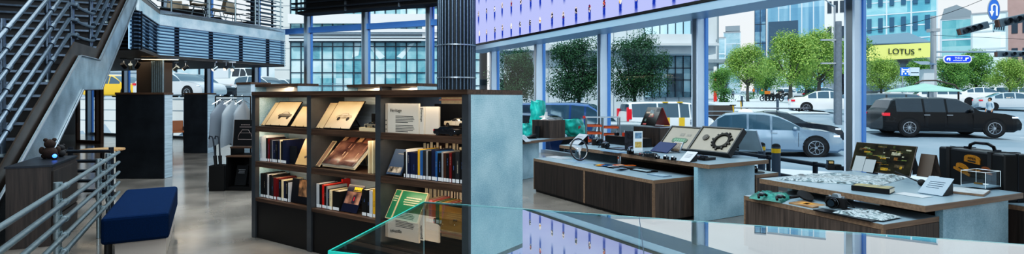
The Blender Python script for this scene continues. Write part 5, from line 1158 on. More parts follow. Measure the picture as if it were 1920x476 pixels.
# ------------------------------------------------------------------ trees
def leafmat(name, c1, c2):
    if name in _mc: return _mc[name]
    m, nt, b = nodes_of(name); L = nt.links.new
    gm = nt.nodes.new('ShaderNodeNewGeometry'); r = nt.nodes.new('ShaderNodeValToRGB'); L(gm.outputs['Random Per Island'], r.inputs['Fac'])
    r.color_ramp.elements[0].color = lin(c1); r.color_ramp.elements[1].color = lin(c2); L(r.outputs['Color'], b.inputs['Base Color']); b.inputs['Roughness'].default_value = .6
    tr = nt.nodes.new('ShaderNodeBsdfTranslucent'); L(r.outputs['Color'], tr.inputs['Color']); mx = nt.nodes.new('ShaderNodeMixShader'); mx.inputs[0].default_value = .35
    out = [n for n in nt.nodes if n.type == 'OUTPUT_MATERIAL'][0]; L(b.outputs[0], mx.inputs[1]); L(tr.outputs[0], mx.inputs[2]); L(mx.outputs[0], out.inputs[0]); _mc[name] = m; return m
def tree_proto(name, label, h, cw, n, leaf, lm, bark, seed, trunk_h, conical=.0, lean=.0, blobs=16):
    r = R(seed); t = thing(name, label, 'tree', (0, 0, 0), 0)
    cb = trunk_h * .9; ch = h - cb
    bl = []
    for k in range(blobs):
        v = r.uniform(0, 1) ** .8; zz = cb + ch * (.12 + .8 * v); rad = cw / 2 * (1 - conical * v) * sqrt(max(.05, 1 - (2 * v - .9) ** 2 * .75)); a = r.uniform(0, 2 * pi); d_ = rad * r.uniform(.2, .8)
        bl.append((Vector((d_ * cos(a), d_ * sin(a), zz)), cw * r.uniform(.13, .23)))
    q = MB()
    for k in range(n):
        c, br = r.choice(bl); d_ = Vector((r.gauss(0, 1), r.gauss(0, 1), r.gauss(0, .8))); d_.normalize(); p = c + d_ * br * r.uniform(.55, 1.05) * Vector((1, 1, .8)).length / 1.6
        s_ = leaf * r.uniform(.6, 1.3); nrm = (d_ + Vector((r.gauss(0, .5), r.gauss(0, .5), r.gauss(.3, .5)))).normalized(); u = nrm.cross(Vector((r.gauss(0, 1), r.gauss(0, 1), r.gauss(0, 1)))).normalized(); w = nrm.cross(u)
        q.add([p - u * s_, p - w * s_ * .55, p + u * s_, p + w * s_ * .55], [(0, 1, 2, 3)])
    q.build('foliage', lm, t)
    q = MB(); q.tube([(0, 0, -.1), (.03, .02, trunk_h * .5), (lean, .0, trunk_h), (lean * 1.3, 0, trunk_h + ch * .5)], [cw * .032, cw * .027, cw * .022, cw * .008], 8)
    for k in range(7):
        a = 2 * pi * k / 7 + r.uniform(-.3, .3); z = trunk_h * r.uniform(.85, 1.15); q.tube([(lean, 0, z), (lean + cw * .16 * cos(a), cw * .16 * sin(a), z + ch * .22), (cw * .3 * cos(a), cw * .3 * sin(a), z + ch * r.uniform(.4, .6))], [cw * .016, cw * .011, cw * .005], 6)
    q.build('trunk', bark, t, smooth=True); return t
bark = mat('grey bark', '#5a5550', rough=.9, var=.3, vscale=8, stretch=(6, 6, 1)); bark_d = mat('dark bark', '#2e2a28', rough=.9, var=.2)
g1 = tree_proto('ginkgo_tree', '', 6.2, 6.0, 14000, .085, leafmat('ginkgo leaves', '#688f45', '#b4c870'), bark, 3, 1.9, .3, blobs=30)
g2 = tree_proto('ginkgo_tree', '', 5.4, 5.2, 11000, .085, leafmat('green leaves', '#437544', '#92b660'), bark, 5, 1.6, .2, blobs=26)
dk = tree_proto('broadleaf_tree', '', 5.6, 4.3, 17000, .055, leafmat('dark leaves', '#1d3f2b', '#3f6e46'), bark_d, 8, 2.2, .1, .3, 30)
def put(proto, px, Y, label, hpx=None, base=None, first=[set()]):
    x = (px - 960) / F * Y; z = g(x, Y); pr = {id(g1): 6.2, id(g2): 5.4, id(dk): 5.6}[id(proto)]
    s_ = ((EYE + (HZ - hpx) / F * Y) - z) / pr if hpx is not None else 1
    rz = random.uniform(0, 6)
    if id(proto) not in first[0]:
        first[0].add(id(proto)); proto.location = (x, Y, z); proto.rotation_euler.z = rz; proto.scale = (s_,) * 3; proto['label'] = label; return proto
    return dup(proto, (x, Y, z), rz, label, scale=(s_,) * 3)
put(dk, 1084, 31.2, 'dark broadleaf tree behind the dark blue van', 70); put(dk, 1194, 33, 'dark broadleaf tree with a leaning trunk behind the white van', 66)
put(g1, 1402, 56, 'yellow green ginkgo tree at the left of the plaza', 88); put(g1, 1482, 46, 'large ginkgo tree with a forked trunk in the middle of the plaza', 66); put(g1, 1536, 52.5, 'tall ginkgo tree just left of the utility pole', 62)
put(g2, 1352, 53, 'small ginkgo tree against the pale building at the left of the plaza', 130); put(g2, 1436, 68, 'ginkgo tree behind the gap between the two large plaza trees', 112); put(g2, 1512, 62, 'ginkgo tree in the back row behind the parked cars', 100); put(g2, 1598, 64, 'green tree squeezed between the utility pole and the window post', 72)
put(g1, 1652, 55, 'pale ginkgo tree below the green billboard', 112); put(g2, 1726, 68, 'green tree between the billboard and the steel signal pole', 112); put(g2, 1778, 58, 'green tree behind the oval blue street sign', 112); put(g2, 1830, 61, 'tall green tree to the right of the oval blue street sign', 97); put(g1, 1893, 54, 'yellow green tree at the right edge in front of the brick building', 112)
put(dk, 966, 33, 'dark broadleaf tree at the edge of the street window by the round column', 92)
# ------------------------------------------------------------------ buildings
def bld(label, px0, px1, ytop, Y, wall_m, depth=14, cell=None, mull=None, zb=0., bands=None, name='office_building', rz=0, extra=None, band_m=None, glass_m=None, roof=None):
    x0, x1 = (px0 - 960) / F * Y, (px1 - 960) / F * Y; zt = EYE + (HZ - ytop) / F * Y
    if Y >= 100: ph_ = atan2((px0 + px1) / 2 - 960, F); m1 = (px1 - 960) / F; x1 = x0 + (m1 * Y - x0) / (cos(ph_) + m1 * sin(ph_)); rz = -ph_; depth = min(depth, 12)
    t = thing(name, label, 'building', (x0, Y, zb), rz); w, h = (x1 - x0), zt - zb
    q = MB(); q.box(0, w, 0, depth, 0, h); q.build('body', wall_m, t)
    if cell:
        cx, cz = cell; q = MB(); n = max(1, round(w / cx)); nz = max(1, round(h / cz)); e = min(cx, cz) * .045
        for k in range(n + 1): q.box(w * k / n - e, w * k / n + e, -.06, -.01, 0, h)
        for k in range(nz + 1): q.box(0, w, -.05, -.01, h * k / nz - e, h * k / nz + e)
        dn = max(1, round(depth / cx))
        for k in range(dn + 1): q.box(-.05, -.01, depth * k / dn - e, depth * k / dn + e, 0, h); q.box(w + .01, w + .05, depth * k / dn - e, depth * k / dn + e, 0, h)
        q.build('mullion_grid', mull or M['silver'], t)
    for (za, zb_, prot) in (bands or ()):
        q = MB(); q.box(-prot, w + prot, -prot, depth + prot, za, zb_); q.build('floor_band', band_m or M['white'], t)
    q = MB(); q.box(-.1, w + .1, -.1, depth + .1, h, h + max(.3, h * .012)); q.build('roof_edge', roof or M['silver'], t)
    if extra: extra(t, w, h)
    return t
conc = mat('pale concrete', '#c3cbd0', rough=.8, var=.06, vscale=.5); cream_w = mat('cream stone cladding', '#d5d8d6', rough=.7, var=.04, vscale=.6); conc_d = mat('grey concrete', '#8b949c', rough=.8)
m_dkline = mat('dark mullion', '#2f3c48', rough=.5); m_lt = mat('light mullion', '#cfe0ea', rough=.5)
# cream building with slits
def slits(t, w, h):
    for k in range(4): q = MB(); q.box(w * .63, w * .67, -.03, -.005, 1.2 + k * 2.0, 2.2 + k * 2.0); q.build('window', m_dkline, t)
    q = MB()
    for k in range(5): q.box(0, w, -.02, -.004, 1. + k * 2.0, 1.03 + k * 2.0)
    q.build('panel_joint', conc_d, t)
    q = MB(); q.box(w * .15, w * .9, -.05, -.004, .0, .8); q.build('shopfront', mat('dark shopfront', '#2c2f33', rough=.3), t)
bld('cream stone clad building with narrow slit windows left of the far windows', 515, 592, -60, 50, cream_w, 8, extra=slits, zb=1.2, name='stone_building')
# facade seen through the far windows
def annex(t, w, h):
    z = lambda py, Y=38.: EYE + (HZ - py) / F * Y - .6
    q = MB(); q.box(0, w, -.5, -.05, z(45), z(28)); q.box(0, w, -.6, -.05, z(62), z(56)); q.build('cornice', M['white'], t)
    q = MB()
    for k in range(3): q.box(0, w * .78, -.4, -.05, z(62 + k * 6 + 4), z(62 + k * 6))
    q.build('louver_band', mat('grey white louvre', '#c9d0d4', rough=.5), t)
    q = MB(); q.box(w * .70, w * .90, -.45, -.06, z(72), z(47)); q.build('white_panel', M['white'], t)
    q = MB(); q.box(w * .0, w * .69, -.3, -.02, z(80), z(58)); q.build('dark_recess', m_dkline, t)
    X = lambda px: (px - 545) / F * 38.
    for pts in ([(690, 84), (699, 84), (722, 106), (712, 112)], [(778, 80), (769, 82), (744, 106), (754, 110)], [(664, 80), (676, 80), (672, 104), (660, 108)]):
        q = MB(); q.add([(X(a), -.007, z(b)) for a, b in pts], [(0, 1, 2, 3)]); q.build('diagonal_brace', mat('pale brace', '#d9eef2', rough=.4), t)
bld('long glass fronted building seen through the far windows', 545, 900, -10, 38, cells('annex glazing', ['#3d6674', '#6fa5b3', '#a3cfd8', '#cfe8ec'], (1.15, 40, 1.25), rough=.12, off=(0.2, 0, .1)), 10, cell=(.76, .94), mull=m_dkline, zb=.6, extra=annex, name='glass_building')
# bulky building behind the dark trees
def museum(t, w, h):
    z = lambda py, Y=38.: EYE + (HZ - py) / F * Y + .6
    X = lambda px, Y=38.: (px - 930) / F * Y
    q = MB(); q.box(X(1196), w, -2.0, -.05, z(105), z(70)); q.box(X(1200), w, -2.6, -2.0, z(92), z(88)); q.box(0, X(1196), -.7, -.05, z(96), z(84)); q.build('concrete_band', conc, t)
    q = MB(); q.box(X(1206), w, -.3, -.05, z(68), z(38)); q.build('upper_glazing', cells('museum upper glazing', ['#7fb2c9', '#a9d2e2', '#cfe8f0'], (1.2, 40, 4), rough=.1), t)
    q = MB(); q.box(X(1206), w, -.25, -.05, z(182), z(106)); q.build('lower_glazing', cells('museum lower glazing', ['#1e3440', '#3d6272', '#78a3b3', '#a7c8d2'], (1.1, 40, 1.3), rough=.1), t)
    q = MB()
    for k in range(9): x = X(1206) + k * (w - X(1206)) / 8; q.box(x - .03, x + .03, -.34, -.3, z(182), z(38))
    for py in (128, 150): q.box(X(1206), w, -.34, -.3, z(py) - .03, z(py) + .03)
    q.build('mullion_grid', m_dkline, t)
    for a, b, c, d in ((980, 998, 160, 110), (1007, 1020, 170, 100), (1060, 1072, 170, 140)): q = MB(); q.box(X(a), X(b), -.1, -.04, z(c), z(d)); q.build('window', m_dkline, t)
    q = MB(); q.box(X(1074), X(1090), -.2, -.04, z(180), z(168)); q.build('white_notice', M['white'], t)
    q = MB()
    for k in range(16): q.box(w * k / 16 - .02, w * k / 16 + .02, -.03, -.005, 0, h)
    q.build('panel_joint', conc_d, t)
bld('pale concrete building with a projecting band behind the dark trees', 930, 1322, 0, 38, mat('cool concrete', '#c3ced4', rough=.8, var=.08, vscale=.4), 12, zb=-.6, extra=museum, name='concrete_building')
bld('pale office block edge with a canopy at the left of the plaza', 1305, 1346, 20, 62, conc, 10, cell=(2.2, 3.2), mull=conc_d, zb=1.4, bands=((4.2, 4.6, 1.2),), band_m=conc_d)
# towers
gl_a = cells('tower glass pale', ['#6d97ab', '#97bfd0', '#c2dde8'], (2.4, 60, 1.6), rough=.12); gl_b = cells('tower glass blue', ['#4d7da3', '#7aaaca', '#abd2e6'], (3, 60, 30), rough=.1); gl_c = cells('tower glass cyan', ['#3f8aa6', '#6fb4c9', '#9fd6e2'], (4, 60, 3.2), rough=.1)
gl_d = cells('tower glass teal', ['#3b8593', '#6bb0bb', '#9fd3d8'], (3, 60, 4.5), rough=.1); gl_w = cells('white glass wall', ['#c3dbe2', '#d9eaee', '#eaf4f5'], (4, 60, 4), rough=.2)
def topbox(t, w, h): q = MB(); q.box(w * .1, w * .98, -.2, 6, h + .4, h + h * .10); q.build('plant_room', conc_d, t)
bld('slim pale glass tower above the plaza trees', 1357, 1388, 62, 152, gl_a, 22, cell=(5, 3.), mull=m_lt, extra=topbox, zb=1, name='office_tower')
bld('low blue glass block between the slim tower and the pale block', 1346, 1360, 72, 140, gl_a, 18, cell=(5, 4), mull=m_lt, zb=1)
bld('dark striped edge of the tall blue glass tower', 1415, 1436, -60, 165, cells('dark stripes', ['#32536f', '#4f7694', '#86a9bf'], (2, 60, 3), rough=.15), 30, cell=(1.8, 6), mull=m_dkline, zb=1, name='office_tower')
bld('tall blue glass tower with vertical stripes behind the ginkgo trees', 1439, 1548, -60, 178, gl_b, 34, cell=(3.6, 60), mull=m_lt, zb=1, name='office_tower')
def darktop(t, w, h): q = MB(); q.box(-.5, w + .5, -.5, 20, h - 11, h + .6); q.build('dark_crown', mat('dark crown glass', '#3d5568', rough=.15), t); q = MB(); q.box(w * .35, w * .75, -.9, 5, h - 14, h - 5); q.build('glazed_bay', gl_w, t)
bld('white gridded building with a dark glass crown in front of the blue tower', 1445, 1492, 46, 130, mat('white grid wall', '#dfe6e8', rough=.5), 16, cell=(2.6, 2.6), mull=mat('grey grid', '#9fb0b8', rough=.5), zb=1, extra=darktop)
def winrows(t, w, h):
    for k in range(9):
        for j in range(4): q = MB(); q.box(w * (.1 + j * .22), w * (.25 + j * .22), -.1, -.02, h - 5 - k * 5.2, h - 2.6 - k * 5.2); q.build('window', m_dkline, t)
bld('white building with rows of small windows beside the utility pole', 1546, 1600, -20, 110, mat('white render', '#e1e4e4', rough=.7), 18, zb=1, extra=winrows)
def sqwin(t, w, h):
    for k in range(7):
        for j in range(6): q = MB(); q.box(w * (.06 + j * .157), w * (.125 + j * .157), -.25, -.08, h - 9 - k * 5.6, h - 6 - k * 5.6); q.build('window', mat('dark square window', '#35607a', rough=.1), t)
bld('cyan glass tower with dark square windows above the billboard', 1618, 1757, -60, 120, gl_c, 24, cell=(4.2, 2.8), mull=m_lt, zb=1, extra=sqwin, name='office_tower')
# showroom with billboard
def showroom(t, w, h):
    Y = 85.8; z = lambda py: EYE + (HZ - py) / F * Y - 1; X = lambda px: (px - 960) / F * Y - (1622 - 960) / F * 88.
    q = MB(); q.add([(X(1622), -2, z(82)), (X(1748), -2, z(78)), (X(1757), 4, z(52)), (X(1640), 4, z(62))], [(0, 1, 2, 3)]); q.add([(X(1622), -2, z(84)), (X(1748), -2, z(80)), (X(1748), -2, z(78)), (X(1622), -2, z(82))], [(0, 1, 2, 3)]); q.build('sloped_roof', mat('slate blue roof', '#5d7385', rough=.5), t)
    q = MB(); q.add([(X(1622), -2.3, z(115)), (X(1748), -2.3, z(107)), (X(1748), -2.3, z(80)), (X(1622), -2.3, z(86))], [(0, 1, 2, 3)]); bb = q.build('sign_board', mat('lime billboard', '#dbe07a', rough=.5, emit='#dbe07a', es=.12), t)
    text(t, 'sign_lettering', 'LOTUS', (z(88.5) - z(101)) * 1.18, T(X(1663), -2.42, z(101)) @ RY(radians(1.6)) @ XZ @ Matrix.Diagonal((1.1, 1, 1, 1)), mat('sign ink', '#1d2a33', rough=.5), .03)
    q = MB(); 
    for k in range(2): q.box(X(1721) + k * .22, X(1721) + k * .22 + .14, -2.4, -2.35, z(94), z(91))
    q.build('sign_mark', mat('sign ink', '#1d2a33'), t)
    q = MB(); q.box(X(1622), X(1745), -.2, -.05, z(170), z(112)); q.build('shop_glazing', cells('showroom glass', ['#20323c', '#56737f', '#a9c3cb'], (2.5, 60, 4), rough=.1), t)
    q = MB(); q.box(X(1674), X(1684), -.3, -.2, z(165), z(118)); q.build('dark_pier', m_dkline, t)
bld('low showroom with a lime green billboard reading LOTUS under a sloped roof', 1622, 1750, 84, 88, conc_d, 12, zb=1, extra=showroom, name='showroom')
bld('teal glass office with a curved top right of the steel signal pole', 1764, 1824, 38, 135, gl_d, 22, cell=(6, 4.6), mull=m_lt, zb=1, extra=lambda t, w, h: (MB().prism([(0, h), (w * .1, h + 2.8), (w * .5, h + 3.6), (w * .95, h + 1.8), (w, h)], .1, 8, Matrix(((1, 0, 0, 0), (0, 0, 1, 0), (0, 1, 0, 0), (0, 0, 0, 1)))).build('curved_roof', conc_d, t)))
bld('white gridded glass building right of the teal office', 1822, 1888, 28, 100, gl_w, 10, cell=(3.3, 3.3), mull=mat('soft grey', '#b4c8cf', rough=.5), zb=1)
def brickw(t, w, h):
    for k in range(6):
        for j in range(3): q = MB(); q.box(w * (.08 + j * .21), w * (.2 + j * .21), -.1, -.02, h - 8.2 - k * 6.3, h - 5 - k * 6.3); q.build('window', m_dkline, t)
    q = MB(); q.box(0, w, -.4, -.02, h - 19.5, h - 18.3); q.build('sign_strip', mat('pale sign', '#cfd8da'), t)
bld('pinkish brick building at the right edge', 1889, 1990, -10, 112, mat('pink brick', '#a98c86', rough=.85, var=.06, vscale=.6), 20, zb=1, extra=brickw, name='brick_building')
def shop(t, w, h):
    q = MB(); q.box(-.3, w + .3, -1.2, -.02, h * .62, h * .98); q.build('canopy', M['white'], t); q = MB(); q.box(w * .62, w * .74, -1.26, -1.2, h * .68, h * .86); q.build('red_sign', mat('red sign', '#d43a44', emit='#d43a44', es=.2), t); q = MB(); q.box(w * .1, w * .8, -.1, -.02, 0.2, h * .6); q.build('shopfront', m_dkline, t)
bld('small shop with a white canopy and red sign behind the traffic queue', 1808, 1872, 152, 74, conc, 6, zb=1.2, extra=shop, name='shop')
bld('white kiosk at the right edge behind the traffic queue', 1898, 1935, 148, 64, M['white'], 5, zb=1.2, name='kiosk', extra=lambda t, w, h: MB().box(w * .2, w * .55, -.06, -.01, h * .55, h * .85).build('window', m_dkline, t))
bld('low pale shop behind the trees left of the steel signal pole', 1668, 1788, 140, 75, mat('shop wall', '#b7cbd2', rough=.6), 6, zb=1.2, name='shop', extra=lambda t, w, h: MB().box(w * .05, w * .9, -.08, -.01, .2, h * .6).build('shopfront', cells('shopfront mix', ['#3b4a55', '#96a9b3', '#c9826d'], (1.5, 60, 3)), t))
# retaining wall beyond the stair
q = MB(); f = Fr((-30, 33), (.925, -.381)); q = MB(f.M)
q.box(0, 20, -.2, .2, -1, 1.52); w_ = struct(q.build('street_wall', cream_w))
q = MB(f.M)
for k in range(16): q.box(k * 1.3, k * 1.3 + .03, -.22, -.2, -1, 1.52)
for z in (.3, .9): q.box(0, 20, -.22, -.2, z, z + .03)
w2 = q.build('panel_joint', conc_d, w_)
q = MB(f.M); q.box(0, 20, -.25, .25, 1.52, 1.6); q.build('coping', conc, w_)
bld('grey banded building behind the yellow taxi', 60, 262, 60, 62, mat('blue grey wall', '#9fb0bb', rough=.7), 8, cell=(4, 1.6), mull=conc_d, zb=1.4)
bld('low glass shopfronts behind the raised street under the mezzanine', 288, 545, 60, 64, cells('shops', ['#4c6f82', '#7fa9bb', '#b4d0da', '#d5e2e6'], (2.6, 60, 2.2), rough=.15), 8, cell=(2.6, 2.2), mull=m_dkline, zb=1.4, name='shop_row')
# ------------------------------------------------------------------ street furniture
def gpt(px, Y): x = (px - 960) / F * Y; return x, Y, g(x, Y)
def pole(name, label, cat, px, Y, ytop, r, m, r2=None):
    x, y, z = gpt(px, Y); zt = EYE + (HZ - ytop) / F * Y; t = thing(name, label, cat, (x, y, z)); q = MB(); q.tube([(0, 0, -.05), (0, 0, zt - z)], [r, r2 or r * .8], 12); q.build('shaft', m, t, smooth=True); return t, zt - z
t, h = pole('utility_pole', 'thick grey concrete utility pole beside the ginkgo trees', 'pole', 1572, 27.5, 40, .17, mat('pole concrete', '#6f7780', rough=.8, var=.1), .15)
for z in (h - 1.0, h - 2.2): q = MB(); q.box(-.9, .9, -.05, .05, z, z + .08); q.build('crossarm', M['silver'], t)
q = MB(); q.box(.16, .46, -.1, .1, 2.1, 2.6); q.build('control_box', M['dark_metal'], t)
t, h = pole('lamp_post', 'slim pale lamp post just left of the thick utility pole', 'lamp post', 1565, 28.4, 10, .055, M['silver'])
q = MB(); q.tube([(0, 0, h - .1), (-.5, 0, h + .3), (-1.0, 0, h + .35)], .035, 8); q.build('arm', M['silver'], t)
t, h = pole('pedestrian_signal', 'black pedestrian signal with a lit green lamp right of the utility pole', 'signal', 1586, 28.0, 145, .05, M['dark_metal'])
q = MB(); q.box(-.14, .2, -.1, .1, h - .9, h); q.build('housing', M['black'], t); q = MB(); q.box(-.1, .16, -.11, -.1, h - .85, h - .5); q.build('green_lamp', mat('signal green', '#27d9a0', emit='#27e0a8', es=1.5), t)
# signal pole with arm, signs
t, h = pole('signal_pole', 'tall pale steel signal pole with a mast arm right of the billboard', 'pole', 1750, 34, 30, .19, M['silver'], .15)
zz = lambda py, Y: EYE + (HZ - py) / F * Y
x, y, z = gpt(1750, 34)
q = MB(); q.tube([(0, 0, zz(97, 34) - z), (5.4, 0, zz(97, 34) - z)], .06, 8); q.tube([(0, 0, zz(107, 34) - z), (2.6, 0, zz(107, 34) - z)], .045, 8); q.build('mast_arm', M['silver'], t)
q = MB(); q.box(-.26, .26, -.24, .24, zz(60, 34) - z, zz(54, 34) - z); q.build('collar', M['silver'], t)
q = MB(); q.box(-.75, -.1, -.2, .2, zz(160, 34) - z, zz(130, 34) - z); q.build('control_cabinet', conc, t); q = MB(); q.add([(-1.2, -.5, zz(122, 34) - z), (-.1, -.5, zz(122, 34) - z), (-.1, .4, zz(114, 34) - z), (-1.0, .4, zz(114, 34) - z)], [(0, 1, 2, 3)]); q.build('solar_panel', mat('solar panel', '#33516f', rough=.2), t)
# oval blue street sign
X2 = lambda px, Y: (px - 960) / F * Y
Y = 33.6; xa, xb = X2(1771, Y), X2(1820, Y); za, zb_ = zz(116.5, Y), zz(105, Y); rr = (zb_ - za) / 2; cx_ = (xa + xb) / 2
t = thing('street_sign', 'oval blue street name sign with white characters hanging from the mast arm', 'sign', (cx_, Y, za)); w_ = xb - xa
XY = Matrix(((1, 0, 0, 0), (0, 0, 1, 0), (0, 1, 0, 0), (0, 0, 0, 1)))
def pill(w, r, h0, h1, c=0): return [(w / 2 - r + r * cos(a), c + r * sin(a)) for a in [-pi / 2 + pi * k / 12 for k in range(13)]] + [(-w / 2 + r + r * cos(a), c + r * sin(a)) for a in [pi / 2 + pi * k / 12 for k in range(13)]]
q = MB(T(0, 0, rr) @ XY); q.prism(pill(w_ + .16, rr + .06, 0, 0), 0, .05); q.build('rim', M['white'], t, fixn=True)
q = MB(T(0, 0, rr) @ XY); q.prism(pill(w_, rr, 0, 0), -.02, -.001); q.build('face', mat('street blue', '#1440d8', rough=.4, emit='#1440d8', es=.25), t, fixn=True)
wm = mat('sign white', '#f2f5f7', rough=.5, emit='#ffffff', es=.15)
text(t, 'street_name', '언주로', rr * .95, T(.05, -.03, rr * .95) @ XZ, wm, .004, 'CENTER')
q = MB(); q.box(-.3, .25, -.03, -.022, rr * .45, rr * .58); q.box(.3, .45, -.03, -.022, rr * .45, rr * .58); q.build('small_text', wm, t)
q = MB(T(-w_ * .36, -.022, rr) @ XY); q.prism([(-.12, -.08), (-.02, -.08), (-.02, .0), (.04, .0), (.04, -.1), (.12, -.1), (.12, .08), (-.06, .08), (-.12, .02)], -.006, 0); q.build('house_symbol', wm, t, fixn=True)
q = MB(T(w_ * .36, -.022, rr) @ XY); q.prism([(-.12, -.1), (-.05, -.1), (-.05, .0), (.12, .06), (.08, .1), (-.12, .09)], -.006, 0); q.build('arrow_symbol', wm, t, fixn=True)
# u-turn sign and signals on an arm from the right
Y = 26; t = thing('hanging_traffic_signal', 'long grey horizontal signal head on an arm below the round blue turn sign', 'signal', Q(1842, 54, Y)); 
def sighead(t, p0, p1, r, n=3):
    d_ = (p1 - p0); L_ = d_.length; A = Matrix.Translation(p0) @ d_.to_track_quat('X', 'Z').to_matrix().to_4x4()
    q = MB(A); q.box(0, L_, -r * .6, r * .6, -r, r); q.build('housing', mat('signal housing', '#4d5a63', rough=.5), t, bevel=.03)
    for k in range(n):
        q = MB(A @ T(L_ * (.17 + .33 * k * .66), -r * .6, 0) @ RX(pi / 2)); q.lathe([(r * .72, 0), (r * .8, r * .9)], 18, close=False); h_ = q.build('visor', mat('visor', '#39424a', rough=.6), t)
    q = MB(A); q.box(-.06, .0, -r * .5, r * .5, -r * .9, r * .9); q.build('end_cap', mat('brown cap', '#5c4238'), t)
b_ = Vector(t.location); sighead(t, Q(1799, 60, Y) - b_, Q(1852, 46, Y - .2) - b_, .17)
q = MB(); q.tube([Q(1852, 45, Y - .2) - b_, Q(1960, 20, Y - .2) - b_], .05, 8); q.build('arm', M['silver'], t)
t = thing('hanging_traffic_signal', 'grey horizontal signal head at the upper right corner beside the brick building', 'signal', Q(1890, 40, Y)); b_ = Vector(t.location); sighead(t, Q(1871, 44, Y - 1) - b_, Q(1950, 27, Y - 1) - b_, .19, 4)
q = MB(); q.tube([Q(1871, 42, Y - 1) - b_, Q(1960, 22, Y - 1) - b_], .05, 8); q.build('arm', M['silver'], t)
t = thing('hanging_traffic_signal', 'dark horizontal signal head low over the traffic queue at the right edge', 'signal', Q(1900, 102, 33.1)); b_ = Vector(t.location); sighead(t, Q(1868, 102, 33.1) - b_, Q(1940, 101, 33.1) - b_, .16, 4); q = MB(); q.tube([Q(1868, 96, 33.1) - b_, Q(1960, 97, 33.1) - b_], .05, 8); q.build('arm', M['silver'], t)
t = thing('turn_sign', 'round blue sign with a white U-turn arrow above the signal head', 'sign', Q(1863, 18, Y)); q = MB(RX(pi / 2)); q.cyl(.5, -.01, .02, 36, Matrix.Diagonal((.56, 1, 1, 1)) @ I4); q.build('disc', mat('turn blue', '#2b63bd', rough=.4, emit='#2b63bd', es=.2), t)
q = MB(RX(pi / 2)); q.lathe([(.5, -.015), (.53, -.015), (.53, .025), (.5, .025)], 36, Matrix.Diagonal((.56, 1, 1, 1)), close=False); q.build('rim', M['silver'], t)
q = MB(); pts = [(.12, -.035, -.30), (.12, -.035, .12)] + [(.12 * cos(a), -.035, .12 + .12 * sin(a)) for a in [pi * k / 8 for k in range(1, 9)]] + [(-.12, -.035, -.1)]; q.tube(pts, .036, 6); q.add([(-.23, -.04, -.08), (-.01, -.04, -.08), (-.12, -.04, -.34)], [(0, 1, 2)]); q.build('turn_arrow', wm, t)
q = MB(); q.tube([(0, .03, -.52), (.05, .05, -1.1)], .03, 6); q.build('bracket', M['silver'], t)
t = thing('hanging_plate', 'small pale lattice sign plate beside the round blue turn sign', 'sign', Q(1873, 52, Y - .35)); q = MB(RY(.12)); q.box(-.28, .32, 0, .02, -.16, .16); q.build('plate', mat('pale blue plate', '#9cc0cd', rough=.5), t); q = MB(RY(.12))
for k in range(5): q.box(-.24 + k * .11, -.18 + k * .11, -.01, -.001, -.1, .1)
q.build('plate_bars', m_dkline, t)
# metro sign
Y = 44; t = thing('station_sign', 'blue and white station sign on a thin post below the billboard', 'sign', (X2(1692, Y), Y, g(X2(1692, Y), Y))); z0 = t.location.z
w1 = X2(1705.5, Y) - X2(1688.5, Y); x1 = X2(1688.5, Y) - t.location.x; zt, zl = zz(126.5, Y) - z0, zz(142, Y) - z0
q = MB(); q.box(x1, x1 + w1, -.05, .05, zl, zt); q.build('blue_panel', mat('station blue', '#1560c8', rough=.4, emit='#1560c8', es=.25), t); q = MB(); q.box(x1 + w1, x1 + w1 * 2.06, -.05, .05, zl, zt); q.build('white_panel', mat('pale sign panel', '#c3d8e4', rough=.5), t)
q = MB(); q.box(x1 + .05, x1 + .13, -.06, -.05, zl + .06, zt - .06); q.box(x1 + w1 - .13, x1 + w1 - .05, -.06, -.05, zl + .06, zt - .06); q.box(x1 + .05, x1 + w1 - .05, -.06, -.05, zt - .22, zt - .15)
for a, b in ((.3, .5), (.7, .5), (.5, .25)): q.cyl(.07, .05, .06, 14, T(x1 + w1 * a, 0, zl + (zt - zl) * b) @ RX(pi / 2))
q.build('station_symbol', wm, t); q = MB(); q.box(x1 + w1 * 1.1, x1 + w1 * 1.95, -.06, -.05, zl + (zt - zl) * .32, zl + (zt - zl) * .42); q.build('small_text', m_dkline, t); q = MB(); q.tube([(0, 0, 0), (0, 0, zl)], .05, 8); q.build('post', M['silver'], t)
# parasol
Y = 30; xx = X2(1732, Y); t = thing('parasol', 'large pale green square parasol with a curved side arm over the traffic island', 'parasol', (xx, Y, g(xx, Y))); z0 = t.location.z
za, zt = zz(172, Y) - z0, zz(156, Y) - z0; rw = X2(1790, Y) - xx
q = MB(); q.lathe([(rw * 1.02, za), (rw * .98, za + .08), (.05, zt)], 8, RZ(pi / 8), close=False); q.build('canopy', mat('pale green canvas', '#8cbcb0', rough=.8), t); q = MB(); q.tube([(.3, 0, 0), (.3, 0, zt - .1)], .1, 10); q.build('pole', M['silver'], t)
pts = [(rw * .98, -.3, -.0), (rw * .98, -.3, zt - .35), (rw * .85, -.3, zt - .1), (rw * .3, -.2, zt + .15), (-.1, 0, zt + .14), (-.5, 0, zt - .05)]; q = MB(); q.tube(pts, .045, 8); q.build('side_arm', mat('rust arm', '#4b3a36', rough=.5), t, smooth=True)
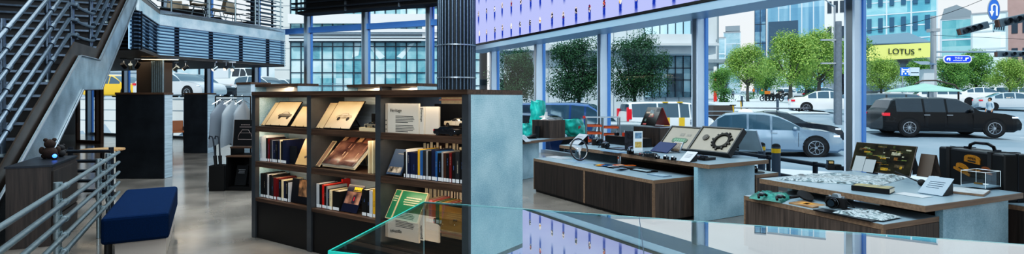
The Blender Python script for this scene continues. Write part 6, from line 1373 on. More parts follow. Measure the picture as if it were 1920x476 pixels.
# bollards and rail close outside
def bollard(label, px, ytop, Y, yellow=True):
    x = X2(px, Y); z = g(x, Y); h = zz(ytop, Y) - z; t = thing('bollard', label, 'bollard', (x, Y, z)); q = MB(); q.cyl(.085, 0, h - .08 if yellow else h, 16); q.build('shaft', mat('bollard grey', '#3f4a57', rough=.5), t, smooth=True)
    if yellow: q = MB(); q.cyl(.088, h - .21, h - .12, 16); q.build('yellow_band', mat('bollard yellow', '#e0b020', rough=.4), t); q = MB(); q.ball(.085, T(0, 0, h - .08), sz=.7); q.build('cap', M['black_soft'], t, smooth=True)
bollard('grey bollard with a yellow band nearest the table end', 1455, 267, 10.9); bollard('grey bollard with a yellow band in front of the door of the grey hatchback', 1428, 265, 13.0)
for px, Y, l in ((1458, 36, 'plain grey bollard at the plaza edge behind the roof rack'), (1487, 38.5, 'plain grey bollard at the plaza edge left of the white car'), (1391, 40, 'dark green bollard among the scooters')): bollard(l, px, 186 if px != 1391 else 180, Y, False)
a, b = Q(1370, 262, 13.5), Q(1640, 300, 9.6); gr_ = thing('guard_rail', 'double grey steel guard rail along the kerb outside the window', 'railing', (a.x, a.y, g(a.x, a.y)))
b0 = Vector(gr_.location)
for z in (.2, .55): q = MB(); q.tube([Vector((a.x, a.y, z - .45 + .1)) - b0, Vector((b.x, b.y, z - .45 + .1)) - b0], .045, 8); q.build('rail', M['dark_metal'], gr_, smooth=True)
for k in range(4): p = a.lerp(b, k / 3.); q = MB(); q.tube([Vector((p.x, p.y, g(p.x, p.y))) - b0, Vector((p.x, p.y, .25)) - b0], .05, 8); q.build('post', M['dark_metal'], gr_, smooth=True)
# scooters, kiosk, planters, barrier
def scooter(label, px, Y, rz):
    x, y, z = gpt(px, Y); t = thing('kick_scooter', label, 'scooter', (x, y, z + .06), rz); q = MB(); q.box(-.5, .4, -.07, .07, .08, .14); q.tube([(.42, 0, .1), (.5, 0, .3), (.42, 0, 1.1)], .035, 8); q.build('frame', mat('scooter yellow', '#d9a81c', rough=.4), t); q = MB(); q.tube([(.42, -.25, 1.12), (.42, .25, 1.12)], .025, 8); q.build('handlebar', M['black'], t)
    for sx in (-.55, .52): q = MB(); q.cyl(.11, -.03, .03, 16, T(sx, 0, .11) @ RX(pi / 2)); q.build('wheel', M['tyre'], t)
scooter('yellow kick scooter parked behind the roof of the grey hatchback, nearer the window post', 1363, 31, .3); scooter('yellow kick scooter parked beside the roof rack', 1380, 31.5, .5)
x, y, z = gpt(1346, 33); t = thing('planter_box', 'dark brown planter box with a low rail left of the scooters', 'planter', (x, y, z)); q = MB(); q.box(-.85, .85, -.4, .4, 0.06, .95); q.build('box_body', mat('brown planter', '#4c4440', rough=.8), t); q = MB()
for zq in (.35, .6): q.tube([(-1.2, -.6, zq), (1.9, -.6, zq)], .025, 6)
q.tube([(1.9, -.6, .0), (1.9, -.6, .62)], .025, 6); q.build('low_rail', M['silver'], t)
x, y, z = gpt(1508, 38); t = thing('kiosk_box', 'brown utility cabinet standing under the ginkgo trees', 'cabinet', (x, y, z)); q = MB(); q.box(-.48, .48, -.35, .35, 0, .95); q.build('box_body', mat('brown cabinet', '#6d5f58', rough=.7), t); q = MB(); q.box(-.52, .52, -.4, .4, .95, 1.0); q.build('lid', conc_d, t)
x, y, z = gpt(1341, 56); t = thing('barrier_post', 'red and white striped post against the pale building', 'post', (x, y, z))
for k in range(6): q = MB(); q.box(-.14, .14, -.1, .1, k * .62, k * .62 + .62); q.build('stripe', mat('post red', '#d8322e', emit='#d8322e', es=.1) if k % 3 != 2 else M['white'], t)
gm_ = leafmat('shrub leaves', '#27462c', '#5d8a45')
def shrub(label, px, Y, w, h, seed):
    x, y, z = gpt(px, Y); t = thing('shrub', label, 'shrub', (x, y, z + .05)); r = R(seed); q = MB()
    for k in range(500):
        d_ = Vector((r.gauss(0, .4), r.gauss(0, .4), r.random())); p = Vector((d_.x * w, d_.y * w, d_.z * h)); u = Vector((r.gauss(0, 1), r.gauss(0, 1), r.gauss(0, 1))).normalized() * .09; v_ = u.cross(Vector((r.gauss(0, 1), r.gauss(0, 1), 1))).normalized() * .06
        q.add([p - u, p - v_, p + u, p + v_], [(0, 1, 2, 3)])
    q.build('foliage', gm_, t); q = MB(); q.tube([(0, 0, 0), (0, 0, h * .7)], .04, 6); q.build('stem', bark_d, t)
shrub('round green shrub beside the striped post', 1358, 48, .8, 1.2, 1); shrub('low hedge shrub behind the plaza riders', 1449, 90, 2.2, 1.1, 2); shrub('low green shrub behind the dark blue van', 1112, 29, .6, 1.0, 3); shrub('low hedge shrub left of the plaza riders', 1408, 88, 1.8, 1.1, 5); shrub('bright green verge shrub behind the black people carrier', 1620, 31, .8, .5, 6)
# motorcycles
def moto(label, px, Y, rz, c):
    x, y, z = gpt(px, Y); t = thing('motorcycle', label, 'motorcycle', (x, y, z + .06), rz)
    for sx in (-.62, .62): q = MB(); q.tube([(sx + .28 * cos(a), 0, .3 + .28 * sin(a)) for a in [2 * pi * k / 16 for k in range(16)]], .055, 6, closed=True); q.build('wheel', M['tyre'], t)
    q = MB(); q.tube([(-.62, 0, .3), (-.2, 0, .55), (.3, 0, .75), (.62, 0, .3)], .06, 6); q.tube([(.3, 0, .7), (.42, 0, 1.05)], .03, 6); q.tube([(.42, -.3, 1.05), (.42, .3, 1.05)], .025, 6); q.build('frame', M['dark_metal'], t)
    q = MB(); q.box(-.5, .1, -.14, .14, .62, .78); q.ball(.2, T(.18, 0, .78), sx=1.3, sz=.8); q.build('seat_and_tank', M['black'], t); q = MB(); q.box(-.85, -.45, -.22, .22, .8, 1.15); q.build('delivery_box', mat('delivery ' + c, c, rough=.5), t)
for k, (px, Y, rz, c, l) in enumerate(((1437, 62, .3, '#3f7d54', 'motorcycle with a green box, first in the row on the plaza'), (1446, 60, .5, '#d77a2b', 'motorcycle with an orange box in the middle of the plaza row'), (1456, 61, .2, '#d9dde0', 'motorcycle with a white box at the end of the plaza row'), (1473, 56, .4, '#2b2f36', 'motorcycle with a black box under the forked ginkgo tree'))): moto(l, px, Y, rz, c)
# people outside
def person(label, px, Y, rz, shirt, trousers, hair='#1a1614', pose='stand', zoff=.06, hgt=1.7, vest=None):
    x, y, z = gpt(px, Y); t = thing('person', label, 'person', (x, y, z + zoff), rz); s_ = hgt / 1.7
    me = bpy.data.meshes.new('body'); st_ = .16 if pose == 'walk' else .03
    V = [((0, 0, .95), .15), ((0, .01, 1.2), .135), ((0, .0, 1.4), .145), ((0, 0, 1.5), .06), ((0, -.01, 1.6), .095), ((0, -.005, 1.69), .075),
         ((-.2, 0, 1.41), .06), ((-.25, .02, 1.13), .045), ((-.23, -.08, .88), .035), ((-.23, -.1, .80), .03), ((.2, 0, 1.41), .06), ((.25, .02, 1.13), .045), ((.23, -.08, .88), .035), ((.23, -.1, .8), .03),
         ((-.1, 0, .88), .1), ((-.11, -st_ * .8, .5), .068), ((-.11, -st_ * .6, .09), .045), ((-.11, -st_ * .6 - .14, .045), .04), ((.1, 0, .88), .1), ((.11, st_ * .2, .5), .068), ((.11, st_ * 1.2, .09), .045), ((.11, st_ * 1.2 - .14, .045), .04)]
    E = [(0, 1), (1, 2), (2, 3), (3, 4), (4, 5), (2, 6), (6, 7), (7, 8), (8, 9), (2, 10), (10, 11), (11, 12), (12, 13), (0, 14), (14, 15), (15, 16), (16, 17), (0, 18), (18, 19), (19, 20), (20, 21)]
    me.from_pydata([tuple(Vector(p) * s_) for p, _ in V], E, []); o = bpy.data.objects.new('body', me); C.objects.link(o); o.parent = t
    sk = o.modifiers.new('skin', 'SKIN'); sv = me.skin_vertices[0].data
    for i, (_, r_) in enumerate(V): sv[i].radius = (r_ * s_, r_ * s_ * (.72 if i in (0, 1, 2) else 1)); sv[i].use_root = i == 0
    su = o.modifiers.new('s', 'SUBSURF'); su.levels = su.render_levels = 1
    dg = bpy.context.evaluated_depsgraph_get(); dg.update(); m2 = bpy.data.meshes.new_from_object(o.evaluated_get(dg)); o.modifiers.clear(); o.data = m2
    for m_ in (mat('shirt ' + shirt, shirt, rough=.8), mat('trousers ' + trousers, trousers, rough=.8), mat('skin tone', '#b98a6c', rough=.6), mat('shoe black', '#15161a')): m2.materials.append(m_)
    for f_ in m2.polygons:
        c = f_.center / s_; f_.material_index = 2 if c.z > 1.5 or (abs(c.x) > .18 and c.z < 1.0 and c.z > .7) else (0 if c.z > .95 else (3 if c.z < .1 else 1)); f_.use_smooth = True
    q = MB(); q.ball(.105 * s_, T(0, .012, 1.645 * s_), sz=1.05, n=12, m=8); hq = q.build('hair', mat('hair ' + hair, hair, rough=.9), t, smooth=True)
    bm = bmesh.new(); bm.from_mesh(hq.data); bmesh.ops.delete(bm, geom=[f_ for f_ in bm.faces if f_.calc_center_median().y < -.03 * s_ and f_.calc_center_median().z < 1.69 * s_ or f_.calc_center_median().z < 1.57 * s_], context='FACES'); bm.to_mesh(hq.data); bm.free()
    q = MB(); q.ball(.012 * s_, T(-.035 * s_, -.105 * s_, 1.615 * s_)); q.ball(.012 * s_, T(.035 * s_, -.105 * s_, 1.615 * s_)); q.build('eyes', M['black_gloss'], t); q = MB(); q.ball(.018 * s_, T(0, -.112 * s_, 1.585 * s_), sz=1.4); q.box(-.03 * s_, .03 * s_, -.108 * s_, -.09 * s_, 1.543 * s_, 1.552 * s_); q.build('nose_and_mouth', mat('skin shade', '#9c6f58'), t)
    if vest: q = MB(); q.lathe([(.19 * s_, .98 * s_), (.185 * s_, 1.2 * s_), (.2 * s_, 1.36 * s_), (.12 * s_, 1.47 * s_)], 14, Matrix.Diagonal((1, .78, 1, 1)), close=False); q.build('vest', mat('vest ' + vest, vest, rough=.6), t, smooth=True)
    return t
person('pedestrian in a pale blue shirt and dark trousers crossing the road', 1856, 34.5, -1.6, '#a9bccb', '#232a36', pose='walk', zoff=.0)
person('person in an orange vest standing on the plaza beside the tree trunks', 1413, 98, .4, '#2b2f36', '#22262d', vest='#e0742a'); person('person in dark clothes and an orange vest next to the plaza motorcycles', 1429, 96, -.5, '#30343b', '#1d2026', vest='#d8832f'); person('person in dark clothes standing between the two orange vests', 1421, 100, 1., '#252a32', '#20242b'); person('person in grey walking along the pale building at the edge of the plaza', 1374, 84, 2.4, '#525c66', '#2a2e35', pose='walk')
# cables
q = MB(); pts = [Q(1600, 62, 27).lerp(Q(1930, -42, 27), k / 14.) + Vector((0, 0, -.5 * sin(pi * k / 14.))) for k in range(15)]
o = thing('hanging_cable', 'thin dark overhead cable sagging across the sky above the billboard', 'cable', pts[0]); q.tube([p - pts[0] for p in pts], .014, 5); q.build('strand', M['rubber'], o)
for k, (ya, yb, l) in enumerate(((38, 43, 'upper pair overhead cable passing behind the signal heads'),)):
    pts = [Q(1750, 66, 33).lerp(Q(1930, 74, 33), j / 10.) for j in range(11)]; o = thing('hanging_cable', 'thin cable running from the steel signal pole to the right edge', 'cable', pts[0]); q = MB(); q.tube([p - pts[0] for p in pts], .012, 5); q.build('strand', M['rubber'], o)
# ------------------------------------------------------------------ LED wall
sgo = W0 + WL * 11.9 - WN * .75
sdir = -WL; SLEN = 12.6
fS = Fr((sgo.x, sgo.y, 0), sdir)           # x to the right along the wall, y = outward
SZ0, SZ1 = 3.28, 6.9
def screen_mat():
    m = bpy.data.materials.new('screen picture of tiny walkers with long shadows'); m.use_nodes = True; nt = m.node_tree; nt.nodes.clear(); L = nt.links.new
    N = lambda t: nt.nodes.new(t)
    def mth(op, a, b=None, c=None):
        n = N('ShaderNodeMath'); n.operation = op
        for i, v in enumerate((a, b, c)):
            if v is None: continue
            if isinstance(v, (int, float)): n.inputs[i].default_value = v
            else: L(v, n.inputs[i])
        return n.outputs[0]
    uv = N('ShaderNodeUVMap'); sp = N('ShaderNodeSeparateXYZ'); L(uv.outputs[0], sp.inputs[0])
    cx = mth('DIVIDE', sp.outputs[0], .50); cz = mth('DIVIDE', sp.outputs[1], .63)
    ix = mth('FLOOR', cx); iz = mth('FLOOR', cz)
    cb = N('ShaderNodeCombineXYZ'); L(ix, cb.inputs[0]); L(iz, cb.inputs[1]); wn = N('ShaderNodeTexWhiteNoise'); L(cb.outputs[0], wn.inputs['Vector'])
    sc = N('ShaderNodeSeparateColor'); L(wn.outputs['Color'], sc.inputs[0])
    fx = mth('SUBTRACT', mth('FRACT', cx), .5); fz = mth('FRACT', cz)
    fx = mth('ADD', mth('MULTIPLY', fx, .5), mth('MULTIPLY', mth('SUBTRACT', sc.outputs[0], .5), .08)); fz = mth('ADD', mth('MULTIPLY', fz, .63), mth('MULTIPLY', mth('SUBTRACT', sc.outputs[1], .5), .06))
    # shadow streak below the figure (fz .02 - .34), figure at .38-.50
    ax = mth('ABSOLUTE', fx); wob = N('ShaderNodeTexNoise'); wob.inputs['Scale'].default_value = 30; L(uv.outputs[0], wob.inputs['Vector'])
    wx = mth('ADD', ax, mth('MULTIPLY', mth('SUBTRACT', wob.outputs['Fac'], .5), .03))
    s1 = N('ShaderNodeMapRange'); s1.interpolation_type = 'SMOOTHSTEP'; L(wx, s1.inputs[0]); s1.inputs[1].default_value = .065; s1.inputs[2].default_value = .02; s1.inputs[3].default_value = 0; s1.inputs[4].default_value = 1
    s2 = N('ShaderNodeMapRange'); s2.interpolation_type = 'SMOOTHSTEP'; L(fz, s2.inputs[0]); s2.inputs[1].default_value = .0; s2.inputs[2].default_value = .22; s2.inputs[3].default_value = .0; s2.inputs[4].default_value = 1
    s3 = mth('LESS_THAN', fz, .40)
    sh = mth('MULTIPLY', mth('MULTIPLY', s1.outputs[0], s2.outputs[0]), s3)
    dz = mth('SUBTRACT', fz, .42); dd = mth('ADD', mth('MULTIPLY', mth('POWER', mth('DIVIDE', fx, .045), 2), 1), mth('POWER', mth('DIVIDE', dz, .085), 2)); ddn = mth('ADD', dd, mth('MULTIPLY', mth('SUBTRACT', wob.outputs['Fac'], .5), 1.6))
    fg = mth('LESS_THAN', ddn, 1.)
    mxa = N('ShaderNodeMix'); mxa.data_type = 'RGBA'; L(sh, mxa.inputs[0]); mxa.inputs[6].default_value = lin('#b3bbf9'); mxa.inputs[7].default_value = lin('#1c3da8')
    cr = N('ShaderNodeValToRGB'); cr.color_ramp.interpolation = 'CONSTANT'; w2 = N('ShaderNodeTexNoise'); w2.inputs['Scale'].default_value = 14; L(uv.outputs[0], w2.inputs['Vector']); L(mth('FRACT', mth('ADD', mth('MULTIPLY', w2.outputs['Fac'], 1.2), sc.outputs[2])), cr.inputs['Fac'])
    cols = [(0, '#f2eee9'), (.3, '#1b2233'), (.5, '#e8d6cf'), (.7, '#24304a'), (.84, '#c23660'), (.92, '#e0b040')]
    while len(cr.color_ramp.elements) < 6: cr.color_ramp.elements.new(.5)
    for e, (p, c) in zip(cr.color_ramp.elements, cols): e.position = p; e.color = lin(c)
    mxb = N('ShaderNodeMix'); mxb.data_type = 'RGBA'; L(fg, mxb.inputs[0]); L(mxa.outputs[2], mxb.inputs[6]); L(cr.outputs[0], mxb.inputs[7])
    em = N('ShaderNodeEmission'); em.inputs['Strength'].default_value = .95; L(mxb.outputs[2], em.inputs[0]); out = N('ShaderNodeOutputMaterial'); L(em.outputs[0], out.inputs[0]); return m
ds = thing('display_screen', 'giant lavender screen showing rows of tiny walking people with long blue shadows', 'screen', fS.o, fS.rz)
q = MB(); q.quad((0, -.12, SZ0), (SLEN, -.12, SZ0), (SLEN, -.12, SZ1), (0, -.12, SZ1)); o = q.build('screen_picture', screen_mat(), ds)
uvl = o.data.uv_layers.new(name='UVMap')
for li, vi in zip(range(4), (0, 1, 2, 3)): co = o.data.vertices[o.data.loops[li].vertex_index].co; uvl.data[li].uv = (co.x + .12, co.z - SZ0 + .10)
q = MB(); q.box(-.06, SLEN + .06, -.14, .4, SZ0 - .05, SZ0); q.build('bottom_bezel', M['black'], ds); q = MB(); q.box(-.06, 0, -.14, .4, SZ0, SZ1); q.box(SLEN, SLEN + .06, -.14, .4, SZ0, SZ1); q.box(-.06, SLEN + .06, -.14, .4, SZ1, SZ1 + .1); q.box(0, SLEN, -.05, .4, SZ0, SZ1); q.build('casing', M['black_soft'], ds)
q = MB(); q.box(-.03, SLEN, -.12, .62, SZ0 - .2, SZ0 - .055); q.build('soffit_panel', mat('grey blue soffit', '#a3c0da', rough=.35, metal=.2), ds)
q = MB()
for k in range(26): q.box(-.34, -.065, -.1, .3, SZ0 + k * .14, SZ0 + .05 + k * .14)
q.build('side_louver', M['dark_metal'], ds)
q = MB(); q.box(-.34, -.065, .31, .4, SZ0 - .1, SZ1); q.build('side_backing', M['black'], ds)
# ------------------------------------------------------------------ glass display case nearest the camera
ga, gb, gc = Vector((-.78, 2.27, 0)), Vector((-.553, 3.35, 0)), Vector((2.42, 2.32, 0)); gdp = ga + (gc - gb)
ZG = .9
t = thing('display_case', 'large clear glass display case with green glass edges nearest the camera', 'display case', (0, 0, 0))
def pan(name, pts, m, zt=.0): q = MB(); q.add([tuple(p) for p in pts], [(0, 1, 2, 3)]); return q.build(name, m, t)
z3 = lambda p, z: Vector((p.x, p.y, z))
tA = .42; mA, mB = ga.lerp(gdp, tA), gb.lerp(gc, tA)
gtop = MB(); 
for a, b, c, d in ((ga, mA, mB, gb), (mA, gdp, gc, mB)):
    q = MB(); q.add([z3(a, ZG), z3(b, ZG), z3(c, ZG), z3(d, ZG)], [(0, 1, 2, 3)]); q.build('top_pane', M['case_glass'], t)
def strip(a, b, z0, z1, th, nm, m, inn=0):
    f = Fr((a.x, a.y, 0), (b - a)); q = MB(f.M); q.box(0, (b - a).length, -th / 2, th / 2, z0, z1); return q.build(nm, m, t)
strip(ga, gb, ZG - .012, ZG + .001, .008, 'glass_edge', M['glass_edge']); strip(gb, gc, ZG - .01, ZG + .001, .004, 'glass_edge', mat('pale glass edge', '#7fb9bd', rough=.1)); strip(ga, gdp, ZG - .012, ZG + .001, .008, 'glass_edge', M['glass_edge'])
strip(mA, mB, ZG - .006, ZG + .0005, .004, 'joint', mat('clear seal', '#31424a', rough=.4))
for a, b in ((ga, gb), (gb, mB), (mB, gc), (gc, gdp)): q = MB(); q.add([z3(a, .3), z3(b, .3), z3(b, ZG - .012), z3(a, ZG - .012)], [(0, 1, 2, 3)]); q.build('side_pane', M['acrylic'], t)
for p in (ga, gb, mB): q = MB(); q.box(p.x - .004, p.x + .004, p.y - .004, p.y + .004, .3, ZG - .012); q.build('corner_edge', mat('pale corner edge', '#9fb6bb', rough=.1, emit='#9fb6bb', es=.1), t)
q = MB(); q.prism([(p.x, p.y) for p in (gb, ga, gdp, gc)], .002, .3); q.build('base', M['dark_metal'], t)
# ------------------------------------------------------------------ further bookcases and left hand things
def partition(label, c0, xdir, w, d, h, dark=True):
    f = Fr(c0, xdir); t = thing('bookcase', label, 'bookcase', f.o, f.rz)
    q = MB(); q.box(0, w, 0, .03, .003, h); q.build('end_panel', M['perf_dark'] if dark else M['perf'], t)
    for x in (0.0, w - .03): q = MB(); q.box(x, x + .03, .031, d, .003, h); q.build('side_panel', M['brushed'] if x else M['dark_metal'], t)
    for z in (.4, .82, 1.22): q = MB(); q.box(.031, w - .031, .031, d, z, z + .035); q.build('shelf', M['wood_shelf'], t)
    q = MB(); q.box(-.01, w + .01, -.01, d + .01, h, h + .04); q.build('top', M['wood_shelf'], t)
    q = MB(); q.box(.031, w - .031, d * .5, d * .5 + .02, .003, h); q.build('back_panel', M['brushed'], t); return t, f
pA = P(217, 335, 0); pB = P(311, 334, 0)
partition('dark steel ended bookcase standing alone beyond the bench', (pA.x, pA.y, 0), (.96, -.0), (pB.x - pA.x), .27, 1.62)
pA = P(345, 287, 0); pB = P(388, 287, 0)
partition('second dark steel ended bookcase further back', (pA.x, pA.y, 0), (1, 0), (pB.x - pA.x), .45, 1.66)
# long bookcases behind the front one
def longcase(label, f, L_, D, H, bays, warm):
    t = thing('bookcase', label, 'bookcase', f.o, f.rz); q = MB(); q.box(0, L_, 0, D, H - .045, H); q.build('top', M['wood_shelf'], t)
    for k in range(bays + 1): x = L_ * k / bays; q = MB(); q.box(max(0, x - .025), min(L_, x + .025), .0, D, .003, H - .046); q.build('upright', M['post_metal'] if 0 < k < bays else M['perf'], t)
    for z in (.4, .8, 1.2, ):
        for k in range(bays): q = MB(); q.box(L_ * k / bays + .026, L_ * (k + 1) / bays - .026, .01, D - .01, z, z + .035); q.build('shelf', M['wood_shelf'], t)
    for k in warm: q = MB(); q.box(L_ * k / bays + .03, L_ * (k + 1) / bays - .03, D * .5, D * .5 + .01, 1.236, H - .05); q.build('back_panel', M['offwhite'], t); area('shelf_light', f.w(L_ * (k + .5) / bays, D * .25, H - .06), (0, 0, 0), .7, .1, 4, (1, .78, .55))
    return t
f1 = Fr(Q(478, 200, 9.7).to_2d().to_3d(), BXd); longcase('long bookcase directly behind the front bookcase, at its left', f1, 1.3, .4, 1.80, 1, (0,))
f2 = Fr(Q(650, 200, 8.7).to_2d().to_3d(), BXd); longcase('long bookcase behind the front bookcase with lit cubbies', f2, 1.6, .4, 1.77, 2, (0, 1))
for k, (f_, x, w_, h_, c, l) in enumerate(((f1, .25, .3, .04, 'gold', 'gold book lying on the top shelf of the bookcase behind, at its left'), (f1, .75, .35, .1, 'white', 'white box file lying on the top shelf of the bookcase behind'), (f2, .3, .2, .03, 'brown', 'brown book lying in the lit cubby of the bookcase behind'))):
    o = thing('book', l, 'book', f_.w(x, .06, 1.2365), f_.rz); q = MB(); q.box(0, w_, 0, .12, 0, h_); q.build('cover', bookcover(c), o); q = MB(); q.box(.003, w_ + .001, -.001, .117, .003, h_ - .003); q.build('pages', M['paper'], o)
# glass cubes between them
p = Q(627, 170, 9.4); o = thing('acrylic_box', 'pale clear showcase between the two bookcases behind', 'display box', (p.x, p.y, 0.003), BXd.to_2d().angle_signed(Vector((1, 0)))); q = MB(); q.box(-.22, .22, -.2, .2, 0, 1.2); q.build('pedestal', M['perf'], o); q = MB(); q.box(-.22, .22, -.2, .2, 1.201, 1.8); q.build('cover', M['acrylic'], o)
for k, (dx, c, l) in enumerate(((-.06, 'dark glass', 'small dark bottle inside the pale showcase'), (.05, 'clear', 'small pale bottle inside the pale showcase'))): o = thing('bottle', l, 'bottle', (p.x + dx, p.y, 1.206), 0); q = MB(); q.lathe([(.035, 0), (.035, .3), (.012, .36), (.012, .43)], 14); q.build('bottle_body', M['dark_metal'] if k == 0 else M['galv'], o, smooth=True); q = MB(); q.cyl(.014, .431, .45, 12); q.build('stopper', M['black'], o)
# brown metal cabinet left of the front bookcase, clothes rail, jackets
p = Q(444, 180, 10.6); f = Fr((p.x, p.y, 0), BXd); t = thing('steel_cabinet', 'tall brushed steel cabinet behind the clothes rail', 'cabinet', f.o, f.rz); q = MB(); q.box(0, .5, 0, .4, .003, 1.82); q.build('carcass', M['brushed'], t); q = MB(); q.box(-.01, .51, -.01, .41, 1.82, 1.86); q.build('top', M['wood_shelf'], t); q = MB(); q.box(.02, .48, -.012, -.001, .1, 1.3); q.build('door', M['brushed'], t)
ca, cb_ = Q(404, 182, 9.6), Q(470, 182, 9.5); f = Fr((ca.x, ca.y, 0), (cb_ - ca)); lr = (cb_ - ca).length
t = thing('clothes_rail', 'black tube clothes rail left of the front bookcase', 'clothes rail', f.o, f.rz); q = MB(); q.tube([(0, 0, .003), (0, 0, 1.58), (lr, 0, 1.58), (lr, 0, .003)], .014, 8); q.build('frame', M['black'], t)
for k, (x, c, l) in enumerate(((.11, '#6d747d', 'mid grey jacket on the clothes rail, first from the left'), (.32, '#8a929a', 'pale grey jacket on the clothes rail, in the middle'), (.53, '#7a828b', 'grey jacket on the clothes rail, nearest the bookcase'))):
    o = thing('jacket', l, 'clothing', f.w(x, 0, 0), f.rz + 1.35 + .04 * k, 'grey jackets'); q = MB()
    def jf(u, v, k=k):
        a = u * 2 * pi; w = .20 * (.35 + .65 * min(1, v * 5)) + .04 * v; d_ = .04 + .03 * v; r_ = 1 + .08 * sin(5 * a + k) * v; return (w * cos(a) * r_, d_ * sin(a) * r_, 1.53 - .75 * v - (.10 * abs(cos(a)) if v < .25 else .1 * abs(cos(a))))
    q.grid(28, 14, jf); q.build('garment', mat('jacket ' + c, c, rough=.9, bump=.1), o, smooth=True); q = MB(); q.tube([(0, 0, 1.53), (.024, 0, 1.56), (.024, 0, 1.60), (0, 0, 1.605), (-.022, 0, 1.595)], .003, 5); q.tube([(-.18, 0, 1.44), (0, 0, 1.53), (.18, 0, 1.44)], .006, 5); q.build('hanger', M['chrome'], o)
# stepped black unit with sign and books
pa = P(424, 357, 0); f = Fr((pa.x, pa.y, 0), Vector((.97, -.1))); W_ = .44
t = thing('display_unit', 'black open box unit with a raised shelf left of the front bookcase', 'cabinet', f.o, f.rz)
q = MB(); q.box(0, .03, 0, .5, .003, .56); q.box(W_ - .03, W_, 0, .5, .003, .56); q.box(.03, W_ - .03, .47, .5, .003, .56); q.box(.03, W_ - .03, 0, .5, .003, .06); q.build('carcass', M['black'], t); q = MB(); q.box(-.005, W_ + .005, -.005, .505, .56, .585); q.build('top', M['wood_shelf'], t)
q = MB(); q.box(-.0, W_, .1, .5, .70, .725); q.build('raised_shelf', M['wood_shelf'], t); q = MB(); q.box(.0, .02, .12, .48, .586, .70); q.build('shelf_support', M['black'], t); q = MB(); q.box(W_ - .02, W_, .12, .48, .586, .70); q.build('shelf_support', M['black'], t)
def cardec(o, A, w, h):
    q = MB(A); q.tube([(w * .2, -.002, h * .35), (w * .25, -.002, h * .5), (w * .75, -.002, h * .5), (w * .8, -.002, h * .35), (w * .8, -.002, h * .25), (w * .2, -.002, h * .25)], .003, 5, closed=True); q.tube([(w * .28, -.002, h * .5), (w * .36, -.002, h * .62), (w * .64, -.002, h * .62), (w * .72, -.002, h * .5)], .003, 5); q.build('car_outline', mat('silver line', '#a08f8c', rough=.4), o); q = MB(A)
    for k in range(7): q.box(w * (.3 + k * .06), w * (.33 + k * .06), -.003, -.001, h * .80, h * .83)
    for k in range(12): q.box(w * (.24 + k * .045), w * (.27 + k * .045), -.003, -.001, h * .72, h * .745)
    q.build('text_marks', mat('silver line', '#a08f8c'), o)
leaning('poster_board', 'black board with a silver car front outline on the raised shelf', 'sign', .02, .16, .7265, W_ - .03, .44, .1, M['black'], f=f, decor=cardec, edge=M['wood_mid'], stand=False)
for k, (c, l) in enumerate((('black', 'black book leaning in the black open box unit, in front'), ('dark grey', 'dark grey book leaning in the black open box unit, behind'))): leaning('display_book', l, 'book', .08 + .1 * k, .1 + .12 * k, .061, .2, .34, .25, bookcover(c), f=f, thick=.03, stand=False, decor=lines('#8d8f94', 3, 7 + k))
pb_ = P(411, 357, 0); t = thing('umbrella_bin', 'black square umbrella bin with a chrome tab beside the black open box unit', 'bin', (pb_.x - .02, pb_.y + .05, .003), .1); q = MB(); q.box(-.12, .12, -.12, -.1, 0, .42); q.box(-.12, .12, .1, .12, 0, .42); q.box(-.12, -.1, -.1, .1, 0, .42); q.box(.1, .12, -.1, .1, 0, .42); q.box(-.1, .1, -.1, .1, 0, .02); q.build('shell', M['black'], t); q = MB(); q.box(-.17, -.121, -.03, .03, .05, .14); q.build('tab', M['silver'], t)
for k, (dx, ln, l) in enumerate(((-.03, .08, 'long handled umbrella leaning in the bin, outer one'), (.03, .04, 'long handled umbrella leaning in the bin, beside the box unit'))):
    o = thing('umbrella', l, 'umbrella', (pb_.x - .02 + dx, pb_.y + .05, .03), 0); q = MB(); q.tube([(0, 0, 0), (-ln * .6, 0, .55)], [.012, .03], 8); q.build('canopy', M['black_soft'], o); q = MB(); q.tube([(-ln * .6, 0, .55), (-ln, 0, .83), (-ln - .02, 0, .87), (-ln - .06, 0, .88), (-ln - .07, 0, .83)], .012, 8); q.build('handle', M['dark_metal'], o, smooth=True)
# orange chair far left
p = P(334, 272, 0); t = thing('armchair', 'tan wooden chair between the two dark steel ended bookcases', 'chair', (p.x, p.y, 0), .8)
M['tan'] = mat('tan leather', '#a5673f', rough=.5); q = MB(); q.box(-.24, .24, -.22, .22, .42, .47); q.build('seat', M['tan'], t, bevel=.01); q = MB(RX(-.15)); q.box(-.24, .24, .26, .30, .5, .85); q.build('backrest', M['tan'], t, bevel=.01)
for sx in (-.2, .2):
    for sy in (-.19, .19): q = MB(); q.tube([(sx, sy, .42), (sx * 1.15, sy * 1.15, .002)], .018, 8); q.build('leg', M['wood_dark'], t)
for sx in (-.2, .2): q = MB(); q.box(sx - .015, sx + .015, .17, .22, .47, .60); q.build('back_post', M['wood_dark'], t)
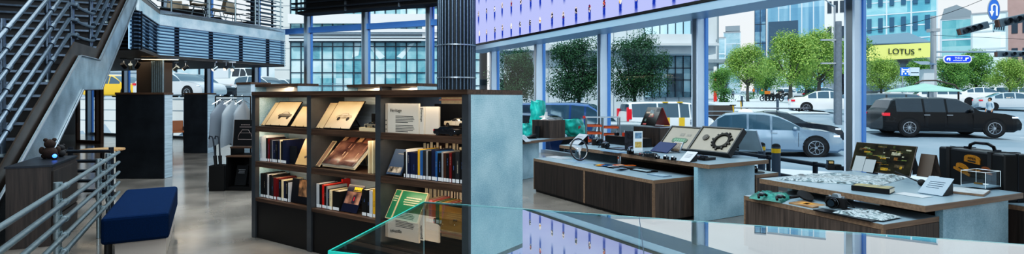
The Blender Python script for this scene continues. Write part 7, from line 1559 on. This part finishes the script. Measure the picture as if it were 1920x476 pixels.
# ------------------------------------------------------------------ back left display table with the bag
pr = P(1085, 256, .74); pl_ = P(968, 268, .74); f = Fr((pl_.x - .25, pl_.y - .14, 0), (pr - pl_)); Lb = (pr - pl_).length + .75
t = thing('display_table', 'display table with a pale steel leg panel beyond the end of the front bookcase', 'table', f.o, f.rz); q = MB(); q.box(0, Lb, 0, 2.4, .69, .738); q.build('tabletop', M['wood_edge'], t); q = MB(); q.box(.005, Lb - .005, .005, 2.395, .7382, .74); q.build('top_surface', M['top_grey'], t)
q = MB(); q.box(.62, 1.25, .12, .18, .003, .69); q.build('leg', M['perf'], t); q = MB(); q.box(.62, 1.25, 2.2, 2.26, .003, .69); q.build('leg', M['perf'], t)
ch = thing('back_cabinet', 'small dark cabinet tucked under the table with the turquoise bag', 'cabinet', f.w(0.02, .03), f.rz); q = MB(); q.box(0, .55, .0, .6, .003, .60); q.build('carcass', M['wood_dark'], ch); q = MB(); q.box(-.005, .555, -.01, .61, .60, .635); q.build('top', M['wood_edge'], ch); q = MB(); q.box(.02, .53, -.012, -.001, .03, .58); q.build('door', M['wood_mid'], ch)
bx0 = fl_ = f.l(P(1032, 259.5, .742)); t = thing('plinth_box', 'dark grey wooden box beside the turquoise bag', 'plinth', f.w(bx0.x, bx0.y, .742), f.rz - .1)
q = MB(); q.box(0, .46, 0, .02, 0, .36); q.box(0, .02, .02, .5, 0, .36); q.box(.44, .46, .02, .5, 0, .36); q.box(.02, .44, .02, .5, .34, .36); q.box(.02, .44, .48, .5, 0, .34); q.build('box_body', M['wood_mid'], t); q = MB(); q.box(-.006, -.001, .02, .48, .01, .35); q.build('side_panel', M['wood_dark'], t)
o = thing('photo_frame', 'small dark picture frame leaning against the dark grey wooden box', 'photo frame', f.w(bx0.x - .06, bx0.y + .36, .744), f.rz - .1 - pi / 2); q = MB(RX(-.12)); q.box(0, .13, 0, .012, .002, .24); q.build('frame', M['black_gloss'], o); q = MB(RX(-.2)); q.box(.02, .11, -.002, -.0005, .03, .2); q.build('print', mat('dark small print', '#5a5550', rough=.3, var=.5, vscale=30), o)
o = thing('origami_crane', 'small white paper crane on the dark grey wooden box', 'figurine', f.w(bx0.x + .2, bx0.y + .3, 1.1035), .3); q = MB(); q.add([(-.09, 0, 0), (.09, 0, 0), (0, .05, .01), (0, -.05, .01), (0, 0, .05), (.02, 0, .16)], [(0, 3, 4), (0, 4, 2), (1, 4, 3), (1, 2, 4), (3, 5, 4), (4, 5, 2), (0, 2, 1, 3)]); q.build('body', M['white'], o); q = MB(); q.add([(0, 0, .03), (-.12, .0, .06), (-.03, 0, .09), (.12, 0, .06)], [(0, 1, 2), (0, 2, 3)]); q.build('wing', M['white'], o)
M['teal'] = mat('turquoise nylon', '#35cdbd', rough=.35, col2='#0f827c', vscale=5, bump=.25, bscale=9)
def bag(label, p, rz, w, h, d, name='bag', lean=0.):
    t = thing(name, label, 'bag', p, rz); q = MB()
    def bf(u, v):
        a = u * 2 * pi; rr = 1 - .25 * max(0, v - .75) * 4 * .6 - .1 * max(0, .15 - v) * 5; n = noise.noise(Vector((cos(a) * 2.6, sin(a) * 2.6, v * 4))) * .2
        return (w / 2 * cos(a) * (rr + n) + lean * v, d / 2 * sin(a) * (rr + n), h * (v + .03 * sin(3 * a) * v))
    q.grid(48, 26, bf); q.build('pouch', M['teal'], t, smooth=True); q = MB(); q.add([bf(k / 24., .98) for k in range(24)], [tuple(range(24))]); q.build('closure', M['teal'], t)
    return t
p = P(1009, 251, .742); b_ = bag('upright turquoise nylon bag with a white tag on the table', (p.x, p.y, .742), f.rz, .42, .74, .3); q = MB(); q.box(.02, .1, -.19, -.185, .38, .50); q.build('tag', M['white'], b_); q = MB(); q.tube([(-.1, 0, .7), (-.06, 0, .76), (.06, 0, .76), (.1, 0, .7)], .012, 6); q.build('carry_loop', M['teal'], b_)
p = P(987, 253.5, .742); b_ = bag('small crumpled turquoise pouch at the left of the upright turquoise bag', (p.x, p.y, .742), .3, .22, .26, .2, 'pouch'); q = MB(); q.tube([(-.05, 0, .24), (0, -.05, .28), (.05, 0, .24)], .008, 6); q.build('drawstring', M['black'], b_)
p = P(1083, 254.5, .742); b_ = bag('slumped turquoise jacket with a red patch to the right of the dark grey box', (p.x, p.y, .742), f.rz - .1, .62, .36, .3, 'jacket', lean=-.20); q = MB(); q.box(-.16, -.08, -.15, -.145, .16, .22); q.build('patch', mat('patch red', '#9c3a34'), b_)
label_stand('white angled label stand on the table in front of the turquoise bag', 990, 266, .742, .18, .17, f, f.rz + .1); p = f.w(.5, .22, .744)
p = P(1003, 262, .742); o = thing('shoe', 'black shoe behind the white label stand on the table with the turquoise bag', 'shoe', (p.x - .08, p.y + .3, .7435), .4); q = MB()
def shoe(u, v): a = u * 2 * pi; x = (v - .5) * .27; w = .045 * (1 - .3 * abs(v - .3)) * sqrt(max(.02, 1 - (2 * v - 1) ** 6)); h = (.03 + .05 * sst((v - .35) / .4)); return (x, w * cos(a), .012 + h * .5 * (1 + sin(a)))
q.grid(16, 14, shoe); q.build('upper', M['black_soft'], o, smooth=True); q = MB(); q.box(-.13, .13, -.04, .04, 0, .012); q.build('sole', M['rubber'], o)
# ------------------------------------------------------------------ light, sky, camera
w = bpy.data.worlds.new('sky'); SC.world = w; w.use_nodes = True; nt = w.node_tree; nt.nodes.clear(); L = nt.links.new
tc = nt.nodes.new('ShaderNodeTexCoord'); sp = nt.nodes.new('ShaderNodeSeparateXYZ'); L(tc.outputs['Generated'], sp.inputs[0]); r = nt.nodes.new('ShaderNodeValToRGB'); L(sp.outputs[2], r.inputs[0])
r.color_ramp.elements[0].position = 0.; r.color_ramp.elements[0].color = lin('#e4e0dd'); r.color_ramp.elements[1].position = .55; r.color_ramp.elements[1].color = lin('#cde6f2'); e = r.color_ramp.elements.new(.2); e.color = lin('#dddfe0')
n = nt.nodes.new('ShaderNodeTexNoise'); n.inputs['Scale'].default_value = 4; n.inputs['Detail'].default_value = 6; L(tc.outputs['Generated'], n.inputs['Vector']); mx = nt.nodes.new('ShaderNodeMix'); mx.data_type = 'RGBA'; mx.blend_type = 'MULTIPLY'; mx.inputs[0].default_value = .12; L(r.outputs[0], mx.inputs[6]); L(n.outputs['Fac'], mx.inputs[7])
bg = nt.nodes.new('ShaderNodeBackground'); bg.inputs[1].default_value = SKY = 1.35; L(mx.outputs[2], bg.inputs[0]); o_ = nt.nodes.new('ShaderNodeOutputWorld'); L(bg.outputs[0], o_.inputs[0])
sl = bpy.data.lights.new('sun', 'SUN'); sl.energy = 3.3; sl.angle = radians(3); sl.color = (1, .96, .9); so = bpy.data.objects.new('sun', sl); C.objects.link(so); so.rotation_euler = (radians(33), 0, radians(-28))
area('ceiling_fill', (0.5, 3.5, 6.9), (0, 0, 0), 7, 6, 640, (.83, .96, 1)); area('ceiling_fill', (-6, 8, 6.9), (0, 0, 0), 6, 6, 520, (.83, .96, 1)); area('ceiling_fill', (-1.5, 11.5, 6.9), (0, 0, 0), 6, 5, 430, (.83, .96, 1))  # unseen fill lamps, added overhead to brighten the room
area('rear_fill', (-1.5, -3.6, 3.6), (radians(75), 0, 0), 9, 4, 420, (.85, .93, 1))  # unseen fill lamp added behind the camera, also for reflections
area('wash_fill', (-2.2, 11.0, 6.6), (radians(62), 0, radians(68)), 4, 2, 330, (.82, .93, 1)); area('soffit_light', (-10.5, 15.2, 2.55), (0, 0, .3), 3, 2, 30, (1, .85, .65))  # the wash lamp is an added fill to lift the mezzanine face
cam = bpy.data.cameras.new('camera'); co = bpy.data.objects.new('camera', cam); C.objects.link(co); co.location = (0, 0, EYE); co.rotation_euler = (pi / 2, 0, 0)
cam.sensor_width = 36; cam.lens = F / 1920 * 36; cam.shift_y = -(238 - HZ) / 1920; cam.clip_end = 600; cam.clip_start = .05; SC.camera = co
SC.view_settings.view_transform = 'Standard'; SC.view_settings.look = 'None'; SC.view_settings.exposure = .1
SC.view_settings.use_curve_mapping = True
cm = SC.view_settings.curve_mapping; cv = cm.curves[3]
for x_, y_ in ((.03, .017), (.12, .105), (.42, .47)): cv.points.new(x_, y_)
cm.update()
SC.cycles.use_denoising = True; SC.cycles.transparent_max_bounces = 24; SC.cycles.max_bounces = 8; SC.cycles.sample_clamp_indirect = 6; SC.cycles.caustics_reflective = False; SC.cycles.caustics_refractive = False
